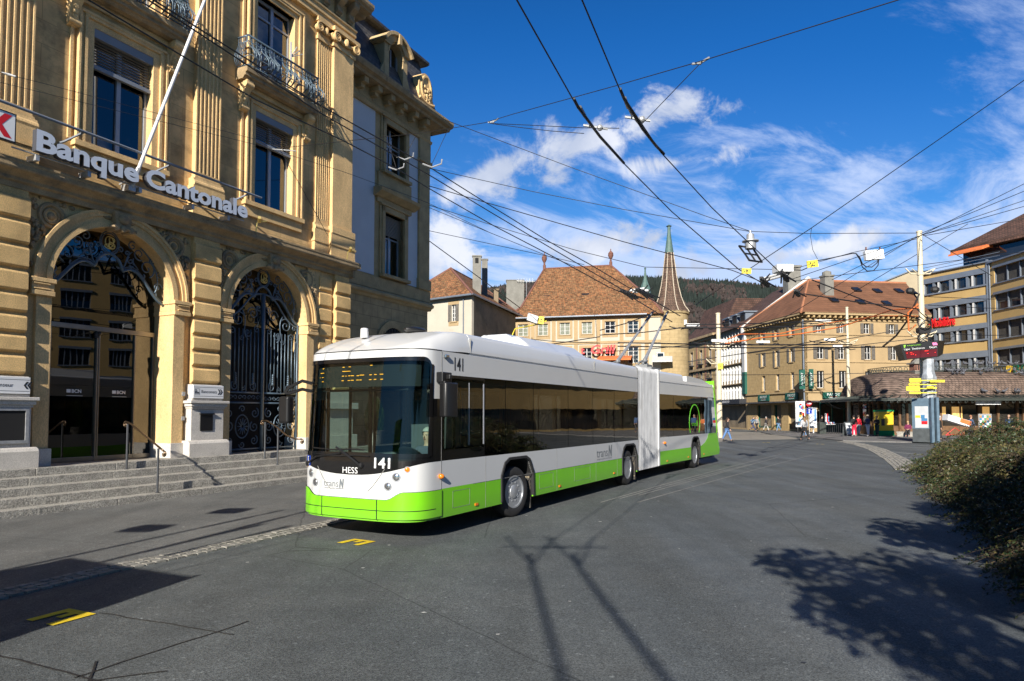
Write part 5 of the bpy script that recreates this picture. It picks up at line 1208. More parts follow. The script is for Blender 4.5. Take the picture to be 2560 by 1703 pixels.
M['plaster_white'] = mat('white_plaster', (.46, .42, .345), rough=.95, var=.06, vs=.8, fine=.06, fs=20, stain=((.36, .31, .23), 1.0, .6, .85))
M['plaster_yel'] = brick('yellow_ashlar', (.42, .305, .155), (.385, .275, .135), (.30, .215, .11), 1.1, .42, ms=.012, bump=.1, var=.14, axis='hz')
M['plaster_yel2'] = mat('yellow_render', (.37, .27, .148), rough=.95, var=.1, vs=.7, fine=.08, fs=18, stain=((.29, .21, .115), .8, .6, .85))
M['brownish'] = mat('brownish_plaster', (.21, .165, .11), rough=.95, var=.25, vs=.6, fine=.15, fs=12, stain=((.11, .09, .06), .5, .5, .75))  # darker brown than the front plaster, with random blotches
M['tiles'] = brick('old_clay_tiles', (.26, .092, .036), (.14, .06, .03), (.07, .045, .03), .26, .24, ms=.02, bump=.6, var=.55, axis='hz', vs=3.2, c3=(.22, .15, .07), vary=11.0)
M['tiles_new'] = brick('brown_clay_tiles', (.20, .092, .05), (.165, .076, .042), (.12, .06, .035), .30, .30, ms=.03, bump=.4, var=.2, axis='hz', vs=.8)
M['tiles_dark'] = brick('dark_roof_tiles', (.115, .06, .045), (.085, .048, .038), (.04, .028, .022), .30, .30, ms=.03, bump=.4, var=.35, axis='hz', vs=1.2)
M['shingle'] = brick('turret_shingles', (.135, .085, .06), (.105, .068, .05), (.05, .035, .028), .22, .30, ms=.025, bump=.5, var=.3, axis='hz', vs=2.5)
M['copper'] = mat('green_copper', (.075, .135, .12), rough=.6, var=.2, vs=3)
M['concrete_grey'] = mat('grey_concrete', (.2, .195, .175), rough=.95, var=.2, vs=1.2, fine=.12, fs=20, stain=((.16, .155, .14), 1.6, .55, .8))
M['terra'] = mat('terracotta', (.17, .075, .055), rough=.8, var=.25, vs=6)
M['redbrick'] = brick('red_brick', (.33, .12, .075), (.28, .10, .06), (.25, .2, .16), .25, .08, ms=.012, bump=.1, var=.2, axis='hz')
M['shutter'] = mat('grey_shutter', (.115, .105, .092), rough=.8, var=.3, vs=6)
M['shutter_blue'] = mat('blue_grey_shutter', (.19, .18, .165), rough=.8, var=.3, vs=6)
M['far_pane'] = mat('dark_window_pane', (.014, .017, .022), rough=.04, var=.3, vs=.8, spec=.8)
M['net'] = mat('curtained_pane', (.16, .175, .13), rough=.25, var=.3, vs=2.5, spec=.7)
M['wframe'] = mat('white_window_frame', (.55, .55, .535), rough=.6, var=.05)
M['zinc'] = mat('blue_grey_cladding', (.17, .20, .245), rough=.45, metal=.25, var=.12, vs=1.5)
M['panel_yel'] = mat('yellow_cladding', (.44, .30, .12), rough=.7, var=.1, vs=.5, fine=.06, fs=10)
M['blind_dark'] = brick('lowered_blinds', (.085, .08, .072), (.075, .07, .063), (.03, .03, .03), 6.0, .07, ms=.012, bump=.3, var=.2, axis='hz')
M['green_board'] = mat('dark_green_board', (.008, .085, .062), rough=.5, var=.06)
M['awning'] = mat('orange_awning', (.62, .17, .05), rough=.9, var=.15, vs=4)
M['shop'] = mat('dark_shopfront', (.02, .022, .024), rough=.12, var=.3, vs=.6, spec=.6)
M['wood'] = mat('orange_wood', (.36, .15, .035), rough=.6, var=.2, vs=3)
def solid_back(mb, s0, s1, d, z0, z1, n=-.45): mb.box(s0, s1, n-d, n, z0, z1)
def fwin(fac, T, h, wall_t=.28, shut=None, mull=1, rows=3, frame='wframe', pane='far_pane', sill='plaster_yel2', curtain=False, surround=None, arch=0):
    a, b, z0, z1 = h; c = (a+b)/2; mb = MB(T=lambda s, n, z: (s, -n, z)); t = .065; n = -.16
    mb.box(a, a+t, n-.06, n, z0, z1); mb.box(b-t, b, n-.06, n, z0, z1); mb.box(a, b, n-.06, n, z0, z0+t); mb.box(a, b, n-.06, n, z1-t, z1)
    for i in range(1, mull+1): x = a+(b-a)*i/(mull+1); mb.box(x-t*.6, x+t*.6, n-.06, n+.01, z0, z1)
    for i in range(1, rows): z = z0+(z1-z0)*i/rows; mb.box(a, b, n-.05, n-.005, z-.02, z+.02)
    w_ = mb.build('window', M[frame], T)
    mb = MB(T=lambda s, n, z: (s, -n, z)); mb.box(a, b, -.4, n-.04, z0, z1); mb.build('pane', M[pane], w_)
    mb = MB(T=lambda s, n, z: (s, -n, z)); mb.box(a-.12, b+.12, -.2, .10, z0-.10, z0); 
    if surround: 
        for q in ((a-.16, a, z0, z1+.18), (b, b+.16, z0, z1+.18), (a, b, z1, z1+.18)): mb.box(q[0], q[1], -.2, .05, q[2], q[3])
    mb.build('sill', M[sill], w_)
    if shut:
        for x0, x1 in ((a-(b-a)*.50-.04, a-.03), (b+.03, b+(b-a)*.50+.04)):
            mb = MB(T=lambda s, n, z: (s, -n, z)); mb.box(x0, x1, .02, .07, z0, z1)
            for k in range(1, 9): z = z0+(z1-z0)*k/9; mb.box(x0+.06, x1-.06, .068, .08, z-.02, z+.02)
            mb.build('shutter', M[shut], T)
    return w_
FM = lambda: MB(T=lambda s, n, z: (s, -n, z))

# --- old house with shutters and tall chimneys, left of the hall
c0 = at(1179, 900, 60); HF = Fac((c0.x, c0.y), 125.4); HS = Fac((c0.x, c0.y), 17)
house = HF.thing('old_house', 'pale old house with tiled hip roof, grey shutters and a grimy shaded flank', 'building')
ze = HF.sz(1179, 737)[1]; pu = lambda u, v: HF.sz(u, v)
h1 = HF.hole(1128, 762, 1140, 804); h0 = HF.hole(1070, 768, 1076, 806)
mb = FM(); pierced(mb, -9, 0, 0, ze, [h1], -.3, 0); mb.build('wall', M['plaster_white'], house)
fwin(HF, house, h1, shut='shutter', rows=4)
mb = FM(); mb.box(h1[0]-.35, h1[1]+.35, -.05, .02, h1[3], h1[3]+.35); mb.box(h1[0]-.3, h1[1]+.3, -.05, .02, h1[2]-.4, h1[2]); mb.build('window_band', M['plaster_yel2'], house)
# flank and back as one solid, in the house's own axes
rel = math.radians(125.4-17); LF = 13.5
fx, fy = math.cos(rel), math.sin(rel)                           # flank direction in (along, into) axes
mb = MB(); P = [(0, 0), (LF*fx, LF*fy), (LF*fx-9, LF*fy), (-9, 0)]
mb.prism([(p[0], p[1]+.3) if i in (0, 3) else p for i, p in enumerate(P)], 'z', 0, ze-.02); mb.build('flank_wall', M['brownish'], house)
mb = MB(); o = .55
E_ = [(o, -o), (LF*fx+o, LF*fy+o), (LF*fx-9-o, LF*fy+o), (-9-o, -o)]
ap = HF.sz(1127, 671, -3.6); ax, az = ap[0], ap[1]; ay = 3.6
bx, by = ax+fx*7, ay+fy*7
vs = [(p[0], p[1], ze-.05) for p in E_]+[(ax, ay, az), (bx, by, az)]
mb.add(vs, [(0, 3, 4), (0, 4, 5, 1), (1, 5, 2), (2, 5, 4, 3)]); mb.build('roof', M['tiles'], house)
mb = MB(); mb.tube([vs[0], vs[4]], .12, 6); mb.tube([vs[3], vs[4], vs[5], vs[1]], .10, 6); mb.build('ridge_tiles', M['terra'], house)
mb = MB(); mb.tube([(E_[3][0], E_[3][1], ze-.06), (E_[0][0], E_[0][1], ze-.06), (E_[1][0], E_[1][1], ze-.06)], .09, 6); mb.tube([(-.9, -.08, ze-.2), (-.9, -.08, 0)], .05, 6); mb.build('gutter', M['zinc'], house)
def chimney(label, u0, u1, vt, vb, Y, m, hole=True):
    a, b = at(u0, vt, Y), at(u1, vt, Y); w_ = b.x-a.x; zb = at(u0, vb, Y).z-2; c = (a.x+b.x)/2
    mb = MB(); mb.box(-w_/2, w_/2, -w_*.3, w_*.3, zb, a.z-.5); mb.box(-w_/2-.06, w_/2+.06, -w_*.3-.06, w_*.3+.06, a.z-.12, a.z); mb.box(-w_/2, w_/2, -w_*.3, w_*.3, a.z-.5, a.z-.12)
    o = mb.build('chimney', M[m]); o.location = (c, Y, 0); tag(o, label, 'chimney', 'chimneys on the roofs')
    if hole:
        mb = MB(); mb.box(-w_*.2, w_*.2, -w_*.3-.02, -w_*.3+.05, a.z-.75, a.z-.25); f = mb.build('flue_opening', M['dark'], o)
chimney('tall grey chimney beside the old house roof, taller of the pair', 1182, 1203, 640, 742, 64, 'concrete_grey')
chimney('tall grey chimney just right of its taller twin', 1205, 1219, 648, 748, 66, 'concrete_grey', False)
chimney('short dark chimney on the flank of the old house roof', 1233, 1246, 723, 760, 68, 'brownish', False)
chimney('broad grey block chimney between the old house and the tiled hall', 1266, 1310, 702, 790, 84, 'concrete_grey', False)
mb = MB(); p = at(1316, 700, 83); mb.tube([(p.x, p.y, p.z-4), (p.x, p.y, p.z)], .04, 5); mb.tube([(p.x-1.2, p.y, p.z-.1), (p.x+1, p.y, p.z-.2)], .03, 4); 
for i in range(6): mb.tube([(p.x-1+.35*i, p.y, p.z-.35), (p.x-1+.35*i, p.y, p.z+.2)], .015, 4)
tag(mb.build('aerial', M['galv']), 'spindly television aerial behind the broad chimney', 'aerial')

# --- the hall with the steep tiled roof and corner turret
a0 = at(1281, 900, 80); G = Fac((a0.x, a0.y), 103.5)
hall = G.thing('old_hall', 'cream old hall with steep mottled tile roof and round corner turret', 'building')
sR, zE = G.sz(1640, 783); z8 = lambda x, y: (1060+x/3.367, 560+y/3.367)
hw = []
for x0, x1, y0, y1 in ((790,875,846,946),(958,1042,842,940),(1142,1228,832,934),(1328,1415,826,926),(1522,1610,820,920),(1715,1805,816,916)): hw.append(G.hole(*z8(x0,y0), *z8(x1,y1)))
hl = []
for x0, x1, y0, y1 in ((1328,1412,1044,1180),(1523,1608,1038,1175),(1717,1806,1036,1172),(1142,1226,1050,1185)): hl.append(G.hole(*z8(x0,y0), *z8(x1,y1)))
mb = FM(); pierced(mb, -.2, sR+1.5, 0, zE, hw+hl, -.3, 0); mb.build('wall', M['plaster_white'], hall)
mb = FM()
for h in hw+hl:
    g = .30
    for q in ((h[0]-g, h[0], h[2]-.45, h[3]+.3), (h[1], h[1]+g, h[2]-.45, h[3]+.3), (h[0], h[1], h[3], h[3]+.3), (h[0], h[1], h[2]-.45, h[2])): mb.box(q[0], q[1], -.02, .03, q[2], q[3])
zm = G.sz(*z8(1400, 1000))[1]; mb.box(-.2, sR+.5, -.02, .08, zm-.15, zm+.15); mb.box(-.2, sR+.5, -.02, .14, zE-.45, zE-.05)
for x in (-.1, *[ (a[1]+b[0])/2 for a, b in zip(hw, hw[1:])], hw[-1][1]+.9): mb.box(x-.22, x+.22, -.02, .045, 0, zE-.4)
mb.build('stone_dressings', M['plaster_yel2'], hall)
for i_, h in enumerate(hw): fwin(G, hall, h, rows=3, pane='net' if i_ < 4 else 'far_pane')
for h in hl: fwin(G, hall, h, rows=4)
M['curt_red'] = mat('pink_curtain', (.42, .10, .12), rough=.9, var=.15)
for h in hl[1:3]:
    mb = FM(); mb.box(h[0]+.06, h[1]-.06, -.24, -.225, h[2]+.05, h[3]-.7); mb.build('pink_curtain', M['curt_red'], hall)
mb = FM(); solid_back(mb, -.2, sR+1, 10, 0, zE, -.4); mb.build('back_volume', M['brownish'], hall)
# steep hipped roof, flared at the eaves
zR = G.sz(1445, 668, -5.5)[1]; ra = G.sz(1361, 674, -5.5)[0]; rb = G.sz(1527, 665, -5.5)[0]; e = .6
lo = [(-.2-e, e), (sR+.8, e), (sR+.8, -11-e), (-.2-e, -11-e)]; mid = [(.9, -.7), (sR-.2, -.7), (sR-.2, -10.3), (.9, -10.3)]
zmid = zE+1.35
V_ = [(p[0], p[1], zE-.12) for p in lo]+[(p[0], p[1], zmid) for p in mid]+[(ra, -5.5, zR), (rb, -5.5, zR)]
mb = FM(); mb.add(V_, [(0,1,5,4), (1,2,6,5), (2,3,7,6), (3,0,4,7), (4,5,9,8), (5,6,9), (6,7,8,9), (7,4,8)]); rf = mb.build('roof', M['tiles'], hall)
mb = FM(); mb.tube([V_[0], V_[4], V_[8], V_[9], V_[5], V_[1]], .13, 6); mb.build('ridge_tiles', M['terra'], hall)
mb = FM(); mb.tube([(-.8, .62, zE-.15), (sR-1, .62, zE-.15)], .10, 6); mb.build('gutter', M['zinc'], hall)
for x, y in ((1030, 628), (1358, 613), (1605, 606)):       # skylights lying on the slope
    u, v = z8(x, y); fz = (G.sz(u, v, -3)[1]-zmid)/(zR-zmid); n = -.7-4.8*fz; s, z = G.sz(u, v, n)
    mb = FM(); mb.obox((s, n+.10, z), (.42, 0, 0), (0, -.34, .50*(zR-zmid)/4.8*.7), (0, .04, .03)); mb.build('skylight', M['far_pane'], rf)
M['urn'] = M['terra']
for s in (ra, rb):
    mb = FM(); mb.lathe([(r_*.85, z_*.78) for r_, z_ in [(.0, 0), (.22, 0), (.22, .7), (.12, .8), (.16, .95), (.10, 1.05), (.22, 1.25), (.36, 1.6), (.40, 1.8), (.34, 1.85), (.38, 2.0), (.25, 2.25), (.08, 2.4), (.06, 2.7), (0, 2.8)]], (s, -5.5, zR-.1), 12); mb.build('finial', M['terra'], rf, smooth=True)
# turret
TC = at(1676, 900, 77.5); tY = 77.5; tr_ = (1721-1631)/2/FPX*tY; zt = lambda v: at(1676, v, tY).z; px2m = tY/FPX
tu = thing('round_turret', 'round stone turret with concave shingled spire and green copper tip', 'tower', (TC.x, TC.y, 0))
mb = MB(); mb.lathe([(tr_, 0), (tr_, zt(790)), (tr_+.15, zt(788)), (tr_+.18, zt(783)), (0, zt(783))], n=36); mb.build('wall', brick('turret_ashlar', (.40,.305,.165), (.36,.27,.14), (.26,.195,.10), 1.0, .42, ms=.014, bump=.15, var=.12, axis='hz'), tu, smooth=True)
pr = [(tr_*1.10, 784), (tr_*1.06, 780), (tr_*.86, 768), (tr_*.66, 745), (tr_*.50, 715), (tr_*.40, 690), (tr_*.30, 655), (tr_*.235, 633)]
mb = MB(); mb.lathe([(r, zt(v)) for r, v in pr], n=16); mb.build('spire', M['shingle'], tu)
mb = MB(); mb.lathe([(tr_*.25, zt(633)), (tr_*.16, zt(605)), (tr_*.09, zt(580)), (tr_*.09, zt(568)), (tr_*.16, zt(566)), (tr_*.05, zt(563)), (0, zt(561))], n=10); mb.build('spire_tip', M['copper'], tu, smooth=True)
mb = MB()
for j in range(8):
    a = j*math.pi/4+.2; mb.tube([(r*1.005*math.cos(a), r*1.005*math.sin(a), zt(v)) for r, v in pr], .06, 4)
mb.build('spire_ribs', mat('pale_hip_tiles', (.42,.36,.28), var=.2), tu)
mb = MB(); mb.box(-1.95, -1.1, -tr_*.86-.05, -tr_*.5, zt(907), zt(885)); mb.build('window_frame', M['wframe'], tu); mb = MB(); mb.box(-1.85, -1.2, -tr_*.86-.07, -tr_*.6, zt(905), zt(887)); mb.build('pane', M['far_pane'], tu); mb = MB(); mb.box(1.15, 1.45, -tr_*.9, -tr_*.5, zt(818), zt(805)); mb.build('slit_window', M['wframe'], tu)
# second little copper spire behind
p = at(1613, 690, 95); mb = MB(); mb.lathe([(.85, -3.2), (.75, -1.6), (.5, -.9), (.28, -.3), (.13, .8), (.10, 1.25), (.18, 1.3), (.05, 1.5), (0, 1.55)], (p.x, p.y, p.z-.3), 8); tag(mb.build('copper_spire', M['copper']), 'little green copper spire behind the hall roof', 'tower')
# Grill lettering and menu lamps over the hall's terrace
gs = G.thing('grill_sign', 'red lettering reading Grill above the terrace of the hall', 'sign')
s0, z0 = G.sz(*z8(1395, 1092), .8); s1 = G.sz(*z8(1602, 1092), .8)[0]
mb = FM(); put_text(mb, 'Grill', (s0, .8, z0), (1,0,0), (0,0,1), .95, .04, .03, 'LEFT', s1-s0, .2); put_text(mb, 't', (s0-1.0, .8, z0), (1,0,0), (0,0,1), .8, .04, .03); mb.build('letters', M['red'], gs, fix=False)
s0, z0 = G.sz(*z8(1640, 1105), .8); s1 = G.sz(*z8(1730, 1105), .8)[0]
mb = FM(); put_text(mb, 'Brasserie', (s0, .8, z0), (1,0,0), (0,0,1), .45, .03, .0, 'LEFT', s1-s0+.6)
for x in (s0, s0+.6, s0+1.2, s0+1.8): mb.box(x-.03, x+.03, .75, .8, z0-.9, z0)
bs = mb.build('terrace_sign', M['ink'], None, fix=False); bs.location = G.loc; bs.rotation_euler = (0, 0, G.rot); tag(bs, 'thin dark lettering on posts right of the red Grill sign', 'sign')
mb = FM(); s0, z0 = G.sz(*z8(1500, 1125), 1.5); s1 = G.sz(*z8(1700, 1150), 1.5)[0]; mb.prism([(0, z0+.3), (2.6, z0-.25), (2.6, z0-.4), (0, z0+.1)], 'x', s0-.5, s1+.6)
o = mb.build('terrace_awning', M['awning']); o.location = G.loc; o.rotation_euler = (0, 0, G.rot); tag(o, 'low red-brown awning below the Grill sign', 'awning')
mb = FM(); s0, z0 = G.sz(*z8(1885, 1150), 2.0); mb.prism([(0, z0+.7), (1.6, z0), (1.6, z0-.15), (0, z0+.5)], 'x', s0+.4, s0+2.6)
o = mb.build('market_awning', M['whiteline']); o.location = G.loc; o.rotation_euler = (0, 0, G.rot); tag(o, 'pale lean-to awning at the foot of the round turret', 'awning')

# --- bookshop corner building
Cn = at(2012, 900, 75); PR = Fac((Cn.x, Cn.y), 82); PL = Fac((Cn.x, Cn.y), 172)
shop = PR.thing('corner_building', 'yellow stone corner building with brown hip roof and green bookshop boards', 'building')
zE = PR.sz(2016, 781)[1]; LR, LL = 15.0, 13.4
r3 = lambda x, y: (1840+x/4.612, 540+y/4.612); r1 = lambda x, y: (1700+x/3.336, 660+y/3.336); r2 = lambda x, y: (2060+x/3.646, 700+y/3.646)
row1 = [PR.hole(*r3(920,1268), *r3(985,1348)), PR.hole(*r3(1188,1248), *r3(1245,1350)), PR.hole(*r3(1472,1240), *r3(1542,1358)), PR.hole(*r3(1762,1250), *r3(1828,1362))]
row2 = [PR.hole(*r1(1142,690), *r1(1200,792)), PR.hole(*r1(1318,690), *r1(1372,795)), PR.hole(*r2(370,600), *r2(430,728)), PR.hole(*r2(610,605), *r2(662,730))]
row3 = [PR.hole(*r1(1140,892), *r1(1200,1035)), PR.hole(*r1(1325,892), *r1(1385,1035)), PR.hole(*r2(375,835), *r2(432,985)), PR.hole(*r2(610,838), *r2(662,985))]
zc = PR.sz(*r1(1250, 1062))[1]; zg = PR.sz(*r1(1250, 1155))[1]
gh = (PR.sz(*r1(1150, 1200))[0], LR-3.2, .3, zg)
mb = FM(); pierced(mb, 0, LR, 0, zE, row1+row2+row3+[gh], -.3, 0); mb.build('wall', M['plaster_yel2'], shop)
for h in row1+row2: fwin(PR, shop, h, shut='shutter', rows=2, surround=1)
for h in row3: fwin(PR, shop, h, rows=1, surround=1)
mb = FM(); z_ = PR.sz(*r3(1500, 1365))[1]; mb.box(0, LR, -.02, .10, z_-.15, z_); z_ = PR.sz(*r1(1260, 812))[1]; mb.box(0, LR, -.02, .10, z_-.12, z_)
mb.box(0, LR, -.02, .16, zc-.15, zc+.02); mb.box(-.02, LR, -.1, .12, zE-.9, zE-.75); mb.box(-.3, LR, -.1, .75, zE-.32, zE-.05); mb.box(-.1, LR, -.1, .35, zE-.5, zE-.32)
mb.build('cornice', M['plaster_yel2'], shop)
for i in range(24): mb = FM(); x = .2+.64*i; mb.box(x-.10, x+.10, .1, .62, zE-.62, zE-.34); mb.build('bracket', M['plaster_yel'], shop)
mb = FM(); mb.box(gh[0], gh[1], -3.0, -2.9, .1, zg); mb.box(gh[0], gh[1], -3, -.3, zg-.02, zg+.1, 1); mb.box(gh[0]-.3, gh[1]+.3, -3, -.3, 0, .12, 1); mb.build('arcade_recess', [M['shop'], M['plaster_yel2']], shop)
mb = FM()
for x in (gh[0]+2.9, gh[0]+4.2, gh[0]+5.6): mb.box(x-.08, x+.08, -1.3, -1.15, .1, 3.0)
mb.box(gh[0]+2.8, gh[0]+5.7, -1.3, -1.1, 2.8, 3.0); mb.box(gh[0]+2.9, gh[0]+5.6, -1.25, -1.2, 1.9, 1.98); mb.build('green_shopfront', M['green_board'], shop)
# left facade in the same axes (its direction runs into the block)
dl = math.radians(172-82)
def PLw(s, n, z):      # left facade coordinates (s negative going away) -> axes of the corner building
    return (-math.cos(dl)*0+n*-1, -s, z) if False else (-n, -s, z)
mb = MB(T=PLw)
q1 = [PL.hole(*r1(672,575), *r1(700,655)), PL.hole(*r1(788,550), *r1(815,635)), PL.hole(*r1(910,512), *r1(942,605))]
q2 = [PL.hole(*r1(675,745), *r1(703,858)), PL.hole(*r1(792,722), *r1(820,860)), PL.hole(*r1(912,705), *r1(945,818))]
q3 = [PL.hole(*r1(685,935), *r1(712,1062)), PL.hole(*r1(800,920), *r1(828,1055)), PL.hole(*r1(922,905), *r1(952,1048))]
zcl = zc
g1 = PL.hole(*r1(645,1180), *r1(762,1345)); g2 = PL.hole(*r1(785,1175), *r1(845,1350)); g3 = PL.hole(*r1(905,1170), *r1(1012,1360))
gl = [(g[0], g[1], .35, zg-.2) for g in (g1, g2, g3)]
pierced(mb, -LL, 0, 0, zE, q1+q2+q3+gl, -.3, 0); mb.build('wall', M['plaster_yel'], shop)
def fwinL(h, shut, rows):
    a, b, z0, z1 = h; mb = MB(T=PLw); t = .07; n = -.2
    for q in ((a, a+t, z0, z1), (b-t, b, z0, z1), ((a+b)/2-.04, (a+b)/2+.04, z0, z1), (a, b, z0, z0+t), (a, b, z1-t, z1), (a, b, z0+(z1-z0)*.66, z0+(z1-z0)*.66+.05)): mb.box(q[0], q[1], n-.05, n, q[2], q[3])
    w_ = mb.build('window', M['wframe'], shop); mb = MB(T=PLw); mb.box(a, b, -.4, -.24, z0, z1); mb.build('pane', M['far_pane'], w_)
    mb = MB(T=PLw); mb.box(a-.12, b+.12, -.2, .10, z0-.10, z0); mb.build('sill', M['plaster_yel2'], w_)
    if shut:
        for x0, x1 in ((a-(b-a)*.5, a-.03), (b+.03, b+(b-a)*.5)): mb = MB(T=PLw); mb.box(x0, x1, .02, .08, z0, z1); mb.build('shutter', M[shut], shop)
for h in q1+q2: fwinL(h, 'shutter', 2)
for h in q3: fwinL(h, None, 1)
mb = MB(T=PLw); mb.box(-LL, .16, -.02, .16, zc-.15, zc+.02); mb.box(-LL, .3, -.1, .75, zE-.32, zE-.05); mb.box(-LL, .1, -.1, .35, zE-.5, zE-.32); mb.build('cornice', M['plaster_yel2'], shop)
for i in range(21): mb = MB(T=PLw); x = -.3-.64*i; mb.box(x-.10, x+.10, .1, .62, zE-.62, zE-.34); mb.build('bracket', M['plaster_yel'], shop)
mb = MB(T=PLw); mb.box(-LL, -.1, -1.2, -1.1, .1, zg); mb.box(-LL+.5, -2.2, -.5, -.45, .4, zg-.9, 1); mb.box(-LL, -.1, -1.2, -.3, 0, .35, 1); mb.build('shop_window', [M['shop'], M['wood']], shop)
mb = MB(T=PLw)
for g in gl[:2]:
    for q in ((g[0], g[0]+.12), (g[1]-.12, g[1])): mb.box(q[0], q[1], -.3, -.15, g[2], g[3])
    mb.box(g[0], g[1], -.3, -.15, g[2], g[2]+.15)
mb.build('green_shop_frame', M['green_board'], shop)
# canopy round the corner
mb = FM(); mb.box(-1.2, 5.3, .0, 1.2, zg+.0, zg+.16); mb.build('canopy', M['slate'], shop)
mb = MB(T=PLw); mb.box(-LL+.5, .0, .0, 1.2, zg+.0, zg+.16); mb.build('canopy', M['slate'], shop)
mb = MB(); mb.box(.3, LR, .42, 14, 0, zE); mb.build('back_volume', M['brownish'], shop)
# hip roof
zR = PR.sz(2021, 701, -7)[1]; ra = PR.sz(2021, 701, -7)[0]; e = .8
V_ = [(-e, e, zE-.1), (LR, e, zE-.1), (LR, -14, zE-.1), (-e, -14, zE-.1), (ra, -7, zR), (LR+3, -7, zR)]
mb = FM(); mb.add(V_, [(0,1,5,4), (0,4,3), (3,4,5,2)]); rf = mb.build('roof', M['tiles_new'], shop)
mb = FM(); mb.tube([V_[0], V_[4], V_[5]], .14, 6); mb.tube([V_[3], V_[4]], .12, 6); mb.build('ridge_tiles', mat('new_ridge_tiles', (.38,.16,.08), var=.15), rf)
for u, v in ((2140, 726), (2192, 729), (2246, 729), (2280, 733), (2083, 752), (2150, 757), (2215, 760)):
    k = .4
    for _ in range(8): s, z = PR.sz(u, v, e-(7+e)*k); k = max(.05, min(.95, (z-zE+.1)/(zR-zE+.1)))
    n = e-(7+e)*k; mb = FM(); mb.obox((s, n+.12, z+.10), (.42, 0, 0), (0, -.42, .42*(zR-zE)/(7+e)), (0, .03, .06)); mb.build('skylight', M['far_pane'], rf)
p = PR.sz(2070, 720, -3.5); mb = FM(); mb.box(p[0]-.55, p[0]+.55, -4.2, -3.2, p[1]-2.5, p[1]+1.3); mb.box(p[0]-.62, p[0]+.62, -4.3, -3.1, p[1]+1.3, p[1]+1.5); mb.lathe([(.5, 0), (.5, .4), (0, .6)], (p[0], -3.7, p[1]+1.5), 10); mb.build('chimney', M['concrete_grey'], rf)
mb = MB(T=PLw); mb.tube([(-.05, .12, .3), (-.05, .12, zE-.8)], .09, 6); mb.build('downpipe', M['zinc'], shop)
def board(label, name, F, px0, px1, txt, vertical=False, T=None, n=.22, proj=0):
    t = F.thing(name, label, 'sign', 'dark green bookshop boards'); h = F.hole(*px0, *px1, n)
    a, b, z0, z1 = h; mb = FM()
    mb.box(a, b, n-.12, n, z0, z1); mb.build('board', M['green_board'], t)
    mb = FM()
    if vertical: put_text(mb, txt, (a+(b-a)*.66, n+.004, z0+(z1-z0)*.12), (0,0,1), (-1,0,0), (b-a)*.42, fit=(z1-z0)*.72, bold=.0); mb.box(a+(b-a)*.78, a+(b-a)*.80, n, n+.004, z0+(z1-z0)*.35, z0+(z1-z0)*.66, 1)
    else: put_text(mb, txt, (a+(b-a)*.19, n+.004, z0+(z1-z0)*.42), (1,0,0), (0,0,1), (z1-z0)*.40, fit=(b-a)*.62, bold=.0); mb.box(a+(b-a)*.3, a+(b-a)*.7, n, n+.004, z0+(z1-z0)*.28, z0+(z1-z0)*.31, 1)
    if not vertical: put_text(mb, 'LIBRAIRIE', (a+(b-a)*.26, n+.004, z0+(z1-z0)*.08), (1,0,0), (0,0,1), (z1-z0)*.12, fit=(b-a)*.46)
    else: put_text(mb, 'LIBRAIRIE', (a+(b-a)*.92, n+.004, z0+(z1-z0)*.30), (0,0,1), (-1,0,0), (b-a)*.11, fit=(z1-z0)*.42)
    mb.build('lettering', [M['white'], M['red']], t, fix=False)
board('wide dark green board reading PAYOT over the arcade on the sunny front', 'shop_sign', PR, r1(1192,1070), r1(1365,1122), 'PAYOT')
board('dark green PAYOT board over the left shop window of the side street', 'shop_sign', PL, r1(650,1092), r1(740,1143), 'PAYOT')
board('dark green PAYOT board over the side street nearest the corner', 'shop_sign', PL, r1(878,1075), r1(978,1132), 'PAYOT')
# the two tall blade boards stand out from the corner
for lab, u0, u1, v0, v1, Y in (('tall upright PAYOT blade board, the left one of two at the corner', 1997.5, 2013, 924, 973, 73.6), ('tall upright PAYOT blade board, the narrower right one at the corner', 2022, 2034, 923, 972, 74.4)):
    a, b = at(u0, v0, Y), at(u1, v1, Y); t = thing('blade_sign', lab, 'sign', ((a.x+b.x)/2, Y, 0), 0, 'dark green bookshop boards'); w_, z0, z1 = (b.x-a.x)/2, b.z, a.z
    mb = MB(); mb.box(-w_, w_, -.07, .07, z0, z1); mb.tube([(0, .1, z1-.2), (.3, 1.2, z1-.2)], .03, 4); mb.tube([(0, .1, z0+.2), (.3, 1.2, z0+.2)], .03, 4); mb.build('board', M['green_board'], t)
    mb = MB(); put_text(mb, 'PAYOT', (w_*.28, -.075, z0+(z1-z0)*.16), (0,0,1), (-1,0,0), w_*.72, fit=(z1-z0)*.66); mb.box(w_*.44, w_*.48, -.076, -.07, z0+.7, z1-.8, 1); put_text(mb, 'LIBRAIRIE', (w_*.82, -.075, z0+(z1-z0)*.3), (0,0,1), (-1,0,0), w_*.2, fit=(z1-z0)*.42); mb.build('lettering', [M['white'], M['red']], t, fix=False)

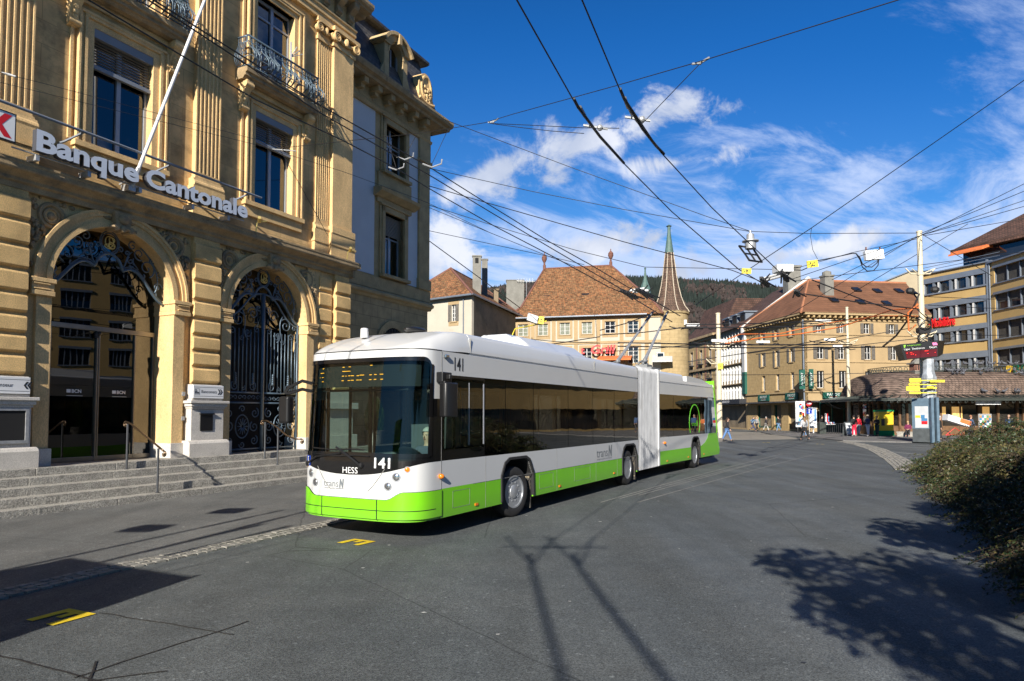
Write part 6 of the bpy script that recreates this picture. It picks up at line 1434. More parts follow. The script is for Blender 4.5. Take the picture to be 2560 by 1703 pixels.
# --- white-framed office block and its gable, then the ornate house beyond
p0 = Vector((30.4, 88.1)); WB = Fac((p0.x, p0.y), 178)
off = WB.thing('office_block', 'narrow office block with rows of white window fins and dark gabled roof', 'building')
zE = WB.sz(1862, 815)[1]; LW = 11.6
mb = FM(); lev = []
for y0, y1 in ((555,655),(705,815),(870,975),(1030,1140)):
    lev.append((WB.sz(1805, 660+y1/3.336+3)[1], WB.sz(1805, 660+y0/3.336+3)[1]))
hs = [(-LW+.1, -1.3, a, b) for a, b in lev]+[(-LW+.2, -.6, .2, 3.4)]
pierced(mb, -LW, 0, 0, zE, hs, -.35, 0); mb.build('wall', M['plaster_yel2'], off)
for a, b in lev:
    mb = FM(); k = 9
    for i in range(k+1): x = -LW+.1+(LW-1.4)*i/k; mb.box(x-.05, x+.05, -.2, .20, a-.5, b)
    mb.box(-LW+.1, -1.3, -.3, -.22, a, a+.5); w_ = mb.build('window', M['wframe'], off)
    mb = FM(); mb.box(-LW+.1, -1.3, -.42, -.34, a, b); mb.build('pane', M['far_pane'], w_)
    mb = FM(); mb.box(-LW, -1.2, -.1, .22, a-.62, a-.5); mb.build('sill', M['stone_dark'], off)
mb = FM(); mb.box(-LW, 0, -1.4, -1.3, 0, 3.5); mb.box(-LW+.1, -.5, -.1, .9, 3.35, 4.0, 1); mb.build('shopfront', [M['shop'], M['ink']], off)
mb = FM(); put_text(mb, 'UNDERGROUND', (-7.5, .91, 3.55), (1,0,0), (0,0,1), .3, bold=.01); mb.build('shop_lettering', M['white'], off, fix=False)
mb = FM(); mb.box(-LW+1, -1.2, -.9, -.6, .3, .7); mb.build('display_plinth', M['yellow'], off)
mb = FM(); zp, zq = WB.sz(1867, 825)[1], WB.sz(1869, 930)[1]; mb.box(-.95, -.05, -.2, .3, zq, zp+.8); mb.build('white_shaft', M['wframe'], off)
mb = FM(); mb.box(-.95, -.05, -.2, .3, WB.sz(1870, 985)[1], zq); mb.build('stair_glazing', M['green_board'], off)
mb = FM(); solid_back(mb, -LW, 0, 10, 0, zE); mb.build('back_volume', M['brownish'], off)
zR = WB.sz(1962, 718, -8)[1]
mb = FM(); V_ = [(-LW-.3, .6, zE), (.6, .6, zE), (.6, -8, zR), (-LW+1, -8, zR)]; mb.add(V_+[(.6, -16, zE), (-LW, -16, zE)], [(0,1,2,3), (3,2,4,5)]); rf = mb.build('roof', M['tiles_dark'], off)
mb = FM(); mb.add([(.62, .6, zE), (.62, -8, zR+.1), (.62, -16, zE), (.62, -8, zE-.5)], [(0,1,2,3)]); mb.strip([(.62, .9, zE-.2) and (.9, zE-.25), (-8, zR+.05)], [(.9, zE-1.1), (-8, zR-1.6)], 'x', .3, .66); mb.build('white_gable', M['wframe'], off)
mb = FM()
for x in (-9.6, -6.6, -3.6): mb.box(x-1, x+1, -3.2, -.9, zE+.3, zE+2.1); mb.box(x-1.2, x+1.2, -3.4, -.6, zE+2.1, zE+2.3)
dm = mb.build('dormer', M['zinc'], rf)
mb = FM()
for x in (-9.6, -6.6, -3.6): mb.box(x-.75, x+.75, -.95, -.85, zE+.6, zE+1.9)
mb.build('dormer_pane', M['far_pane'], rf)
q = WB.sz(1932, 705, -6.5); mb = FM(); mb.box(-1.6, .0, -7.3, -5.6, zR-3, q[1]+.6); mb.box(-1.75, .15, -7.4, -5.5, q[1]+.6, q[1]+.85); mb.build('chimney', M['concrete_grey'], rf)
p1 = WB.B-WB.a*LW; OB = Fac((p1.x, p1.y), 175); orn = OB.thing('ornate_house', 'narrow ornate house with red brick strips and iron balconies behind the turret', 'building')
zE = OB.sz(1785, 834)[1]; LO = 12.5
rows = [(OB.sz(1772, 912)[1], OB.sz(1772, 868)[1]), (OB.sz(1772, 951)[1], OB.sz(1772, 908)[1]), (OB.sz(1772, 985)[1], OB.sz(1772, 955)[1])]
rows = [(a+.35, b-.2) for a, b in rows]
ho = [(x-.6, x+.6, a, b) for x in (-10.4, -6.3, -2.6) for a, b in rows]
mb = FM(); pierced(mb, -LO, 0, 0, zE, ho, -.3, 0); mb.build('wall', M['plaster_yel'], orn)
for h in ho:
    fwin(OB, orn, h, rows=3, surround=1)
    mb = FM(); 
    for i in range(7): mb.tube([(h[0]-.2+.27*i, .35, h[2]-.05), (h[0]-.2+.27*i, .35, h[2]+.75)], .02, 4)
    mb.tube([(h[0]-.2, .35, h[2]+.75), (h[1]+.2, .35, h[2]+.75)], .03, 4); mb.box(h[0]-.3, h[1]+.3, 0, .45, h[2]-.18, h[2]-.05); mb.build('balcony', M['ink'], orn)
mb = FM()
for x in (-8.2, -4.5): mb.box(x-.25, x+.25, -.05, .06, 0, zE-.6)
mb.build('brick_strip', M['redbrick'], orn)
mb = FM(); mb.box(-LO, .2, -.1, .7, zE-.35, zE); mb.box(-LO, .1, -.1, .35, zE-.7, zE-.35); mb.box(-LO, 0, -.1, .3, rows[0][0]-1.1, rows[0][0]-.75); mb.build('cornice', M['stone_dark'], orn)
mb = FM(); solid_back(mb, -LO, 0, 10, 0, zE); mb.build('back_volume', M['brownish'], orn)
zR = OB.sz(1775, 772, -3)[1]; mb = FM(); mb.prism([(.6, zE), (-1.6, zE+2.2), (-3, zR), (-9, zR), (-10, zE)], 'x', -LO, .2); mb.build('roof', M['tiles_dark'], orn)
q = OB.sz(1833, 775, -4)
chimney('square red brick chimney with pots above the ornate house', 1809, 1834, 771, 800, 108, 'redbrick', False)
chimney('small red chimney stub above the dark roofs', 1791, 1799, 766, 780, 110, 'redbrick', False)

# --- modern block on the right, in two planes
MB_ = Fac((47.4, 78.6), 158.3)
mod = MB_.thing('modern_block', 'modern yellow office block with blue-grey window bands and brown attic roof', 'building')
r3 = lambda x, y: (2160+x/3.5625, 520+y/3.5625)
zt_ = MB_.sz(*r3(1000, 505))[1]; bands = []
for y0, y1, g0, g1 in ((592,690,545,590),(832,930,782,832),(1066,1162,1022,1066),(1318,1412,1262,1318)):
    a = MB_.sz(*r3(900, y1+22))[1]; b = MB_.sz(*r3(900, y0+22))[1]; bands.append((a, b, MB_.sz(*r3(900, g0+22))[1]))
L1 = 7.63
hs = [(.25, L1-.12, a, b) for a, b, g in bands]
mb = FM(); pierced(mb, 0, L1, 0, zt_, hs, -.4, 0); mb.build('wall', M['panel_yel'], mod)
for i, (a, b, g) in enumerate(bands):
    mb = FM(); mb.box(.1, L1-.05, -.05, .10, b, g); mb.box(.1, L1-.05, -.05, .16, a-.16, a)
    for k, x in enumerate((.42, 1.6, 2.2, 3.55, 4.2, 5.45, 6.05, 7.3)): mb.box(x-.12, x+.12, -.3, .02, a, b)
    w_ = mb.build('window', M['zinc'], mod)
    mb = FM(); mb.box(.2, L1-.1, -.34, -.26, a, b); mb.build('pane', M['far_pane'] if i < 3 else M['blind_dark'], w_)
    mb = FM()
    for x in (.42, 2.2, 4.2, 6.05): mb.box(x-.11, x+.11, -.24, .03, a+.02, b-.02)
    mb.build('white_post', M['wframe'], w_)
mb = FM(); mb.box(L1-.06, L1+.10, -.1, .14, 0, zt_+.3); mb.tube([(L1+.22, .1, 0), (L1+.22, .1, zt_)], .06, 6); mb.build('downpipe', M['zinc'], mod)
mb = FM(); mb.box(-.1, L1+.6, -.5, .25, zt_, zt_+.12); mb.build('roof_edge', M['zinc'], mod)
mb = FM(); solid_back(mb, 0, 14, 9, 0, zt_); mb.build('back_volume', M['brownish'], mod)
for z in (.45, .8): 
    mb = FM(); mb.tube([(0, .1, zt_+z), (9, .1, zt_+z)], .035, 5); mb.build('roof_rail', M['zinc'], mod)
mb = FM(); mb.box(3.8, 17, -6.5, -1.9, zt_, zt_+2.3); mb.build('attic_wall', M['far_pane'], mod)
mb = FM()
mb.add([(2.9, -1.2, zt_+2.4), (17, -1.2, zt_+2.4), (17, -7.2, zt_+6.7), (9, -7.2, zt_+6.7), (2.9, -8.4, zt_+2.6)], [(0,1,2,3), (0,3,4)]); mb.box(2.9, 17, -1.9, -1.1, zt_+2.1, zt_+2.46); mb.build('attic_roof', M['tiles_dark'], mod)
mb = FM(); mb.box(3.1, 7.1, -1.9, -.85, zt_+1.92, zt_+2.13); mb.prism([(-1.1, zt_+2.1), (.1, zt_+1.7), (.1, zt_+1.5), (-1.1, zt_+1.9)], 'x', 3.5, 7.2); mb.build('awning', M['awning'], mod)
# second plane
q = MB_.B+MB_.a*7.85; RX = Fac((q.x, q.y), 180)
mod2 = RX.thing('watch_shop_block', 'yellow block with broad blinds-down window bays at the right edge', 'building')
zt2 = RX.sz(*r3(1280, 445))[1]; L2 = 56; bays = []
for y0, y1 in ((497,640),(742,885),(1000,1150),(1252,1395)):
    bays.append((RX.sz(*r3(1290, y1))[1], RX.sz(*r3(1290, y0))[1]))
xs_ = [(.66, 9.3)]+[(11.0+3.7*i, 12.9+3.7*i+(.7 if i % 3 == 1 else 0)) for i in range(12)]  # narrow bays outside the frame are invented, to break up the bus-window reflections
hs = [(x, x1, a, b) for x, x1 in xs_ for a, b in bays if x1 < L2-.5]+[(1.0, L2-1, .3, 2.6)]
mb = FM(); pierced(mb, 0, L2, 0, zt2, hs, -.4, 0); mb.build('wall', M['panel_yel'], mod2)
for i, h in enumerate(hs[:-1]):
    mb = FM(); a, b, z0, z1 = h; mb.box(a-.08, b+.08, -.05, .14, z1-.02, z1+.22); mb.box(a-.08, b+.08, -.05, .12, z0-.12, z0)
    for k in range(6): x = a+(b-a)*k/5; mb.box(x-.05, x+.05, -.28, -.1, z0, z1)
    w_ = mb.build('window', M['zinc'], mod2)
    mb = FM(); zz_ = z0+(.75 if i % 4 == 1 else 0); mb.box(a, b, -.34, -.24, zz_, z1, 0); 
    if zz_ > z0: mb.box(a, b, -.4, -.3, z0, zz_, 1)
    mb.build('blind', [M['blind_dark'], M['far_pane']], w_)
mb = FM(); mb.box(1.0, L2-1, -.6, -.4, .3, 2.6); mb.build('shopfront', M['shop'], mod2)
mb = FM(); z_ = RX.sz(*r3(1300, 1490))[1]; mb.box(.3, L2, -.1, .5, z_-.3, z_); mb.build('ledge', M['zinc'], mod2)
mb = FM(); mb.box(-.1, L2, -.5, .25, zt2, zt2+.15); mb.tube([(.12, .1, 1), (.12, .1, zt2)], .07, 6); mb.build('roof_edge', M['zinc'], mod2)
mb = FM(); solid_back(mb, 0, L2, 9, 0, zt2); mb.build('back_volume', M['brownish'], mod2)
# lettering on the modern block
def fsign(label, name, F, p0, p1, txt, size, m, n=.25, bold=.02):
    t = F.thing(name, label, 'sign'); a, z0 = F.sz(*p0, n); b, z1 = F.sz(*p1, n); mb = FM()
    put_text(mb, txt, (a, n, (z0+z1)/2), (1,0,0), (0,0,1), size, .05, bold, 'LEFT', b-a); mb.build('letters', M[m], t, fix=False); return t, a, b, (z0+z1)/2
fsign('red raised lettering reading Mobilière on the yellow wall', 'wall_lettering', MB_, r3(600, 1065), r3(808, 1040), 'Mobilière', 1.0, 'red')
mb = FM(); a, z_ = MB_.sz(*r3(562, 1060), .25); 
for i in range(3): mb.tube([(a-.1+.25*i, .25, z_+.1+.1*(i % 2)), (a+.1+.25*i, .25, z_+.35-.1*(i % 2))], .06, 5)
o = mb.build('wall_emblem', M['red']); o.location = MB_.loc; o.rotation_euler = (0, 0, MB_.rot); tag(o, 'small red emblem left of the Mobilière lettering', 'sign')
M['rgreen'] = mat('deep_green_letters', (.0, .10, .055), rough=.4, var=0); M['crown'] = mat('golden_yellow', (.75, .5, .03), rough=.35, var=0)
t, a, b, z_ = fsign('dark green raised lettering beginning ROLEX beside a golden crown', 'wall_lettering', RX, r3(1325, 1460), r3(1700, 1440), 'ROLEX', .74, 'rgreen', .3)
mb = FM(); a, z_ = RX.sz(*r3(1255, 1470), .3)
for i in range(5): 
    x = .12+.16*i; mb.tube([(a+.25+.1*i, .3, z_), (a-.1+.28*i, .3, z_+.62-.04*abs(i-2))], [.07, .035], 5); mb.sphere((a-.1+.28*i, .3, z_+.66-.04*abs(i-2)), .065, 6)
mb.box(a+.18, a+.75, .26, .34, z_-.1, z_+.06); mb.build('crown', M['crown'], t)
# plain gabled house glimpsed between bookshop and modern block
p = at(2300, 900, 92); gb = thing('gabled_house', 'plain cream gable glimpsed behind the mast, above the brown roof', 'building', (p.x-2, p.y, 0))
zt_ = at(2270, 695, 92).z; zk = at(2270, 686, 92).z
mb = MB(); mb.prism([(-5, 0), (9, 0), (9, zk), (1, zk+.4), (-5, zt_-1.5)], 'y', 0, 8); mb.build('wall', M['plaster'], gb); mb = MB(); mb.tube([(-5.1, -.1, zt_-1.5), (1, -.1, zk+.45), (9, -.1, zk+.1)], .12, 5); mb.build('roof_edge', M['zinc'], gb)
# plain facade filling the gap at the end of the street
p = at(1700, 900, 150); mb = MB(); mb.box(-20, 16, 0, 10, 0, 9); mb.prism([(-1, 9), (5, 13), (11, 9)], 'x', -20, 16, 1); o = mb.build('street_end_house', [M['plaster'], M['tiles_dark']]); o.location = (p.x, p.y, 0); tag(o, 'distant plain house closing the street behind the turret', 'building')
# ---------------------------------------------------------------- kiosk pavilion
M['kshingle'] = brick('pavilion_shingles', (.175, .125, .10), (.14, .098, .08), (.045, .035, .03), .32, .20, rough=.8, ms=.025, bump=.7, var=.35, axis='hz', vs=2.0, spec=.3)
M['kglass'] = glass('canopy_glass', (.35, .40, .40), 2.0, 1.5, .05, 3)
M['kmetal'] = mat('green_grey_ironwork', (.05, .06, .055), rough=.55, metal=.3, var=.25, vs=6)
M['kwood'] = mat('pavilion_wood', (.14, .075, .035), rough=.7, var=.3, vs=3)
M['kwin'] = mat('pavilion_window', (.03, .026, .022), rough=.08, var=.5, vs=1.2, spec=.6)
M['lit'] = mat('warm_lit_window', (.9, .50, .16), var=.5, vs=2.5, emit=.35)
KC = (41.9, 67.6); KX, KY = 7.9, 5.4
kio = thing('kiosk_pavilion', 'old round-cornered pavilion with bulging shingle roof and glazed canopy', 'pavilion', (KC[0], KC[1], 0))
def rr(hx, hy, r, z, k=7):
    r = max(.2, r); P = []
    for cx_, cy_, a0 in ((hx-r, hy-r, 0), (-hx+r, hy-r, 90), (-hx+r, -hy+r, 180), (hx-r, -hy+r, 270)):
        for i in range(k): a = R(a0+90*i/(k-1)); P.append((cx_+r*math.cos(a), cy_+r*math.sin(a), z))
    return P
prof = [(3.70, -.25), (3.85, -.28), (4.2, -.14), (4.7, .06), (5.2, .36), (5.6, .78), (5.85, 1.3), (6.0, 1.9), (6.04, 2.3)]
mb = MB(); mb.loft([rr(KX-d, KY-d, 3.6-d*.8, z) for z, d in prof]); mb.build('roof', M['kshingle'], kio, smooth=True)
mb = MB(); mb.loft([rr(KX-.5, KY-.5, 3.1, z) for z in (.1, 3.75)]); mb.build('wall', M['kwin'], kio)
mb = MB(); ring = rr(KX-.42, KY-.42, 3.1, 0, 9)
for i, p in enumerate(ring):
    q = ring[(i+1) % len(ring)]; l = math.hypot(q[0]-p[0], q[1]-p[1]); k = max(1, int(l/1.5))
    for j in range(k): x, y = p[0]+(q[0]-p[0])*j/k, p[1]+(q[1]-p[1])*j/k; mb.box(x-.09, x+.09, y-.09, y+.09, .1, 3.7)
mb.loft([rr(KX-.38, KY-.38, 3.15, z) for z in (.1, .95)], caps=False); mb.loft([rr(KX-.40, KY-.40, 3.15, z) for z in (3.0, 3.15)], caps=False); mb.build('wall_posts', M['kwood'], kio)
mb = MB()
for x, w_ in ((-4.0, .7), (-2.7, .5), (-1.6, .9), (1.2, .6)): mb.box(x, x+w_, -KY+.34, -KY+.42, 1.5, 2.7)
mb.build('lit_shop_window', M['lit'], kio)
o_, i_ = rr(KX+1.9, KY+1.9, 4.8, 3.42, 10), rr(KX-.2, KY-.2, 3.3, 3.86, 10)
mb = MB(); mb.loft([i_, o_], caps=False); mb.build('canopy_glazing', M['kglass'], kio)
mb = MB(); n = len(o_)
for i in range(n):
    p, q, p2, q2 = map(Vector, (i_[i], o_[i], i_[(i+1) % n], o_[(i+1) % n])); k = max(1, int((q2-q).length/.75))
    for j in range(k):
        a, b = p.lerp(p2, j/k), q.lerp(q2, j/k); d = (b-a); mb.obox(tuple((a+b)/2+Vector((0,0,.03))), tuple(d/2), tuple(d.cross(Vector((0,0,1))).normalized()*.03), (0,0,.03))
mb.tube(o_, .06, 5, closed=True); mb.loft([[(p[0], p[1], p[2]-.02) for p in o_], [(p[0], p[1], p[2]-.20) for p in o_]], caps=False); mb.build('canopy_ribs', M['kmetal'], kio)
mb = MB(); R2 = rr(KX-.3, KY-.3, 3.2, 0, 5); O2 = rr(KX+1.6, KY+1.6, 4.6, 0, 5)
for i in list(range(len(R2))):
    p, q = Vector(R2[i]), Vector(O2[i]); d = (q-p).normalized()
    mb.tube([tuple(p+d*(1.9*math.sin(a*.1745))+Vector((0,0,2.55+.85*(1-math.cos(a*.1745))))) for a in range(10)], .045, 5)
    for cz, r in ((3.15, .2), (2.95, .14)): mb.tube([tuple(p+d*(.5+r*(1-j/16)*math.cos(j*.55))+Vector((0,0,cz+r*(1-j/16)*math.sin(j*.55)))) for j in range(16)], .025, 4)
for i in range(26):        # fretwork hanging from the canopy edge
    x = -KX-1+.6*i; mb.tube([(x+.16*math.cos(j*.6)*(1-j/14), -KY-1.75, 3.08+.14*math.sin(j*.6)*(1-j/14)) for j in range(13)], .022, 4)
mb.build('canopy_brackets', M['kmetal'], kio)
mb = MB(); T0 = rr(KX-2.2, KY-2.2, 1.8, 6.0, 4)
mb.tube([(p[0], p[1], 6.56) for p in T0], .04, 5, closed=True); mb.tube([(p[0], p[1], 6.06) for p in T0], .05, 5, closed=True)
for i in range(len(T0)):
    p, q = Vector(T0[i]), Vector(T0[(i+1) % len(T0)]); k = max(1, int((q-p).length/.36))
    for j in range(k):
        a = p.lerp(q, (j+.5)/k); d = (q-p).normalized()*.15; mb.tube([tuple(a+d*math.cos(t_*.9)+Vector((0,0,.28+.2*math.sin(t_*.9)))) for t_ in range(7)], .028, 4, closed=True)
mb.build('roof_cresting', M['kmetal'], kio)
mb = MB(); mb.box(-4.4, -3.2, -4.2, -3.1, 4.8, 6.1); mb.box(-4.35, -3.25, -4.1, -3.2, 6.1, 6.7, 1); mb.box(-4.5, -3.1, -4.3, -3.0, 6.7, 6.85); mb.lathe([(.62, 0), (.25, .3), (.2, .8), (.26, .9), (.12, 1.0), (0, 1.15)], (-3.8, -3.65, 6.85), 8)
for i in range(5): mb.box(-4.3+.22*i, -4.2+.22*i, -4.12, -4.0, 6.15, 6.65, 2)
mb.build('chimney', [M['concrete_grey'], M['redbrick'], M['dark']], kio)
mb = MB(); mb.lathe([(.3, 0), (.3, .5), (.45, .6), (.5, .75), (.35, .8), (1.05, 1.05), (.95, 1.25), (.6, 1.5), (.3, 1.62), (0, 1.66)], (-2.2, -1.8, 6.0), 14); mb.build('vent_hood', M['tiles_dark'], kio, smooth=True)
ks = thing('kiosk_sign', 'white signboard under the canopy at the right of the pavilion', 'sign', (0, 0, 0)); a, b = at(2440, 1000, 60.9), at(2502, 1012, 60.9)
mb = MB(); mb.box(a.x, b.x, 60.9, 61.0, b.z, a.z); mb.build('board', M['white'], ks); mb = MB(); put_text(mb, 'NAVILLE', (a.x+.75, 60.895, b.z+.13), (1,0,0), (0,0,1), .18); mb.build('lettering', M['ink'], ks, fix=False)
mb = MB()
for i in range(5):
    for j in range(7): mb.box(.1+.2*i, .26+.2*i, -.03+.0*j, 0, .3+.22*j, .49+.22*j, (i*3+j*5) % 4)
mb.box(0, 1.15, 0, .06, .1, 1.95, 4)
o = mb.build('postcard_rack', [M['white'], mat('card_blue', (.05,.2,.4), var=.3, vs=9), mat('card_orange', (.5,.25,.08), var=.3, vs=9), mat('card_green', (.1,.3,.12), var=.3, vs=9), M['galv']]); p = at(2446, 1040, 59.5); o.location = (p.x, 59.5, .1); tag(o, 'rack of colourful postcards under the canopy', 'rack')
# pigeons on the pavilion roof
random.seed(11); proto = None
M['pigeon'] = mat('pigeon_grey', (.10, .105, .125), rough=.7, var=.5, vs=6)
spots = []
for i in range(62):
    x = random.uniform(-1.2, 5.8); z, d = random.choice(((6.0, 1.85), (5.93, 1.6), (5.85, 1.3), (5.62, .82))) if i > 22 else (6.60, 2.2)
    spots.append((KC[0]+x, KC[1]-KY+d+random.uniform(-.05, .05), z+.02))
for i in range(9): spots.append((KC[0]+random.uniform(.6, 4.8), KC[1]-KY-.3-random.random()*.3, 3.92))
for i, p in enumerate(spots):
    if proto is None:
        mb = MB(); mb.loft([[(x+r*0, r*math.cos(a*1.05), .13+z+r*math.sin(a*1.05)) for a in range(6)] for x, z, r in ((-.17, .0, .015), (-.08, .0, .06), (.02, .02, .085), (.10, .06, .07), (.13, .12, .04), (.15, .16, .042), (.19, .165, .03), (.225, .15, .006))]); mb.tube([(.0,.02,.1),(.0,.02,0)], .008, 3); mb.tube([(.0,-.02,.1),(.0,-.02,0)], .008, 3)
        o = proto = mb.build('pigeon', M['pigeon'], smooth='all'); tag(o, 'grey pigeon perched among the flock on the pavilion roof', 'pigeon', 'pigeons on the pavilion roof')
    else: o = proto.copy(); COL.objects.link(o)
    o.location = p; o.rotation_euler = (0, 0, random.uniform(0, 6.28)); s = random.uniform(1.15, 1.5); o.scale = (s, s, s)

# ---------------------------------------------------------------- masts, departure board, information pillar, signs
M['mast'] = mat('cream_mast_paint', (.62, .55, .40), rough=.6, var=.1, vs=2, stain=((.42, .36, .25), 2.5, .6, .8))
def mast(label, u, vtop, Y, r, arms=()):
    a = at(u, vtop, Y); t = thing('catenary_mast', label, 'mast', (a.x, Y, 0), 0, 'cream masts that carry the wires')
    mb = MB(); mb.lathe([(r*1.35, 0), (r*1.25, a.z*.45), (r, a.z*.8), (r, a.z-.1), (r*1.15, a.z-.1), (r*1.15, a.z), (0, a.z)], n=14); mb.build('pole', M['mast'], t, smooth=True)
    mb = MB()
    for z in arms:
        mb.lathe([(r*1.3, 0), (r*1.3, .2)], (0, 0, z), 12)
        for sg in (-1, 1): mb.tube([(sg*r, 0, z+.1), (sg*(r+.5), 0, z+.1), (sg*(r+.9), 0, z+.5)], .05, 5); mb.tube([(sg*r, 0, z+.1), (sg*(r+.6), -.3, z+.4)], .04, 5)
    mb.build('bracket', M['mast'], t); return t, a
mt, ma = mast('tallest cream mast, standing behind the information pillar', 2298, 578, 49.6, .18, (12.2, 7.6))
mb = MB(); random.seed(8)
for i in range(9):
    z0 = random.uniform(6.5, 9); mb.tube([(random.uniform(-.5, .5), -.25-.1*random.random(), z0+1.2*math.sin(j*.5+i)+.1*j) if False else (.5*math.cos(j*.6+i), -.3+.25*math.sin(j*.6+i), z0+.7*math.sin(j*.45+i*2)) for j in range(10)], .035, 5)
for z in (6.2, 6.9, 7.9): mb.box(-.4, .4, -.35, .1, z, z+.4)
mb.sphere((-.9, -.2, 11.0), (.35, .25, .25), 8); mb.sphere((.9, -.2, 11.1), (.35, .25, .25), 8)
mb.build('cable_tangle', M['cable'], mt)
M['plate_yel'] = mat('yellow_plate', (.85, .68, .06), rough=.5, var=.06)
M['orange'] = mat('orange_cable', (.55, .14, .03), rough=.6, var=.1)
mast('cream mast just right of the bus tail', 1795, 783, 58.9, .18, (7.6, 6.3))
mast('thinnest cream mast before the sunny bookshop front', 2117, 768, 68, .13, (9.0,))
# big departure board
db = thing('departure_board', 'large black departure board with red display on a mast', 'display', (0, 0, 0))
A_, B_, C_, D_ = at(2250, 861, 47.6), at(2345, 853, 47.2), at(2345, 893, 47.2), at(2262, 900, 47.6)
def quad(mb, P, m=None, off=0): mb.add([tuple(Vector(p)+Vector((0, -off, 0))) for p in P], [(0,1,2,3)], m)
def lp(fx_, fz_):
    top = A_.lerp(B_, fx_); bot = D_.lerp(C_, fx_); return bot.lerp(top, fz_)
E_, F_ = at(2362, 852, 48.6), at(2357, 886, 48.6)
mb = MB(); bk = [Vector((p.x+.3, p.y+1.3, p.z)) for p in (A_, E_, F_, D_)]
vs = [A_, B_, C_, D_, E_, F_, bk[0], bk[3]]
mb.add([tuple(v) for v in vs], [(0,1,2,3), (1,4,5,2), (0,6,4,1), (3,2,5,7), (0,3,7,6), (6,7,5,4)]); mb.build('housing', M['black'], db)
M['led_off'] = mat('dark_red_display', (.085, .004, .008), rough=.25, var=.1)
M['led_red'] = mat('red_led', (1.0, .03, .02), var=0, emit=1.5)
mb = MB(); quad(mb, [lp(.07,.06), lp(.97,.06), lp(.97,.52), lp(.07,.52)], 0, .02); scr = mb.build('screen', M['led_off'], db)
mb = MB()
for a, b, z in ((.10,.13,.40), (.20,.26,.40), (.21,.24,.30), (.26,.30,.31), (.62,.72,.44), (.33,.36,.24), (.68,.72,.26), (.90,.92,.3)): quad(mb, [lp(a,z), lp(b,z), lp(b,z+.022), lp(a,z+.022)], 0, .03)
mb.build('lit_rows', M['led_red'], scr, fix=False)
mb = MB(); ux = (B_-A_).normalized(); uz = (A_-D_).normalized()
for s, f, w_ in (('Ligne', .06, .36), ('Destination', .28, .80), ('Départ', .76, .46)): put_text(mb, s, lp(f, .60)+Vector((0,-.03,0)), ux, uz, .13, bold=.0, fit=w_)
mb.build('column_titles', M['white'], db, fix=False)
M['lime'] = mat('lime_mark', (.25, .6, .05), var=0); M['pink'] = mat('pink_mark', (.75, .2, .4), var=0)
mb = MB(); put_text(mb, 'transports publics', lp(.17, .84)+Vector((0,-.03,0)), ux, uz, .09, fit=.9); quad(mb, [lp(.07,.76), lp(.10,.76), lp(.14,.93), lp(.08,.93)], 0, .03); mb.build('operator_mark', M['lime'], db, fix=False)
mb = MB(); put_text(mb, 'm', lp(.86, .78)+Vector((0,-.03,0)), ux, uz, .22, bold=.03, fit=.3); mb.build('round_mark', M['pink'], db, fix=False)
# information pillar under it
ip = thing('information_pillar', 'blue-grey three-sided information pillar with map cases below the departure board', 'pillar', (0, 0, 0))
M['pillar_blue'] = mat('pillar_blue', (.10, .155, .21), rough=.5, var=.2, vs=3); M['pillar_dark'] = mat('pillar_dark', (.065, .075, .08), rough=.6, var=.3, vs=3)
b0, bl, br = Vector((29.05, 47.1, 0)), Vector((28.15, 48.1, 0)), Vector((30.2, 48.4, 0))
zt_, zm = at(2300, 996, 47.3).z, at(2300, 1072, 47.3).z
mb = MB(); bb = Vector((29.4, 49.4, 0))
mb.prism([(p.x, p.y) for p in (bl, b0, br, bb)], 'z', .08, zm); mb.build('base', M['pillar_dark'], ip)
mb = MB(); mb.prism([(p.x, p.y) for p in (bl, b0, br, bb)], 'z', zm, zt_); mb.build('case', M['pillar_blue'], ip)
mb = MB()
for p in (b0+Vector((-.12,.0,0)), b0+Vector((.25,.02,0))): mb.box(p.x-.09, p.x+.09, p.y-.12, p.y+.1, .05, zt_+.05)
mb.build('edge_post', M['pillar_blue'], ip)
M['map'] = mat('faded_map', (.50, .52, .54), rough=.3, var=.15, vs=1.2, spec=.5)
for p, q, f0, f1 in ((bl, b0, .14, .76), (b0, br, .22, .82)):
    d = (q-p); n_ = Vector((d.y, -d.x, 0)).normalized()*.02; mb = MB(); a, b = p+d*f0+n_, p+d*f1+n_; mb.add([(a.x, a.y, zm+.05), (b.x, b.y, zm+.05), (b.x, b.y, zt_-.55), (a.x, a.y, zt_-.55)], [(0,1,2,3)]); mb.build('map_sheet', M['map'], ip)
mb = MB(); d = b0-bl; n_ = Vector((d.y, -d.x, 0)).normalized()*.03
for f0, f1, z0, z1, m_ in ((.16,.40,.75,.92,0), (.42,.60,.72,.95,1), (.44,.72,.30,.52,2), (.44,.72,.52,.72,1)):
    a, b = bl+d*f0+n_, bl+d*f1+n_; mb.add([(a.x,a.y,zm+z0), (b.x,b.y,zm+z0), (b.x,b.y,zm+z1), (a.x,a.y,zm+z1)], [(0,1,2,3)], m_)
mb.build('stickers', [M['yellow'], mat('sticker_blue', (.05,.18,.35), var=0), M['red']], ip)
mb = MB(); zc_ = lambda v: at(2306, v, 47.4).z
mb.loft([[(29.15+r*math.cos(j*math.pi/4), 47.7+r*math.sin(j*math.pi/4), z) for j in range(8)] for z, r in ((zt_, .45), (zc_(960), .42), (zc_(945), .50), (zc_(930), .38), (zc_(897), .36))]); mb.build('stem', mat('flaking_grey_paint', (.30,.33,.37), rough=.6, metal=.2, var=.5, vs=2.5), ip)
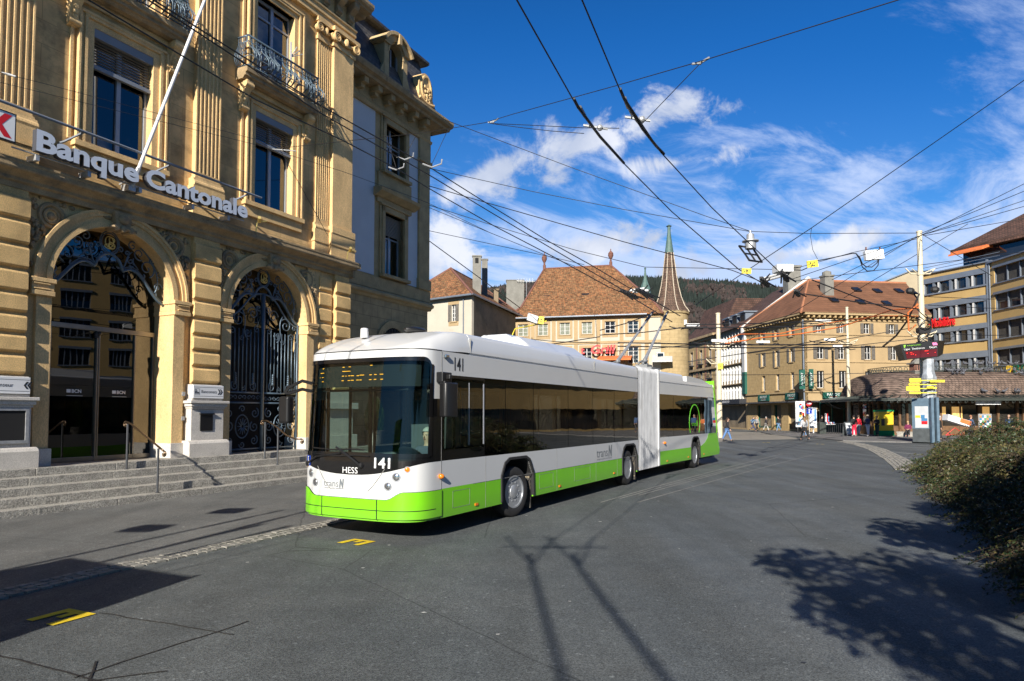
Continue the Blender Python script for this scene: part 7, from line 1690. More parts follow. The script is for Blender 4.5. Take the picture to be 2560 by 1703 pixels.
# yellow way-finding plates on the pillar
for lab, u0, u1, v0, v1, txt in (('topmost yellow plate on the left of the pillar, two lines of lettering', 2274, 2303, 946, 956.5, 'J.-J. Rousseau|Passage'), ('slanting yellow plate below the topmost left one', 2272, 2300, 959, 964, 'Collégiale'),
        ('widest yellow plate on the pillar, two lines, pointing left', 2266, 2300, 966, 977, 'Fontaine du Paon|Château'), ('lowest yellow plate on the left of the pillar', 2274, 2302, 979.5, 985, 'Zone Séréna'),
        ('long yellow plate pointing right from the pillar', 2326, 2362, 950, 956, 'Quai Osterwald'), ('short yellow plate pointing right below the long one', 2318, 2334, 966, 971.5, 'Tertre')):
    a, b = at(u0, v0, 47.0), at(u1, v1, 47.0); t = thing('direction_plate', lab, 'sign', (0, 0, 0), 0, 'yellow direction plates on the pillar')
    mb = MB(); mb.box(a.x, b.x, 47.0, 47.05, b.z, a.z); mb.box(min(a.x, 29.0), max(b.x, 29.3), 47.06, 47.12, (a.z+b.z)/2-.03, (a.z+b.z)/2+.03); mb.build('plate', M['plate_yel'], t)
    mb = MB(); L_ = txt.split('|'); h_ = (a.z-b.z)/len(L_)
    for i, s in enumerate(L_): put_text(mb, s, (a.x+.12, 46.995, a.z-h_*(i+.72)), (1,0,0), (0,0,1), h_*.45, fit=(b.x-a.x)*.72)
    mb.build('lettering', M['ink'], t, fix=False)
# ---- smaller street things
def on_plaza(u, Y, z=.10): p = at(u, 1060, Y); return (p.x, Y, z)
p = on_plaza(2001, 73.5); pc = thing('poster_board', 'white poster board covered in bills under the bookshop canopy', 'board', p)
mb = MB(); mb.box(-.50, .50, -.06, .06, .55, 3.3); mb.build('panel', M['white'], pc); mb = MB(); mb.tube([(-.3, 0, 0), (-.3, 0, .6)], .06, 6); mb.tube([(.3, 0, 0), (.3, 0, .6)], .06, 6); mb.build('leg', M['ink'], pc)
random.seed(2); mb = MB()
for i in range(22): x, z, w_, h_ = random.uniform(-.46, .25), random.uniform(.7, 2.9), random.uniform(.12, .32), random.uniform(.12, .35); mb.box(x, min(.47, x+w_), -.075-.001*i, -.06, z, min(3.25, z+h_), i % 6)
mb.build('bill', [M['ink'], mat('bill_blue', (.12,.35,.6), var=.3, vs=9), M['red'], mat('bill_orange', (.65,.35,.05), var=.2), mat('bill_purple', (.3,.05,.25), var=.2), M['plaza']], pc)
p = on_plaza(2023, 66); ns = thing('traffic_sign', 'red no-entry disc above a blue one-way plate on a pole', 'traffic sign', p)
mb = MB(); mb.tube([(0, 0, 0), (0, 0, 3.3)], .04, 6); mb.build('pole', M['galv'], ns)
mb = MB(); mb.lathe([(0, 0), (.30, 0), (.30, .03), (0, .03)], (0, -.07, 2.95), 20, axis='y'); d_ = mb.build('no_entry_disc', M['red'], ns); mb = MB(); mb.box(-.21, .21, -.075, -.069, 2.89, 3.01); mb.build('white_bar', M['white'], d_)
mb = MB(); mb.box(-.26, .26, -.06, -.04, 1.95, 2.5); d_ = mb.build('one_way_plate', M['blue_sign'], ns); mb = MB(); mb.box(-.05, .05, -.066, -.061, 2.02, 2.32); mb.add([(-.13, -.066, 2.3), (.13, -.066, 2.3), (0, -.066, 2.45)], [(0,1,2)]); mb.build('arrow', M['white'], d_)
p = on_plaza(2033, 70); mb = MB(); mb.box(-.35, .35, -.05, .05, .5, 2.6); mb.box(-.05, .05, -.05, .05, 0, .5); mb.box(.1, .3, -.06, -.05, 1.2, 2.4, 1); o = mb.build('notice_board', [M['white'], mat('notice_blue', (.1,.25,.5), var=.1)]); o.location = p; tag(o, 'pale blue and white notice board beside the no-entry sign', 'sign')
p = on_plaza(2212, 61.5); tb = thing('ticket_machine', 'yellow machine with green foot standing against the pavilion', 'machine', p)
mb = MB(); mb.box(-.75, .55, -.45, .45, .45, 2.15); mb.build('body', M['crown'], tb, bevel=.03); mb = MB(); mb.box(-.78, .58, -.47, .47, 0, .45); mb.box(-.78, .58, -.47, .47, 2.15, 2.3); mb.build('foot', mat('bright_green', (.0, .25, .08), var=.1), tb); mb = MB(); mb.box(-.55, -.25, -.46, -.45, .9, 1.5); mb.build('coin_panel', M['ink'], tb)
p = on_plaza(2122, 61); ab = thing('sandwich_board', 'leaning black sandwich board beside the man in red trousers', 'board', p)
for sg in (-1, 1): mb = MB(); mb.obox((0, sg*.22, .62), (.42, 0, 0), (0, .02, 0), (0, -sg*.18, .60)); mb.build('board', M['pillar_dark'], ab)
mb = MB(); mb.obox((0, -.25, .62), (.36, 0, 0), (0, .015, 0), (0, .155, .5)); mb.build('menu_sheet', M['map'], ab)
p = on_plaza(2088, 67); ff = thing('iron_fence', 'short dark iron fence beside the bookshop arcade', 'fence', p)
mb = MB()
for i in range(10): mb.tube([(-.9+.2*i, 0, 0), (-.9+.2*i, 0, 1.0)], .025, 4)
mb.tube([(-.95, 0, 1.0), (.95, 0, 1.0)], .035, 4); mb.build('bars', M['ink'], ff)
for x in (-1.35, 1.25): mb = MB(); mb.box(x-.3, x+.3, -.3, .3, 0, 1.15); mb.build('planter_box', M['kmetal'], ff)
p = on_plaza(2066, 70); bt = thing('book_table', 'outdoor table of books with a rotating rack before the arcade', 'table', p)
mb = MB(); mb.box(-.9, .7, -.4, .4, .85, .92); mb.build('tabletop', M['white'], bt); mb = MB()
for x in (-.8, .6): mb.tube([(x, 0, 0), (x, 0, .85)], .04, 4)
mb.build('legs', M['ink'], bt); mb = MB(); random.seed(6)
for i in range(12): x = -.85+.13*i; mb.box(x, x+.1, -.3, .3, .92, 1.0+random.random()*.15, i % 3)
for i in range(8): mb.box(-.1+.12*(i % 3), 0+.12*(i % 3), -.1, .1, 1.15+.3*(i//3), 1.4+.3*(i//3), i % 3)
mb.build('books', [M['white'], M['red'], mat('book_blue', (.1,.2,.4), var=.1)], bt)
p = on_plaza(2075, 73.8); mb = MB(); mb.box(-1.1, 1.6, -.05, .05, 0, .9); 
for x in (-1.1, .2, 1.5): mb.box(x, x+.12, -.08, .08, 0, 3.1)
mb.box(-1.1, 1.6, -.08, .08, 3.0, 3.15); o = mb.build('green_shop_door', M['green_board']); o.location = p; tag(o, 'green framed glass doors set in the bookshop arcade', 'door')
p = on_plaza(2380, 51.5); cart = thing('delivery_bike', 'cargo bike with red and white box half hidden by the shrub', 'bike', p)
mb = MB(); mb.obox((.3, 0, 1.45), (.8, 0, -.25), (0, .35, 0), (.04, 0, .22)); mb.build('box', M['white'], cart); mb = MB(); mb.obox((.8, -.36, 1.35), (.4, 0, -.13), (0, .01, 0), (.03, 0, .15)); mb.build('red_panel', M['awning'], cart)
for x in (-.5, 1.0):
    mb = MB(); mb.tube([(x+.33*math.cos(a*.3142), 0, .35+.33*math.sin(a*.3142)) for a in range(20)], .03, 5, closed=True); mb.build('wheel', M['rubber'], cart)
mb = MB(); mb.tube([(-.5, 0, .35), (.2, 0, .9), (1.0, 0, .35), (.1, 0, .4), (-.5, 0, .35)], .03, 5); mb.build('frame', M['red'], cart)

# ---------------------------------------------------------------- people
def skin_mesh(V, E, name, m, parent, sub=1, root=0):
    me = bpy.data.meshes.new(name); me.from_pydata([v[:3] for v in V], E, []); o = bpy.data.objects.new(name, me); COL.objects.link(o)
    o.modifiers.new('skin', 'SKIN').use_smooth_shade = True
    for i, v in enumerate(V):
        r = v[3]; r = r if isinstance(r, tuple) else (r, r); me.skin_vertices[0].data[i].radius = r; me.skin_vertices[0].data[i].use_root = (i == root)
    s = o.modifiers.new('s', 'SUBSURF'); s.levels = s.render_levels = sub
    dg = bpy.context.evaluated_depsgraph_get(); me2 = bpy.data.meshes.new_from_object(o.evaluated_get(dg)); bpy.data.objects.remove(o); bpy.data.meshes.remove(me)
    me2.name = name; me2.materials.clear(); me2.materials.append(m); me2.polygons.foreach_set('use_smooth', [True]*len(me2.polygons))
    o = bpy.data.objects.new(name, me2); COL.objects.link(o); o.parent = parent; return o
M['skin'] = mat('skin', (.50, .30, .21), rough=.6, var=.06); M['skin'].node_tree.nodes['Principled BSDF'].inputs['Subsurface Weight'].default_value = .05
CLO = {}
def cloth(c):
    if c not in CLO: CLO[c] = mat('cloth_%d' % len(CLO), c, rough=.9, var=.18, vs=9, bump=.3, bs=25)
    return CLO[c]
def person(label, loc, face, pose='stand', top=(.02,.02,.022), legs=(.05,.07,.13), hair=(.03,.02,.015), H=1.72, shoes=(.03,.03,.03), lean=0.0, ph=1, long=False, bag=None, arms=None, hood=False, group='people in the square'):
    T = thing('person', label, 'person', loc, R(face), group); k = H/1.74; S = pose == 'sit'
    hz = .50 if S else .93; dzz = hz-.93
    st = {'walk': .30, 'run': .42, 'stand': .04, 'sit': 0}[pose]*ph
    J = {'pel': (0, 0, .96+dzz), 'sp': (0, -.02-lean*.3, 1.16+dzz), 'ch': (0, -.02-lean*.7, 1.36+dzz), 'nb': (0, -.01-lean, 1.48+dzz), 'nk': (0, -.02-lean*1.1, 1.55+dzz), 'h1': (0, -.045-lean*1.2, 1.61+dzz), 'h2': (0, -.03-lean*1.25, 1.69+dzz), 'h3': (0, -.01-lean*1.3, 1.755+dzz)}
    for n, sg in (('L', 1), ('R', -1)):
        f = sg*st
        J['hp'+n] = (sg*.095, 0, .92+dzz)
        if S: J['kn'+n] = (sg*.12, -.43, .50); J['an'+n] = (sg*.12, -.40, .09); J['to'+n] = (sg*.13, -.58, .045)
        elif pose == 'run' and sg*ph < 0: J['kn'+n] = (sg*.09, -.12, .50); J['an'+n] = (sg*.09, .30, .36); J['to'+n] = (sg*.09, .34, .22)
        else:
            J['kn'+n] = (sg*.10, -f*.62, .50); J['an'+n] = (sg*.10, -f*1.0+(.06 if f < 0 else 0), .10+(.06 if f < -.1 else 0)); J['to'+n] = (sg*.115, -f*1.0-.17, .045)
        J['sh'+n] = (sg*.185, -.01-lean*.9, 1.43+dzz)
        am = arms or ('lap' if S else 'swing')
        if am == 'lap': J['el'+n] = (sg*.25, -.06, 1.16+dzz); J['wr'+n] = (sg*.09, -.30, 1.08+dzz)
        elif am == 'chest': J['el'+n] = (sg*.25, -.05-lean, 1.16+dzz); J['wr'+n] = (sg*.07, -.27-lean, 1.22+dzz)
        elif am == 'wheel': J['el'+n] = (sg*.25, -.18, 1.18+dzz); J['wr'+n] = (sg*.16, -.44, 1.22+dzz)
        elif pose == 'run': J['el'+n] = (sg*.25, -.01+f*.55-lean*.6, 1.18); J['wr'+n] = (sg*.20, -.22+f*.5-lean*.6, 1.24)
        else: J['el'+n] = (sg*.235, .02+f*.30-lean*.5, 1.15); J['wr'+n] = (sg*.235, -.05+f*.55-lean*.3, .90)
    J = {a: (p[0]*k, p[1]*k, p[2]*k) for a, p in J.items()}
    V, E, ix = [], [], {}
    def v(n, r, p=None): ix[n] = len(V); V.append((*(p or J[n]), r))
    def e(*c): E.extend((ix[a], ix[b]) for a, b in zip(c, c[1:]))
    for n, r in (('pel', (.14, .10)), ('sp', (.115, .09)), ('ch', (.14, .105)), ('nb', .065), ('nk', .052), ('h1', (.062, .075)), ('h2', (.078, .095)), ('h3', (.055, .065))): v(n, r)
    e('pel', 'sp', 'ch', 'nb', 'nk', 'h1', 'h2', 'h3')
    for n in 'LR':
        for q, r in (('hp', .085), ('kn', .058), ('an', .04), ('to', .034), ('sh', .056), ('el', .042), ('wr', .030)): v(q+n, r)
        e('pel', 'hp'+n, 'kn'+n, 'an'+n, 'to'+n); e('ch', 'sh'+n, 'el'+n, 'wr'+n)
        w_ = Vector(J['wr'+n]); d = (w_-Vector(J['el'+n])).normalized(); sg = 1 if n == 'L' else -1
        pl_ = w_+d*.07; v('pm'+n, (.030, .018), tuple(pl_)); e('wr'+n, 'pm'+n)
        sd = d.cross(Vector((sg, 0, 0))); sd = sd.normalized() if sd.length > .2 else Vector((0, -1, 0))
        for i, ln in enumerate((.055, .070, .075, .065, .055)):
            if i == 0: b0 = w_+d*.025+sd*.03; p1 = b0+d*.025+sd*.022; p2 = p1+d*.03
            else: b0 = pl_+sd*(.024-.016*(i-1)); p1 = b0+d*ln*.55; p2 = p1+d*ln*.4+Vector((-sg*.014, 0, 0))
            for j, p in enumerate((p1, p2)): v('f%s%d%d' % (n, i, j), .0085-.002*j, tuple(p))
            e('wr'+n if i == 0 else 'pm'+n, 'f%s%d0' % (n, i), 'f%s%d1' % (n, i))
    skin_mesh(V, E, 'body', M['skin'], T)
    def part(nm, chain_list, radii, m, sub=1):
        V, E, ix = [], [], {}
        for ch in chain_list:
            for n in ch:
                if n not in ix: ix[n] = len(V); V.append((*J[n], radii[n[:2] if n[:2] in radii else n]))
            E.extend((ix[a], ix[b]) for a, b in zip(ch, ch[1:]))
        return skin_mesh(V, E, nm, m, T, sub)
    J['hem'] = tuple(Vector(J['pel'])*1.0+Vector((0, 0, -.10 if not S else 0.02))); 
    for n in 'LR':
        a, b = Vector(J['kn'+n]), Vector(J['an'+n]); J['cu'+n] = tuple(a.lerp(b, .93)); J['cf'+n] = tuple(Vector(J['el'+n]).lerp(Vector(J['wr'+n]), .93))
    part('jacket', [('hem', 'pel', 'sp', 'ch', 'nb'), ('ch', 'shL', 'elL', 'cfL'), ('ch', 'shR', 'elR', 'cfR')], {'hem': (.17, .13), 'pe': (.175, .135), 'sp': (.155, .125), 'ch': (.168, .135), 'nb': .088, 'sh': .078, 'el': .060, 'cf': .052}, cloth(top))
    part('trousers', [('pel', 'hpL', 'knL', 'cuL'), ('pel', 'hpR', 'knR', 'cuR')], {'pe': (.150, .118), 'hp': .105, 'kn': .080, 'cu': .068}, cloth(legs))
    for n in 'LR':
        V = [(*J['an'+n], .05), (*J['to'+n], .046)]; skin_mesh(V, [(0, 1)], 'shoe', cloth(shoes), T)
    hc = Vector(J['h2']); mb = MB(); mb.sphere(tuple(hc+Vector((0, .022, .028))*k), (.098*k, .108*k, .105*k), 12)
    # hair cap: drop what lies over the face
    keep = [f for f in mb.f if sum(mb.v[i][1]-hc.y for i in f)/len(f) > -.045*k or sum(mb.v[i][2]-hc.z for i in f)/len(f) > .055*k]
    mb.f = [f for f in keep if sum(mb.v[i][2]-hc.z for i in f)/len(f) > -.075*k]; mb.mi = [0]*len(mb.f)
    if long: mb.tube([tuple(hc+Vector((0, .07, -.02))*k), tuple(hc+Vector((0, .09, -.14))*k), tuple(hc+Vector((0, .08, -.27))*k)], [.09*k, .095*k, .05*k], 8)
    mb.build('hair', cloth(hair), T, smooth='all')
    mb = MB(); fy_ = hc.y-.098*k
    for sg in (-1, 1): mb.sphere((hc.x+sg*.032*k, fy_+.014*k, hc.z-.005), (.013, .008, .008), 6, 0)
    mb.sphere((hc.x, fy_-.004, hc.z-.035*k), (.013, .020, .024), 6, 1); mb.sphere((hc.x, fy_+.008, hc.z-.075*k), (.024, .010, .007), 6, 2)
    for sg in (-1, 1): mb.sphere((hc.x+sg*.080*k, hc.y+.005, hc.z-.02*k), (.012, .02, .03), 6, 1)
    mb.build('face', [cloth((.02,.015,.012)), M['skin'], cloth((.35,.13,.11))], T, smooth='all')
    if bag == 'pack':
        mb = MB(); c = Vector(J['ch']); mb.sphere((c.x, c.y+.20, c.z-.10), (.17, .11, .25), 10); mb.build('backpack', cloth((.05,.045,.04)), T, smooth='all')
    elif bag:
        mb = MB(); c = Vector(J['pel']); mb.box(c.x+.17, c.x+.29, c.y-.02, c.y+.34, c.z-.22, c.z+.10); mb.tube([(c.x+.22, c.y+.15, c.z+.1), tuple(Vector(J['shR'])+Vector((.1, 0, .09)))], .014, 4); mb.build('shoulder_bag', cloth(bag), T, bevel=.03)
    return T
Z_ = .10; PA = (.02, .02, .022)
person('woman in black jacket and blue jeans walking past the bus tail', (15.9, 50.6, .01), 75, 'walk', PA, (.10,.20,.42), (.035,.02,.012), 1.70, lean=.03, long=True, bag='pack')
person('man in blue patterned shirt and dark trousers running across the side street', (27.4, 78, .01), 85, 'run', (.14,.24,.38), (.05,.06,.12), (.12,.09,.06), 1.74, lean=.12)
person('person in white top and dark waistcoat walking before the left shop window', (29.0, 81, .01), -60, 'walk', (.30,.30,.30), (.02,.02,.025), (.3,.2,.12), 1.66)
person('person in long dark coat by the shop window with pale trousers', (29.9, 80.5, .01), 70, 'walk', (.03,.025,.03), (.45,.43,.4), (.3,.3,.3), 1.64)
person('person in black jacket and light jeans walking by the second shop window', (30.4, 78, .01), -80, 'walk', PA, (.13,.24,.40), (.03,.02,.02), 1.72)
person('man in dark hooded jacket and beige trousers beside the poster board', (29.2, 68.5, Z_), 150, 'walk', (.05,.05,.06), (.32,.26,.19), (.04,.03,.03), 1.74, bag='pack')
person('woman in white jacket and black trousers with a black shoulder bag stepping off the kerb', (22.5, 52.6, .01), 200, 'walk', (.42,.42,.43), (.015,.015,.016), (.22,.13,.07), 1.70, long=True, bag=(.02,.02,.022))
person('person in pale blue top half hidden behind the woman with the shoulder bag', (24.1, 56.4, Z_), 160, 'walk', (.45,.48,.55), (.12,.2,.34), (.06,.04,.03), 1.70)
person('man in dark jacket and blue jeans striding before the bookshop arcade', (32.4, 71.5, Z_), 95, 'walk', PA, (.06,.12,.26), (.03,.02,.02), 1.72, ph=1.3)
person('man in black sweater and bright red trousers seen from behind', (29.5, 59.0, Z_), 175, 'stand', (.015,.015,.016), (.62,.01,.045), (.03,.022,.02), 1.78, shoes=(.6,.6,.6))
person('person in red jacket and white trousers beside the man in red trousers', (30.9, 61.0, Z_), 120, 'stand', (.60,.012,.03), (.58,.58,.6), (.08,.05,.035), 1.76, shoes=(.4,.4,.4))
person('man in dark blue striped sweater and white trousers facing left', (30.8, 59.2, Z_), -80, 'stand', (.04,.05,.12), (.48,.52,.62), (.35,.28,.22), 1.80, shoes=(.5,.5,.5), arms='chest')
person('woman in dark leather jacket and dark green trousers before the yellow machine', (31.7, 59.4, Z_), -60, 'stand', (.025,.018,.02), (.015,.045,.045), (.05,.03,.025), 1.70, arms='chest')
pm = person('blonde woman in maroon coat sitting on a ledge beside the pillar', (33.8, 58.4, .12), -35, 'sit', (.16,.02,.07), (.02,.02,.025), (.50,.36,.16), 1.66, long=True, shoes=(.3,.05,.06))
mb = MB(); mb.box(-.8, .8, -.3, .5, 0, .40); mb.box(-.84, .84, -.34, .54, .33, .42); o = mb.build('stone_ledge', M['granite']); o.location = (34.0, 58.75, .10); o.rotation_euler = (0, 0, R(-35)); tag(o, 'low stone ledge the seated woman sits on', 'ledge')
person('grey haired man in black coat beside the cargo bike behind the shrub', (31.4, 50.2, Z_), 60, 'stand', (.012,.012,.013), (.03,.03,.035), (.36,.36,.36), 1.74)
person('person with reddish hair passing behind the shrub by the postcard rack', (37.9, 56.5, Z_), 90, 'walk', (.05,.08,.15), (.03,.03,.04), (.30,.14,.08), 1.78)
person('bald person in blue jacket behind the shrub at the right edge', (40.7, 56.0, Z_), -60, 'stand', (.05,.10,.22), (.03,.03,.04), (.42,.28,.2), 1.80)
# people aboard the bus
def aboard(label, t_, w_, z, face, pose, **k):
    c, s = math.cos(BUS_ROT), math.sin(BUS_ROT); person(label, (BUS_LOC[0]+c*t_-s*w_, BUS_LOC[1]+s*t_+c*w_, z), face+math.degrees(BUS_ROT), pose, group='people aboard the bus', **k)
aboard('bus driver in dark jacket at the steering wheel behind the windscreen', .56, .66, .40, -90, 'sit', top=(.08,.09,.12), hair=(.35,.33,.3), arms='wheel', H=1.78)
aboard('passenger in pale jacket standing before the bellows', 7.9, .5, .42, -20, 'stand', top=(.35,.30,.22), hair=(.3,.28,.26))
aboard('passenger in dark coat standing behind the second side window', 4.6, .8, .42, -60, 'stand', top=(.06,.05,.05))
aboard('dark haired passenger standing at the front of the rear section', 14.4, .3, .42, 20, 'stand', top=(.05,.04,.04), hair=(.12,.05,.02))
aboard('passenger in grey jacket near the tail windows', 17.6, .1, .42, -40, 'stand', top=(.12,.12,.13), hair=(.06,.04,.03))
# planter with a clipped conifer by the wing, seen through the bus's door
# ---------------------------------------------------------------- overhead wires
WH = 6.3                                            # height of the trolley wires
GW = 'overhead wires'
def wire(label, pts, r=.012, m='cable', name='overhead_wire', k=10, sag=0.0):
    """pts: (u, v, depth) or (u, v) for points at trolley-wire height"""
    P = [onz(p[0], p[1], WH) if len(p) == 2 else at(*p) for p in pts]
    if len(P) == 2 and sag: P = [P[0].lerp(P[1], i/k)-Vector((0,0,sag*4*(i/k)*(1-i/k))) for i in range(k+1)]
    rr = [r*.72*max(.7, p.y/16) for p in P]
    mb = MB(); mb.tube([tuple(p) for p in P], rr, 6); o = mb.build(name, M[m], smooth='all'); return tag(o, label, 'wire', GW)
def extend(a, b, f): return a+(b-a)*f
W1 = [(1292,0), (1445,271), (1542,391), (1680,530), (1846,673), (1912,712)]
W2 = [(1455,0), (1553,233), (1651,380), (1780,520), (1957,688)]
def main_wire(label, pts, behind):
    P = [onz(u, v, WH) for u, v in pts]; d = (P[0]-P[1]).normalized(); P = ([Vector((*b, WH)) for b in behind[::-1]] if isinstance(behind[0], tuple) else [P[0]+d*b for b in behind[::-1]])+P
    mb = MB(); mb.tube([tuple(p) for p in P], [.0095*max(1, p.y/13) for p in P], 6)
    return tag(mb.build('trolley_wire', M['cable'], smooth='all'), label, 'wire', GW)
main_wire('left of the two trolley wires that run over the middle of the road', W1, ((-3.2,-2.9), (-3.13,-5.2), (-3.05,-7.5), (-2.8,-16)))
main_wire('right of the two trolley wires that run over the middle of the road', W2, ((-2.58,-2.9), (-2.44,-5.2), (-2.25,-7.5), (-1.9,-16)))
for lab, P, sx in (('long curved holder on the left trolley wire behind the viewpoint', [(-3.2,-2.8), (-3.18,-3.6), (-3.13,-5.2), (-3.05,-7.5), (-3.0,-9)], -1), ('long curved holder on the right trolley wire behind the viewpoint', [(-2.55,-2.8), (-2.55,-3.6), (-2.44,-5.2), (-2.25,-7.5), (-2.15,-9)], 1)):
    t = thing('wire_holder', lab, 'wire holder', (0,0,0), 0, 'holders clamped on the trolley wires'); mb = MB(); mb.tube([(x, y, WH+.06) for x, y in P], .028, 6); mb.build('rail', M['cable'], t)
    a = Vector((*P[0], WH)); mb = MB(); mb.tube([tuple(a+Vector((0,-.8,.1))), tuple(a+Vector((-.45,1.1,.25)))], .02, 5); mb.tube([tuple(a+Vector((0,-.8,.1))), tuple(a+Vector((.35,1.0,.25)))], .02, 5); mb.tube([tuple(a+Vector((-.5,.3,.2))), tuple(a+Vector((.5,.2,.2)))], .016, 5); mb.build('hanger', M['galv'], t)
t = thing('wire_holder', 'pair of holders on the bank-side trolley wires outside the frame', 'wire holder', (0,0,0), 0, 'holders clamped on the trolley wires'); mb = MB()
for o_ in (0, .55): mb.tube([(-8.9+o_,-2.6-o_*.4,WH), (-8.5+o_,-1.3-o_*.4,WH+.05), (-8.05+o_,0-o_*.4,WH)], .06, 6)
mb.build('rail', M['cable'], t)
main_wire('upper trolley wire passing close along the bank front', [(480,61), (801,264), (1070,416), (1216,508), (1370,603), (1483,666), (1568,717), (1610,738), (1700,790)], (5, 12))
main_wire('feeder wire just below the upper trolley wire along the bank', [(480,72), (801,283), (1070,436), (1225,530), (1380,622), (1483,682), (1560,727)], (5, 12))
main_wire('lower trolley wire passing along the bank front', [(221,0), (640,250), (860,353), (992,422), (1070,470), (1233,564), (1385,643), (1522,718), (1570,738), (1680,805)], (5,))
# stiff curved holders where a cross wire carries the trolley wires
def holder(label, pts, drop):
    t = thing('wire_holder', label, 'wire holder', (0, 0, 0), 0, 'holders clamped on the trolley wires')
    P = [onz(u, v, WH)+Vector((0,0,.02)) for u, v in pts]; mb = MB(); mb.tube([tuple(p) for p in P], .022, 6); mb.build('rail', M['cable'], t)
    c = P[len(P)//2]; mb = MB()
    a, b = P[0].lerp(P[1], .2), P[-1].lerp(P[-2], .15)
    mb.tube([tuple(a+Vector((-.02,0,.03))), tuple(c+Vector((-.16,0,.20)))], .012, 5); mb.tube([tuple(b+Vector((-.02,0,.03))), tuple(c+Vector((-.16,0,.20)))], .012, 5); mb.tube([tuple(c+Vector((-.25,.05,.2))), tuple(c+Vector((.12,0,.12)))], .02, 6)
    mb.sphere(tuple(c+Vector((.0,0,.14))), .05, 8); mb.build('hanger', M['galv'], t); mb = MB(); d = (c-a); mb.tube([tuple(a+d*.35+Vector((-.06,0,.1))), tuple(a+d*.7+Vector((-.12,0,.16)))], .028, 6); mb.build('insulator', M['black'], t)
holder('long holder on the left trolley wire under the white cloud', [(1434,250), (1445,271), (1500,345), (1542,391), (1560,411)], .2)
holder('long holder on the right trolley wire under the white cloud', [(1550,226), (1560,250), (1606,325), (1640,368), (1660,388)], .2)
wire('cross wire rising from the bank over both trolley wires to the top edge', [(680,373,20.2), (1060,332,12.5), (1213,307,10.2), (1281,286,9.4), (1542,214,7.6), (1760,151,6.6), (2246,0,5.2), (2600,-110,4.6)], .009)
wire('upper strand of the double wire from the clamp to the right holder', [(1225,309,10.1), (1320,313,9.3), (1460,320,8.5), (1548,321,8.1)], .009)
wire('lower strand of the double wire from the clamp to the left holder', [(1225,309,10.1), (1300,319,9.4), (1380,328,8.9), (1460,334,8.6)], .009)
wire('short stay slanting up from the right holder to the cross wire', [(1605,310,7.9), (1757,152,6.65)], .009)
for lab, a, b in (('small stay hanging from the cross wire in front of the wing window', (968,350,14.6), (990,418,14.2)), ('small stay hanging from the cross wire beside the wing corner', (1042,336,13.0), (1012,392,13.0)), ('small stay hanging from the cross wire against the sky', (1121,322,11.6), (1080,410,11.4))):
    wire(lab, [a, b], .010); q = at(*b); mb = MB(); mb.tube([(q.x-.16, q.y, q.z), (q.x, q.y, q.z-.06), (q.x+.16, q.y, q.z), (q.x+.17, q.y, q.z+.08)], .014, 5); tag(mb.build('wire_clamp', M['galv']), lab.replace('small stay hanging from the cross wire', 'steel clamp at the foot of the stay'), 'clamp', 'steel wire clamps')
for lab, u, v, Y in (('steel Y-shaped clamp joining the cross wire to the double wire', 1233, 305, 10.1), ('steel clamp at the top of the slanting stay', 1750, 158, 6.7)):
    q = at(u, v, Y); mb = MB(); mb.tube([(q.x-.08, q.y, q.z-.01), (q.x, q.y, q.z), (q.x+.08, q.y-.06, q.z+.025)], .012, 6); mb.sphere(tuple(q), .02, 6); tag(mb.build('wire_clamp', M['galv']), lab, 'clamp', 'steel wire clamps')
for lab, u0, v0, u1, v1, Y in (('white insulator on the wire before the fluted pilaster at left', 5, 182, 40, 192, 9.5), ('white insulators where wires meet before the second window', 680, 373, 740, 378, 19.5)):
    a, b = at(u0, v0, Y), at(u1, v1, Y); mb = MB(); mb.tube([tuple(a), tuple(a.lerp(b, .5)), tuple(b)], [.012, .02, .012], 8); tag(mb.build('insulator', M['galv']), lab, 'insulator', 'insulators on the wires')
wire('thin wire across the fluted pilaster and first window, upper one', [(-20,176,9.3), (40,192,9.6), (102,207,10), (640,349,18), (680,373,20)], .008)
wire('thin wire across the fluted pilaster and first window, lower one', [(-20,201,9.5), (640,362,17), (860,430,24), (1064,505,30), (1225,582,36)], .008)
wire('loose wire dropping from the insulators down to the bank corner', [(700,375,19.6), (760,480,21.5), (820,590,23.5)], .009)
wire('thin wire from the wing eave to the hanging lamp', [(1113,300,32.6), (1420,416,31), (1760,539,30), (1874,578,30)], .010)
wire('thin wire from the wing wall to the hanging lamp, flatter one', [(1072,421,33), (1331,479,32), (1560,524,31), (1874,579,30)], .010)
wire('wire from the hanging lamp straight to the tall mast top', [(1878,579,30), (2020,584,34), (2290,583,49.4)], .010)
wire('wire from the wing wall to the wire crossing, uppermost', [(1072,465,33), (1216,507,30), (1560,605,25), (1830,676,20.5), (1905,705,18.2)], .014)
wire('wire from the wing wall ending over the hall roof, running on to the crossing', [(1072,513,33), (1237,565,33), (1436,625,33), (1612,668,30), (1942,674,26), (1990,671,24), (2130,632,32), (2290,598,49.4)], .010)
wire('steep wire from the wing wall to the hall roof', [(1072,519,33), (1225,582,36), (1368,640,44), (1437,666,60)], .010)
wire('nearly level wire from the wing to the hall ridge', [(1072,577,33), (1380,643,50), (1460,662,70)], .010)
wire('lowest wire from the wing down behind the chimneys', [(1072,602,33), (1225,714,60), (1300,770,74)], .014)
wire('long slanting wire from the right edge down to the ornate house', [(2600,175,14), (2560,201,15), (2029,570,30), (1915,645,40), (1740,762,90)], .014)
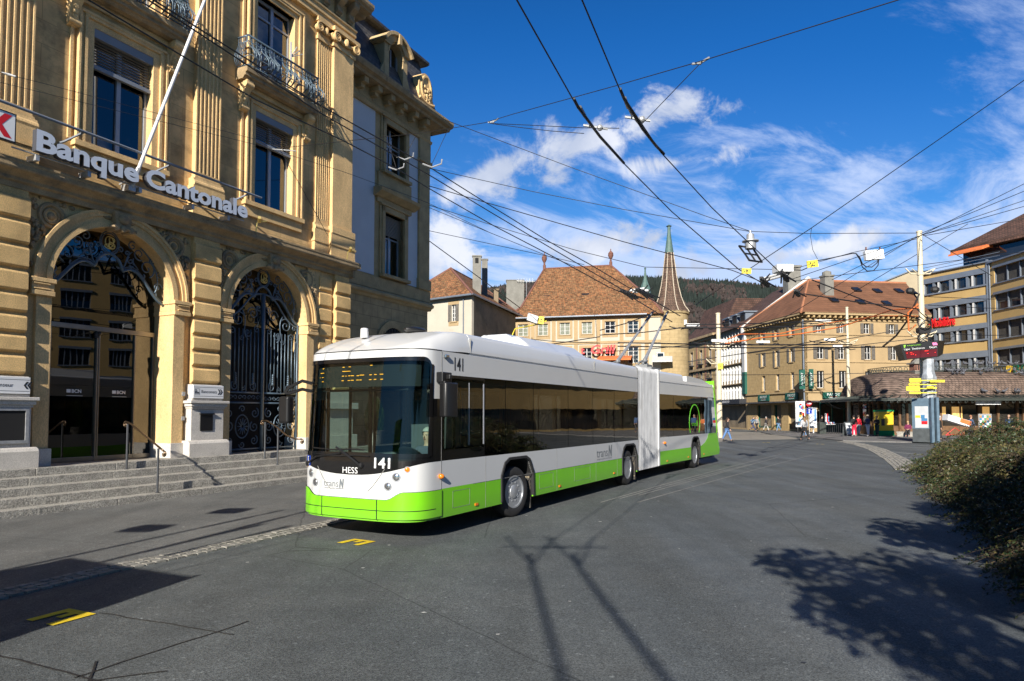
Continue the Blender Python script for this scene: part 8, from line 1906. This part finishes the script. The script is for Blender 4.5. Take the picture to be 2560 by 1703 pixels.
for i, (a, b, Ya, Yb, lab) in enumerate((((2305,583),(2600,462),49,30,'uppermost wire fanning right from the mast top'), ((2305,588),(2600,505),49,40,'second wire fanning right from the mast top'), ((2308,590),(2600,540),49,44,'flattest wire fanning right from the mast top'), ((1975,700),(2600,488),19,13,'long wire from the crossing to the right edge, passing the white box'),
    ((1990,702),(2600,625),19,30,'flat wire from the crossing toward the modern block'), ((2080,700),(2600,440),34,16,'slanting wire crossing behind the tall mast'), ((2110,745),(2420,560),60,50,'wire from the brown roof up past the mast foot'), ((2290,592),(1840,870),49,62,'stay from the tall mast down toward the bookshop'), ((2300,583),(2480,690),49,66,'stay from the tall mast to the modern block attic'))):
    wire(lab, [(*a, Ya), (*b, Yb)], .010)
wire('orange cable sagging along the bookshop front, upper one', [(1810,860,59), (1900,845,62), (2000,835,64), (2100,818,64), (2170,795,60), (2230,775,54), (2296,770,49.5)], .022, 'orange')
wire('orange cable sagging along the bookshop front, lower one', [(1795,858,59), (1850,836,62), (1950,834,66), (2050,812,66), (2120,800,62), (2200,790,56), (2296,790,49.5)], .018, 'orange')
wire('orange cable loop hanging left of the tall mast', [(2296,760,49.5), (2270,782,50), (2272,830,50), (2290,812,49.6)], .03, 'orange')
wire('thick black cable swinging from the mast down to the bookshop', [(2298,735,49.4), (2270,800,51), (2240,840,54), (2207,867,60)], .030)
# groups of contact wires low over the far square
lines = [(1714,812,2120,800,44,56,.018,'thick contact wire before the bookshop eaves, upper'), (1714,820,2110,812,43,55,.018,'thick contact wire before the bookshop eaves, lower'), (1545,857,2130,862,40,58,.020,'contact wire at second floor height across hall and shops, upper'), (1545,866,2230,868,38,56,.020,'contact wire at second floor height across hall and shops, lower'),
    (1500,838,1720,818,30,46,.016,'contact wire slanting before the hall windows, upper'), (1500,826,1625,787,28,40,.016,'contact wire slanting before the hall windows, lower'), (1500,880,1730,862,36,46,.012,'thin line under the slanting contact wires'), (1720,905,2120,838,60,68,.014,'thin line rising across the bookshop to the thin mast'),
    (1720,938,2300,930,62,50,.010,'thin level line before the bookshop first floor'), (1890,886,2300,846,60,50,.012,'line rising across the bookshop to the departure board'), (1870,884,2280,820,62,52,.012,'line rising to the mast above the departure board'), (1286,870,1500,842,34,30,.016,'black contact wire low before the hall windows'), (1286,845,1500,858,40,38,.012,'thin line low before the hall windows'),
    (2030,700,2300,800,26,48,.022,'cable dropping from the crossing across the brown roof, upper'), (2010,735,2290,772,24,46,.022,'cable dropping from the crossing across the brown roof, lower'), (2320,763,2600,772,50,40,.010,'level line before the modern block, upper'), (2320,742,2600,748,50,40,.010,'level line before the modern block, topmost'), (2320,850,2460,855,50,60,.010,'level line above the departure board'), (2320,833,2600,838,50,42,.010,'level line under the Mobilière lettering')]
for u0, v0, u1, v1, Y0, Y1, r, lab in lines: wire(lab, [(u0, v0, Y0), ((u0+u1)/2, (v0+v1)/2+3, (Y0+Y1)/2), (u1, v1, Y1)], r)
# trolley-wire switches: black frogs with white spreader tubes
def frog(label, u, v, L_, spread=None):
    t = thing('wire_switch', label, 'wire switch', (0, 0, 0), 0, 'black switches in the trolley wires'); c = onz(u, v, WH); d = Vector((.48, .88, 0)); n_ = Vector((.88, -.48, 0)); mb = MB()
    for k in range(5): a = c+d*(k-2)*L_/5; mb.obox(tuple(a+Vector((0,0,.03))), d*(L_/9), n_*(.05+.025*(k % 2)), (0,0,.05))
    for sg in (-1, 1): mb.tube([tuple(c-d*L_*.6), tuple(c+n_*sg*.10), tuple(c+d*L_*.6+n_*sg*.22)], .028, 5); mb.tube([tuple(c+d*L_*.15*sg+Vector((0,0,.05))), tuple(c+d*L_*.15*sg+n_*.2+Vector((0,0,.25)))], .022, 5)
    mb.build('frog', M['cable'], t)
    if spread:
        q = onz(*spread, WH); mb = MB(); mb.tube([tuple(c+Vector((0,0,.16))), tuple(q+Vector((0,0,.16)))], .045, 8); mb.tube([tuple(c+d*.4+Vector((0,0,.16))), tuple(q+d*.4+Vector((0,0,.16)))], .045, 8); mb.build('spreader', M['white'], t)
frog('black switch on the left trolley wire at the crossing', 1912, 708, 1.5, (1962, 694)); frog('black switch on the right trolley wire at the crossing', 1962, 694, 1.5)
frog('black switch on the bank-side wires, left one', 1574, 738, 1.7, (1612, 733)); frog('black switch on the bank-side wires, right one', 1612, 735, 1.7)
frog('smaller black switch past the crossing, over the brown roof', 1993, 735, 1.2)
def wire_gear(label, u, v, Y, w_):
    a = at(u, v, Y); t = thing('wire_switch', label, 'wire switch', tuple(a), 0, 'black switches in the trolley wires'); mb = MB(); random.seed(u)
    for i in range(7): x = (i/6-.5)*w_; mb.tube([(x-.3, .2*math.sin(i), .1*math.cos(i*2)), (x, 0, .12*math.sin(i*3)), (x+.35, -.2*math.cos(i), -.05)], .035, 5)
    mb.build('frog', M['cable'], t); mb = MB(); mb.box(-w_*.15, w_*.2, -.08, .08, .1, .28); mb.build('spreader', M['white'], t)
for q in (('tangle of switches left of the cream mast near the turret', 1730, 820, 45, 2.4), ('cluster of switches beside the mast below the turret eave', 1795, 858, 50, 3.2), ('switch cluster before the office block', 1905, 861, 54, 3.0), ('switch cluster before the upper bookshop windows', 2055, 808, 56, 3.6), ('switch cluster before the middle bookshop windows', 2072, 855, 56, 2.6), ('switch cluster low before the bookshop, right one', 2092, 872, 56, 2.2)): wire_gear(*q)
# hanging lamp
c = at(1876, 600, 30); lp_ = thing('hanging_lamp', 'street lamp with a square black frame hanging from the wires', 'lamp', tuple(c), 0)
mb = MB(); mb.lathe([(.0, .42), (.05, .42), (.05, .30), (.16, .24), (.17, .05), (.20, 0), (.36, -.04), (.36, -.08), (.24, -.12), (.24, -.40), (.0, -.40)], n=16); mb.build('housing', M['galv'], lp_, smooth=True)
mb = MB()
F4 = [(-.62, -.35, -.36), (.22, .35, -.28), (.62, .35, -.92), (-.18, -.35, -1.0)]
mb.tube(F4, .05, 5, closed=True); mid = lambda a, b: tuple((Vector(a)+Vector(b))/2)
mb.tube([mid(F4[0], F4[1]), mid(F4[2], F4[3])], .04, 5); mb.tube([mid(F4[1], F4[2]), mid(F4[3], F4[0])], .04, 5); mb.build('frame', M['black'], lp_)
# yellow plates and the white box on the wires
def plate(label, u, v, Y, w_, h_, rot, marks):
    c = at(u, v, Y); t = thing('wire_plate', label, 'sign', tuple(c), 0, 'yellow marker plates on the wires'); cs, sn = math.cos(rot), math.sin(rot)
    T = lambda x, y, z: (x*cs-z*sn, y, x*sn+z*cs)
    mb = MB(T=T); mb.box(-w_/2, w_/2, -.02, .02, -h_/2, h_/2); mb.build('plate', M['plate_yel'], t); mb = MB(T=T)
    for a, b, c_, d in marks: mb.box(a*w_, b*w_, -.026, -.02, c_*h_, d*h_)
    mb.build('mark', M['ink'], t)
plate('yellow plate with an upright mark on the wire left of the white box', 2031, 660, 26, .42, .27, .12, ((-.26,-.16,.0,.32), (.10,.20,.0,.32), (-.18,.22,-.34,-.20), (-.46,-.40,.2,.4), (.40,.46,.25,.42)))
plate('yellow plate with a crossed mark on the left trolley wire', 1866, 678, 16.3, .22, .125, -.05, ((-.08,.0,-.35,.35), (.0,.18,-.02,.1), (.06,.12,.1,.3), (.06,.12,-.3,-.02), (-.4,-.34,.1,.35), (.34,.4,.1,.35), (-.3,-.2,-.25,.0)))
plate('tiny yellow plate on the cream mast by the bus tail', 1801, 916, 58.5, .42, .5, 0, ((-.2,.2,-.05,.1),))
plate('small yellow plate beside the grey box before the hall', 1353, 801, 38, .30, .42, -.1, ((-.2,.2,-.3,-.15), (-.2,.2,.05,.2)))
c = at(2184, 638, 38); bx = thing('junction_box', 'white junction box slung from the wires in the sky', 'box', tuple(c), 0)
mb = MB(); mb.obox((0,0,0), (.51,0,.05), (0,.15,0), (-.03,0,.27)); mb.build('box', M['white'], bx, bevel=.02); mb = MB()
for x in (-.42, .36): mb.box(x-.03, x+.03, -.03, .03, .2, .45)
mb.build('strap', M['terra'], bx)
wire('black cable looping from the yellow plate under the white junction box', [(2044,652,26.5), (2080,645,29), (2130,634,33), (2140,634,34), (2150,645,35), (2156,660,36), (2165,667,37), (2180,668,37.5), (2192,658,38), (2197,649,38)], .016)
wire('second black cable looping lower under the white junction box', [(2140,634,34), (2150,650,35), (2156,668,36), (2168,678,37), (2184,677,37.5), (2195,664,38), (2197,650,38)], .016)
wire('black cable arching from the crossing to the yellow plate', [(1952,688,19), (1953,675,20), (1960,670,21), (1985,675,23), (2005,676,24.5), (2018,670,25.5)], .016)
wire('thin loop hanging from the long slanting wire to the cable', [(2029,571,29.5), (2026,590,29), (2032,625,28), (2044,648,27)], .008)
c = onz(1957, 690, WH); mb = MB(); mb.box(-.25, .25, -.2, .2, .1, .32); o = mb.build('switch_motor', M['white']); o.location = (c.x, c.y, c.z); tag(o, 'white switch motor box on the right trolley wire', 'box')
c = at(1331, 797, 38); mb = MB(); mb.obox((0,0,0), (.28,0,-.1), (0,.22,0), (.04,0,.2)); o = mb.build('grey_box', M['galv']); o.location = c; tag(o, 'grey equipment box hung before the hall eaves', 'box')
wire('yellow cable from the grey box along the hall front', [(1366,803,38), (1340,812,39), (1288,822,41), (1282,835,41), (1280,843,41)], .02, 'plate_yel')
# wires outside the frame on the left: plates whose shadows fall on the pavement
for lab, p in (('plate hung in the wires outside the frame, nearer the bank', (-9.0, 3.1)), ('plate hung in the wires outside the frame, nearer the road', (-9.6, .9))):
    mb = MB(); mb.box(-.30, .30, -.22, .22, 5.55, 5.75); o = mb.build('wire_box', M['galv']); o.location = (p[0], p[1], 0); tag(o, lab, 'box')
# ---------------------------------------------------------------- wooded hill
ridge = [(600,735), (1000,728), (1110,722), (1240,722), (1300,712), (1450,702), (1575,697), (1640,700), (1700,704), (1790,708), (1850,716), (1922,729), (2000,745), (2150,790), (2400,860)]
def rv(u):
    for (a, b), (c, d) in zip(ridge, ridge[1:]):
        if a <= u <= c: t = (u-a)/(c-a); return b+(d-b)*t
    return ridge[-1][1]
def hz(X, Y):
    u = 1280+FPX*X/1600; zr = CAM_H+(1035-rv(max(600, min(2399, u))))/FPX*1600
    f = (Y-500)/1100; return zr*(ease(f) if f < 1 else 1-.25*(f-1))
mb = MB(); mb.grid(lambda a, b: (-900+2200*a, 500+1500*b, hz(-900+2200*a, 500+1500*b)-24), 60, 30)
M['hillside'] = mat('hillside_soil', (.045, .036, .028), rough=1, var=.3, vs=.01)
structure(mb.build('hill', M['hillside'], smooth='all'))
mc = mat('conifer_forest', (.022, .030, .027), rough=1, var=.35, vs=.02, spec=.1); md_ = mat('bare_forest', (.046, .037, .035), rough=1, var=.3, vs=.03, spec=.1); me_ = mat('pale_bare_forest', (.06, .047, .042), rough=1, var=.25, vs=.03, spec=.1)
random.seed(21); mb = MB()
from mathutils import noise as NZ
for i in range(15000):
    Y = random.uniform(760, 1610) if i > 2500 else random.uniform(1520, 1610); X = random.uniform(-.14, .46)*Y*1.02
    if hz(X, Y) < 60: continue
    z = hz(X, Y)-24; n_ = NZ.noise((X/110, Y/160, 0))+.5*NZ.noise((X/40, Y/60, 3))
    con = n_ > (.02 if Y < 1500 else -.25) or random.random() < .12
    r = random.uniform(4, 7.5)*(Y/1600+.15); h_ = random.uniform(13, 22)*(Y/1600+.2)
    a0 = random.random()*3
    if con:
        k = 5; mb.add([(X+r*.75*math.cos(a0+j*1.2566), Y+r*.75*math.sin(a0+j*1.2566), z+h_*.1) for j in range(k)]+[(X, Y, z+h_)], [(j, (j+1) % k, k) for j in range(k)], 0)
    else:
        k = 5; mb.add([(X+r*math.cos(a0+j*1.2566), Y+r*math.sin(a0+j*1.2566), z+h_*.45+random.uniform(-1,1)) for j in range(k)]+[(X+random.uniform(-2,2), Y, z+h_*.8), (X, Y, z)], [(j, (j+1) % k, k) for j in range(k)]+[((j+1) % k, j, k+1) for j in range(k)], random.choice((1,1,2)))
o = mb.build('hill_forest', [mc, md_, me_], fix=False); o['kind'] = 'stuff'; o['label'] = 'mixed dark conifer and bare brown forest on the far hill'

# ---------------------------------------------------------------- shrub bed at the right
lf = [mat('leaf_olive', (.050, .054, .014), rough=.55, var=.3, vs=3, spec=.4), mat('leaf_green', (.022, .042, .011), rough=.5, var=.3, vs=3, spec=.5), mat('leaf_yellow', (.10, .085, .025), rough=.6, var=.3, vs=3), mat('leaf_brown', (.045, .034, .018), rough=.7, var=.3, vs=3)]
tw = mat('twig_bark', (.075, .05, .03), rough=.9, var=.2)
for m_ in lf:
    b_ = m_.node_tree.nodes['Principled BSDF']; b_.inputs['Transmission Weight'].default_value = 0
edge = [(3.2,-3), (4.0,1.5), (4.5,4.0), (5.5,6.0), (5.95,7.1), (6.5,8.2), (7.25,9.8), (8.35,12.1), (9.45,14.3), (12.0,19.3), (14.4,24.2), (15.5,25.7), (17,26.2), (20,24.5), (24,18), (24,-3)]
EV = [Vector(p) for p in edge]
def inside(p):
    c = False; n = len(EV)
    for i in range(n):
        a, b = EV[i], EV[(i+1) % n]
        if (a.y > p.y) != (b.y > p.y) and p.x < (b.x-a.x)*(p.y-a.y)/(b.y-a.y)+a.x: c = not c
    return c
def edist(p):
    best = 1e9; bn = None
    for i in range(len(EV)-1):
        a, b = EV[i], EV[i+1]; d = b-a; t = max(0, min(1, (p-a).dot(d)/d.dot(d))); q = a+d*t; l = (p-q).length
        if l < best: best = l; bn = (p-q)/max(l, 1e-6)
    return best, bn
def bh(p, d):
    s = .80+.42*NZ.noise((p.x*.5, p.y*.5, 1.7))+.24*NZ.noise((p.x*1.5, p.y*1.5, 4))
    gap = 1-.30*math.exp(-((p.y-16.3)/1.1)**2)-.22*math.exp(-((p.y-9.8)/.9)**2)
    return 2.15*(1-math.exp(-d/1.5))*s*gap
random.seed(31)
parts_ = {'far': (16.3, 40), 'mid': (9.8, 16.3), 'near': (-4, 9.8)}
labs = {'far': 'low arching shrub with sunlit twigs at the far tip of the bed', 'mid': 'dark arching shrub in the middle of the bed, partly shaded', 'near': 'shaded dense shrub filling the near end of the bed'}
bed = MB(); bed.prism([(p.x, p.y) for p in EV], 'z', -.05, .05); structure(bed.build('bed_soil', M['hillside']))
for key, (y0, y1) in parts_.items():
    T = thing('shrub', labs[key], 'shrub', (0, 0, 0), 0, 'shrubs in the bed at the right'); lm = MB(); tm = MB(); cm = MB()
    # inner mass
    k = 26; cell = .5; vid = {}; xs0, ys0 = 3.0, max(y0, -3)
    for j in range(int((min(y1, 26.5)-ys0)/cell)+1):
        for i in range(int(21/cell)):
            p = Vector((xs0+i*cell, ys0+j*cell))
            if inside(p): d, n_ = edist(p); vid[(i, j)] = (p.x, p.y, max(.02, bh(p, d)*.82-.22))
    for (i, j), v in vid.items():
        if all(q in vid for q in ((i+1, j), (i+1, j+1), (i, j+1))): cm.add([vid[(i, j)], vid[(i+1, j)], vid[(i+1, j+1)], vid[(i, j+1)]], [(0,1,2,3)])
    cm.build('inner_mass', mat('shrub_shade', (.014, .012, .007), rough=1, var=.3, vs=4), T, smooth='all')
    N_ = {'far': 330, 'mid': 420, 'near': 360}[key]; made = 0; tries = 0; ls = .024 if key == 'near' else .030 if key == 'mid' else .038
    while made < N_ and tries < 40000:           # sprays: a dozen arching shoots from one spot
        tries += 1; p = Vector((random.uniform(3, 21), random.uniform(max(y0, 2.5), min(y1, 26.5))))
        if not inside(p) or p.x/max(p.y, 1) > 1.0: continue
        d, n_ = edist(p)
        if d > 6.5 or random.random() < (d-2.2)*.16: continue
        h_ = bh(p, d); made += 1; az0 = math.atan2(-n_.y, -n_.x)+random.gauss(0, .7) if d < 2.5 else random.uniform(0, 6.28)
        tone = random.random(); mi = 1 if tone < .50 else (0 if tone < .82 else (2 if tone < .90 else 3)); top = random.uniform(-.05, .16)
        for s_ in range(random.randint(9, 13)):
            az = az0+random.gauss(0, .55); L_ = random.uniform(.35, .95); lift = random.uniform(.45, 1.25)
            b0 = Vector((p.x+random.gauss(0, .14), p.y+random.gauss(0, .14), h_-.22+top)); dv = Vector((math.cos(az), math.sin(az), 0)); P = [b0+dv*(L_*q/6*.95)+Vector((0, 0, L_*(lift*q/6-.95*(q/6)**2))) for q in range(7)]
            tm.tube([tuple(x) for x in P[::2]], [.0035, .003, .0025, .0015], 3)
            n_l = int(10+L_*16)
            for q in range(n_l):
                t = (q+.8)/n_l*5.99; i0 = int(t); c = P[i0].lerp(P[i0+1], t-i0); u_ = Vector((random.gauss(0, 1), random.gauss(0, 1), random.gauss(.35, .7))).normalized(); w_ = u_.cross(Vector((random.gauss(0,1), random.gauss(0,1), random.gauss(0,1)))).normalized(); l_ = ls*random.uniform(.6, 1.35); c = c+u_*l_*.6
                lm.add([tuple(c-u_*l_), tuple(c+w_*l_*.45), tuple(c+u_*l_), tuple(c-w_*l_*.45)], [(0,1,2,3)], mi if random.random() < .8 else random.randint(0, 3))
    # a few long whips standing out of the mass
    for i in range(16 if key != 'near' else 6):
        p = None
        for try_ in range(400):
            p = Vector((random.uniform(6, 19), random.uniform(max(y0, 5), min(y1, 25))))
            if inside(p) and edist(p)[0] > .8 and p.x/p.y < 1.0: break
        d, n_ = edist(p); az = random.uniform(2.2, 4.4); L_ = random.uniform(.7, 1.25); dv = Vector((math.cos(az), math.sin(az), 0)); b0 = Vector((p.x, p.y, bh(p, d)-.1)); P = [b0+dv*(L_*.9*t)+Vector((0,0,L_*(.95*t-.7*t*t))) for t in [q/8 for q in range(9)]]
        tm.tube([tuple(x) for x in P], [.009*(1-.09*q) for q in range(9)], 4)
        for q in range(40):
            t = q/40*8; i0 = min(7, int(t)); c = P[i0].lerp(P[i0+1], t-i0); u_ = Vector((random.gauss(0,1), random.gauss(0,1), random.gauss(0,1))).normalized(); w_ = u_.orthogonal().normalized(); l_ = .028; c = c+u_*l_
            lm.add([tuple(c-u_*l_), tuple(c+w_*l_*.5), tuple(c+u_*l_), tuple(c-w_*l_*.5)], [(0,1,2,3)], random.choice((0, 2, 2, 3)))
    lm.build('foliage', lf, T, fix=False); tm.build('twigs', tw, T, fix=False)
# ---------------------------------------------------------------- trees behind the camera that shade the foreground
def shade_tree(label, x, y, th, blobs, n, ls):
    T = thing('broadleaf_tree', label, 'tree', (x, y, 0), 0, 'trees behind the viewpoint'); mb = MB(); mb.tube([(0,0,0), (.05,0,th*.5), (0,.05,th)], [.22, .17, .13], 9)
    for bx, by, bz, br in blobs: mb.tube([(0,.05,th*.8), (bx*.5, by*.5, (th*.8+bz)/2+.2), (bx, by, bz)], [.10, .06, .02], 6)
    mb.build('trunk', tw, T, smooth=True); mb = MB()
    for i in range(n):
        bx, by, bz, br = random.choice(blobs); a = Vector((random.gauss(0,1), random.gauss(0,1), random.gauss(0,.7))).normalized()*br*random.random()**.45; c = Vector((bx, by, bz))+a
        u_ = Vector((random.gauss(0,1), random.gauss(0,1), random.gauss(0,.5))).normalized(); w_ = u_.cross(Vector((random.gauss(0,1), random.gauss(0,1), random.gauss(0,1)))).normalized(); l_ = ls*random.uniform(.6, 1.3)
        mb.add([tuple(c-u_*l_), tuple(c+w_*l_*.55), tuple(c+u_*l_), tuple(c-w_*l_*.55)], [(0,1,2,3)], random.choice((0, 1, 1)))
    mb.build('crown', lf, T, fix=False)
random.seed(41)
def blobs_(cx_, cy_, cz_, R_, H_, k, r0=.55, r1=.95): return [(cx_+random.uniform(-1,1)*R_, cy_+random.uniform(-1,1)*R_, cz_+random.uniform(-1,1)*H_, random.uniform(r0, r1)) for _ in range(k)]
shade_tree('tree outside the frame behind the viewpoint whose shadow falls on the near road', 3.35, -2.4, 3.3, blobs_(0, 0, 4.6, 2.2, .5, 24, .42, .8), 8200, .10)
shade_tree('tree outside the frame to the right, shading the near shrubs', 4.7, -3.3, 3.4, blobs_(0, 0, 4.7, 1.7, .8, 12, .6, 1.0), 5200, .12)
shade_tree('larger tree outside the frame further right, over the shrub bed', 6.3, 1.5, 3.6, blobs_(0, 0, 5.2, 1.7, 1.2, 16, .6, 1.0), 7600, .13)
shade_tree('broad tree outside the frame, furthest right', 8.2, .2, 3.8, blobs_(0, 0, 5.4, 1.9, 1.4, 14, .7, 1.1), 7000, .14)
# planter with a clipped conifer before the wing, glimpsed through the bus door
p = bw(13.4, -.35, .85); pt_ = thing('planter', 'round pale concrete planter with a small conifer, seen through the bus windscreen', 'planter', tuple(p), 0)
mb = MB(); mb.lathe([(.30, 0), (.34, .08), (.38, .48), (.41, .54), (.34, .55), (.33, .46), (0, .46)], n=20); mb.build('bowl', M['granite'], pt_, smooth=True)
mb = MB(); mb.tube([(0,0,.45), (0,0,.9)], .04, 6); mb.build('trunk', tw, pt_); mb = MB(); gl = [mat('conifer_light', (.10, .19, .03), rough=.7, var=.3, vs=6), mat('conifer_deep', (.05, .11, .02), rough=.7, var=.3, vs=6)]
for i in range(3200):
    z = random.random(); r = .37*math.sqrt(max(0, 1-((z-.36)/.66)**2))*(.72+.32*random.random()); a = random.random()*6.283; c = Vector((r*math.cos(a), r*math.sin(a), .56+z*1.28)); u_ = Vector((math.cos(a), math.sin(a), .6)).normalized(); w_ = u_.cross(Vector((random.gauss(0,1), random.gauss(0,1), random.gauss(0,1)))).normalized(); l_ = random.uniform(.025, .045)
    mb.add([tuple(c-u_*l_), tuple(c+w_*l_*.5), tuple(c+u_*l_), tuple(c-w_*l_*.5)], [(0,1,2,3)], random.choice((0, 0, 1)))
mb.build('foliage', gl, pt_, fix=False)
yaw = 23.0; th = R(90-yaw); tl_, wl_ = 19.33, -.38
lx = -5.87-(tl_*math.cos(th)-wl_*math.sin(th)); ly = 1.80-(tl_*math.sin(th)+wl_*math.cos(th))
dup(bus, (lx, ly, 0), th, 'second articulated trolleybus standing at the stop outside the frame at left')
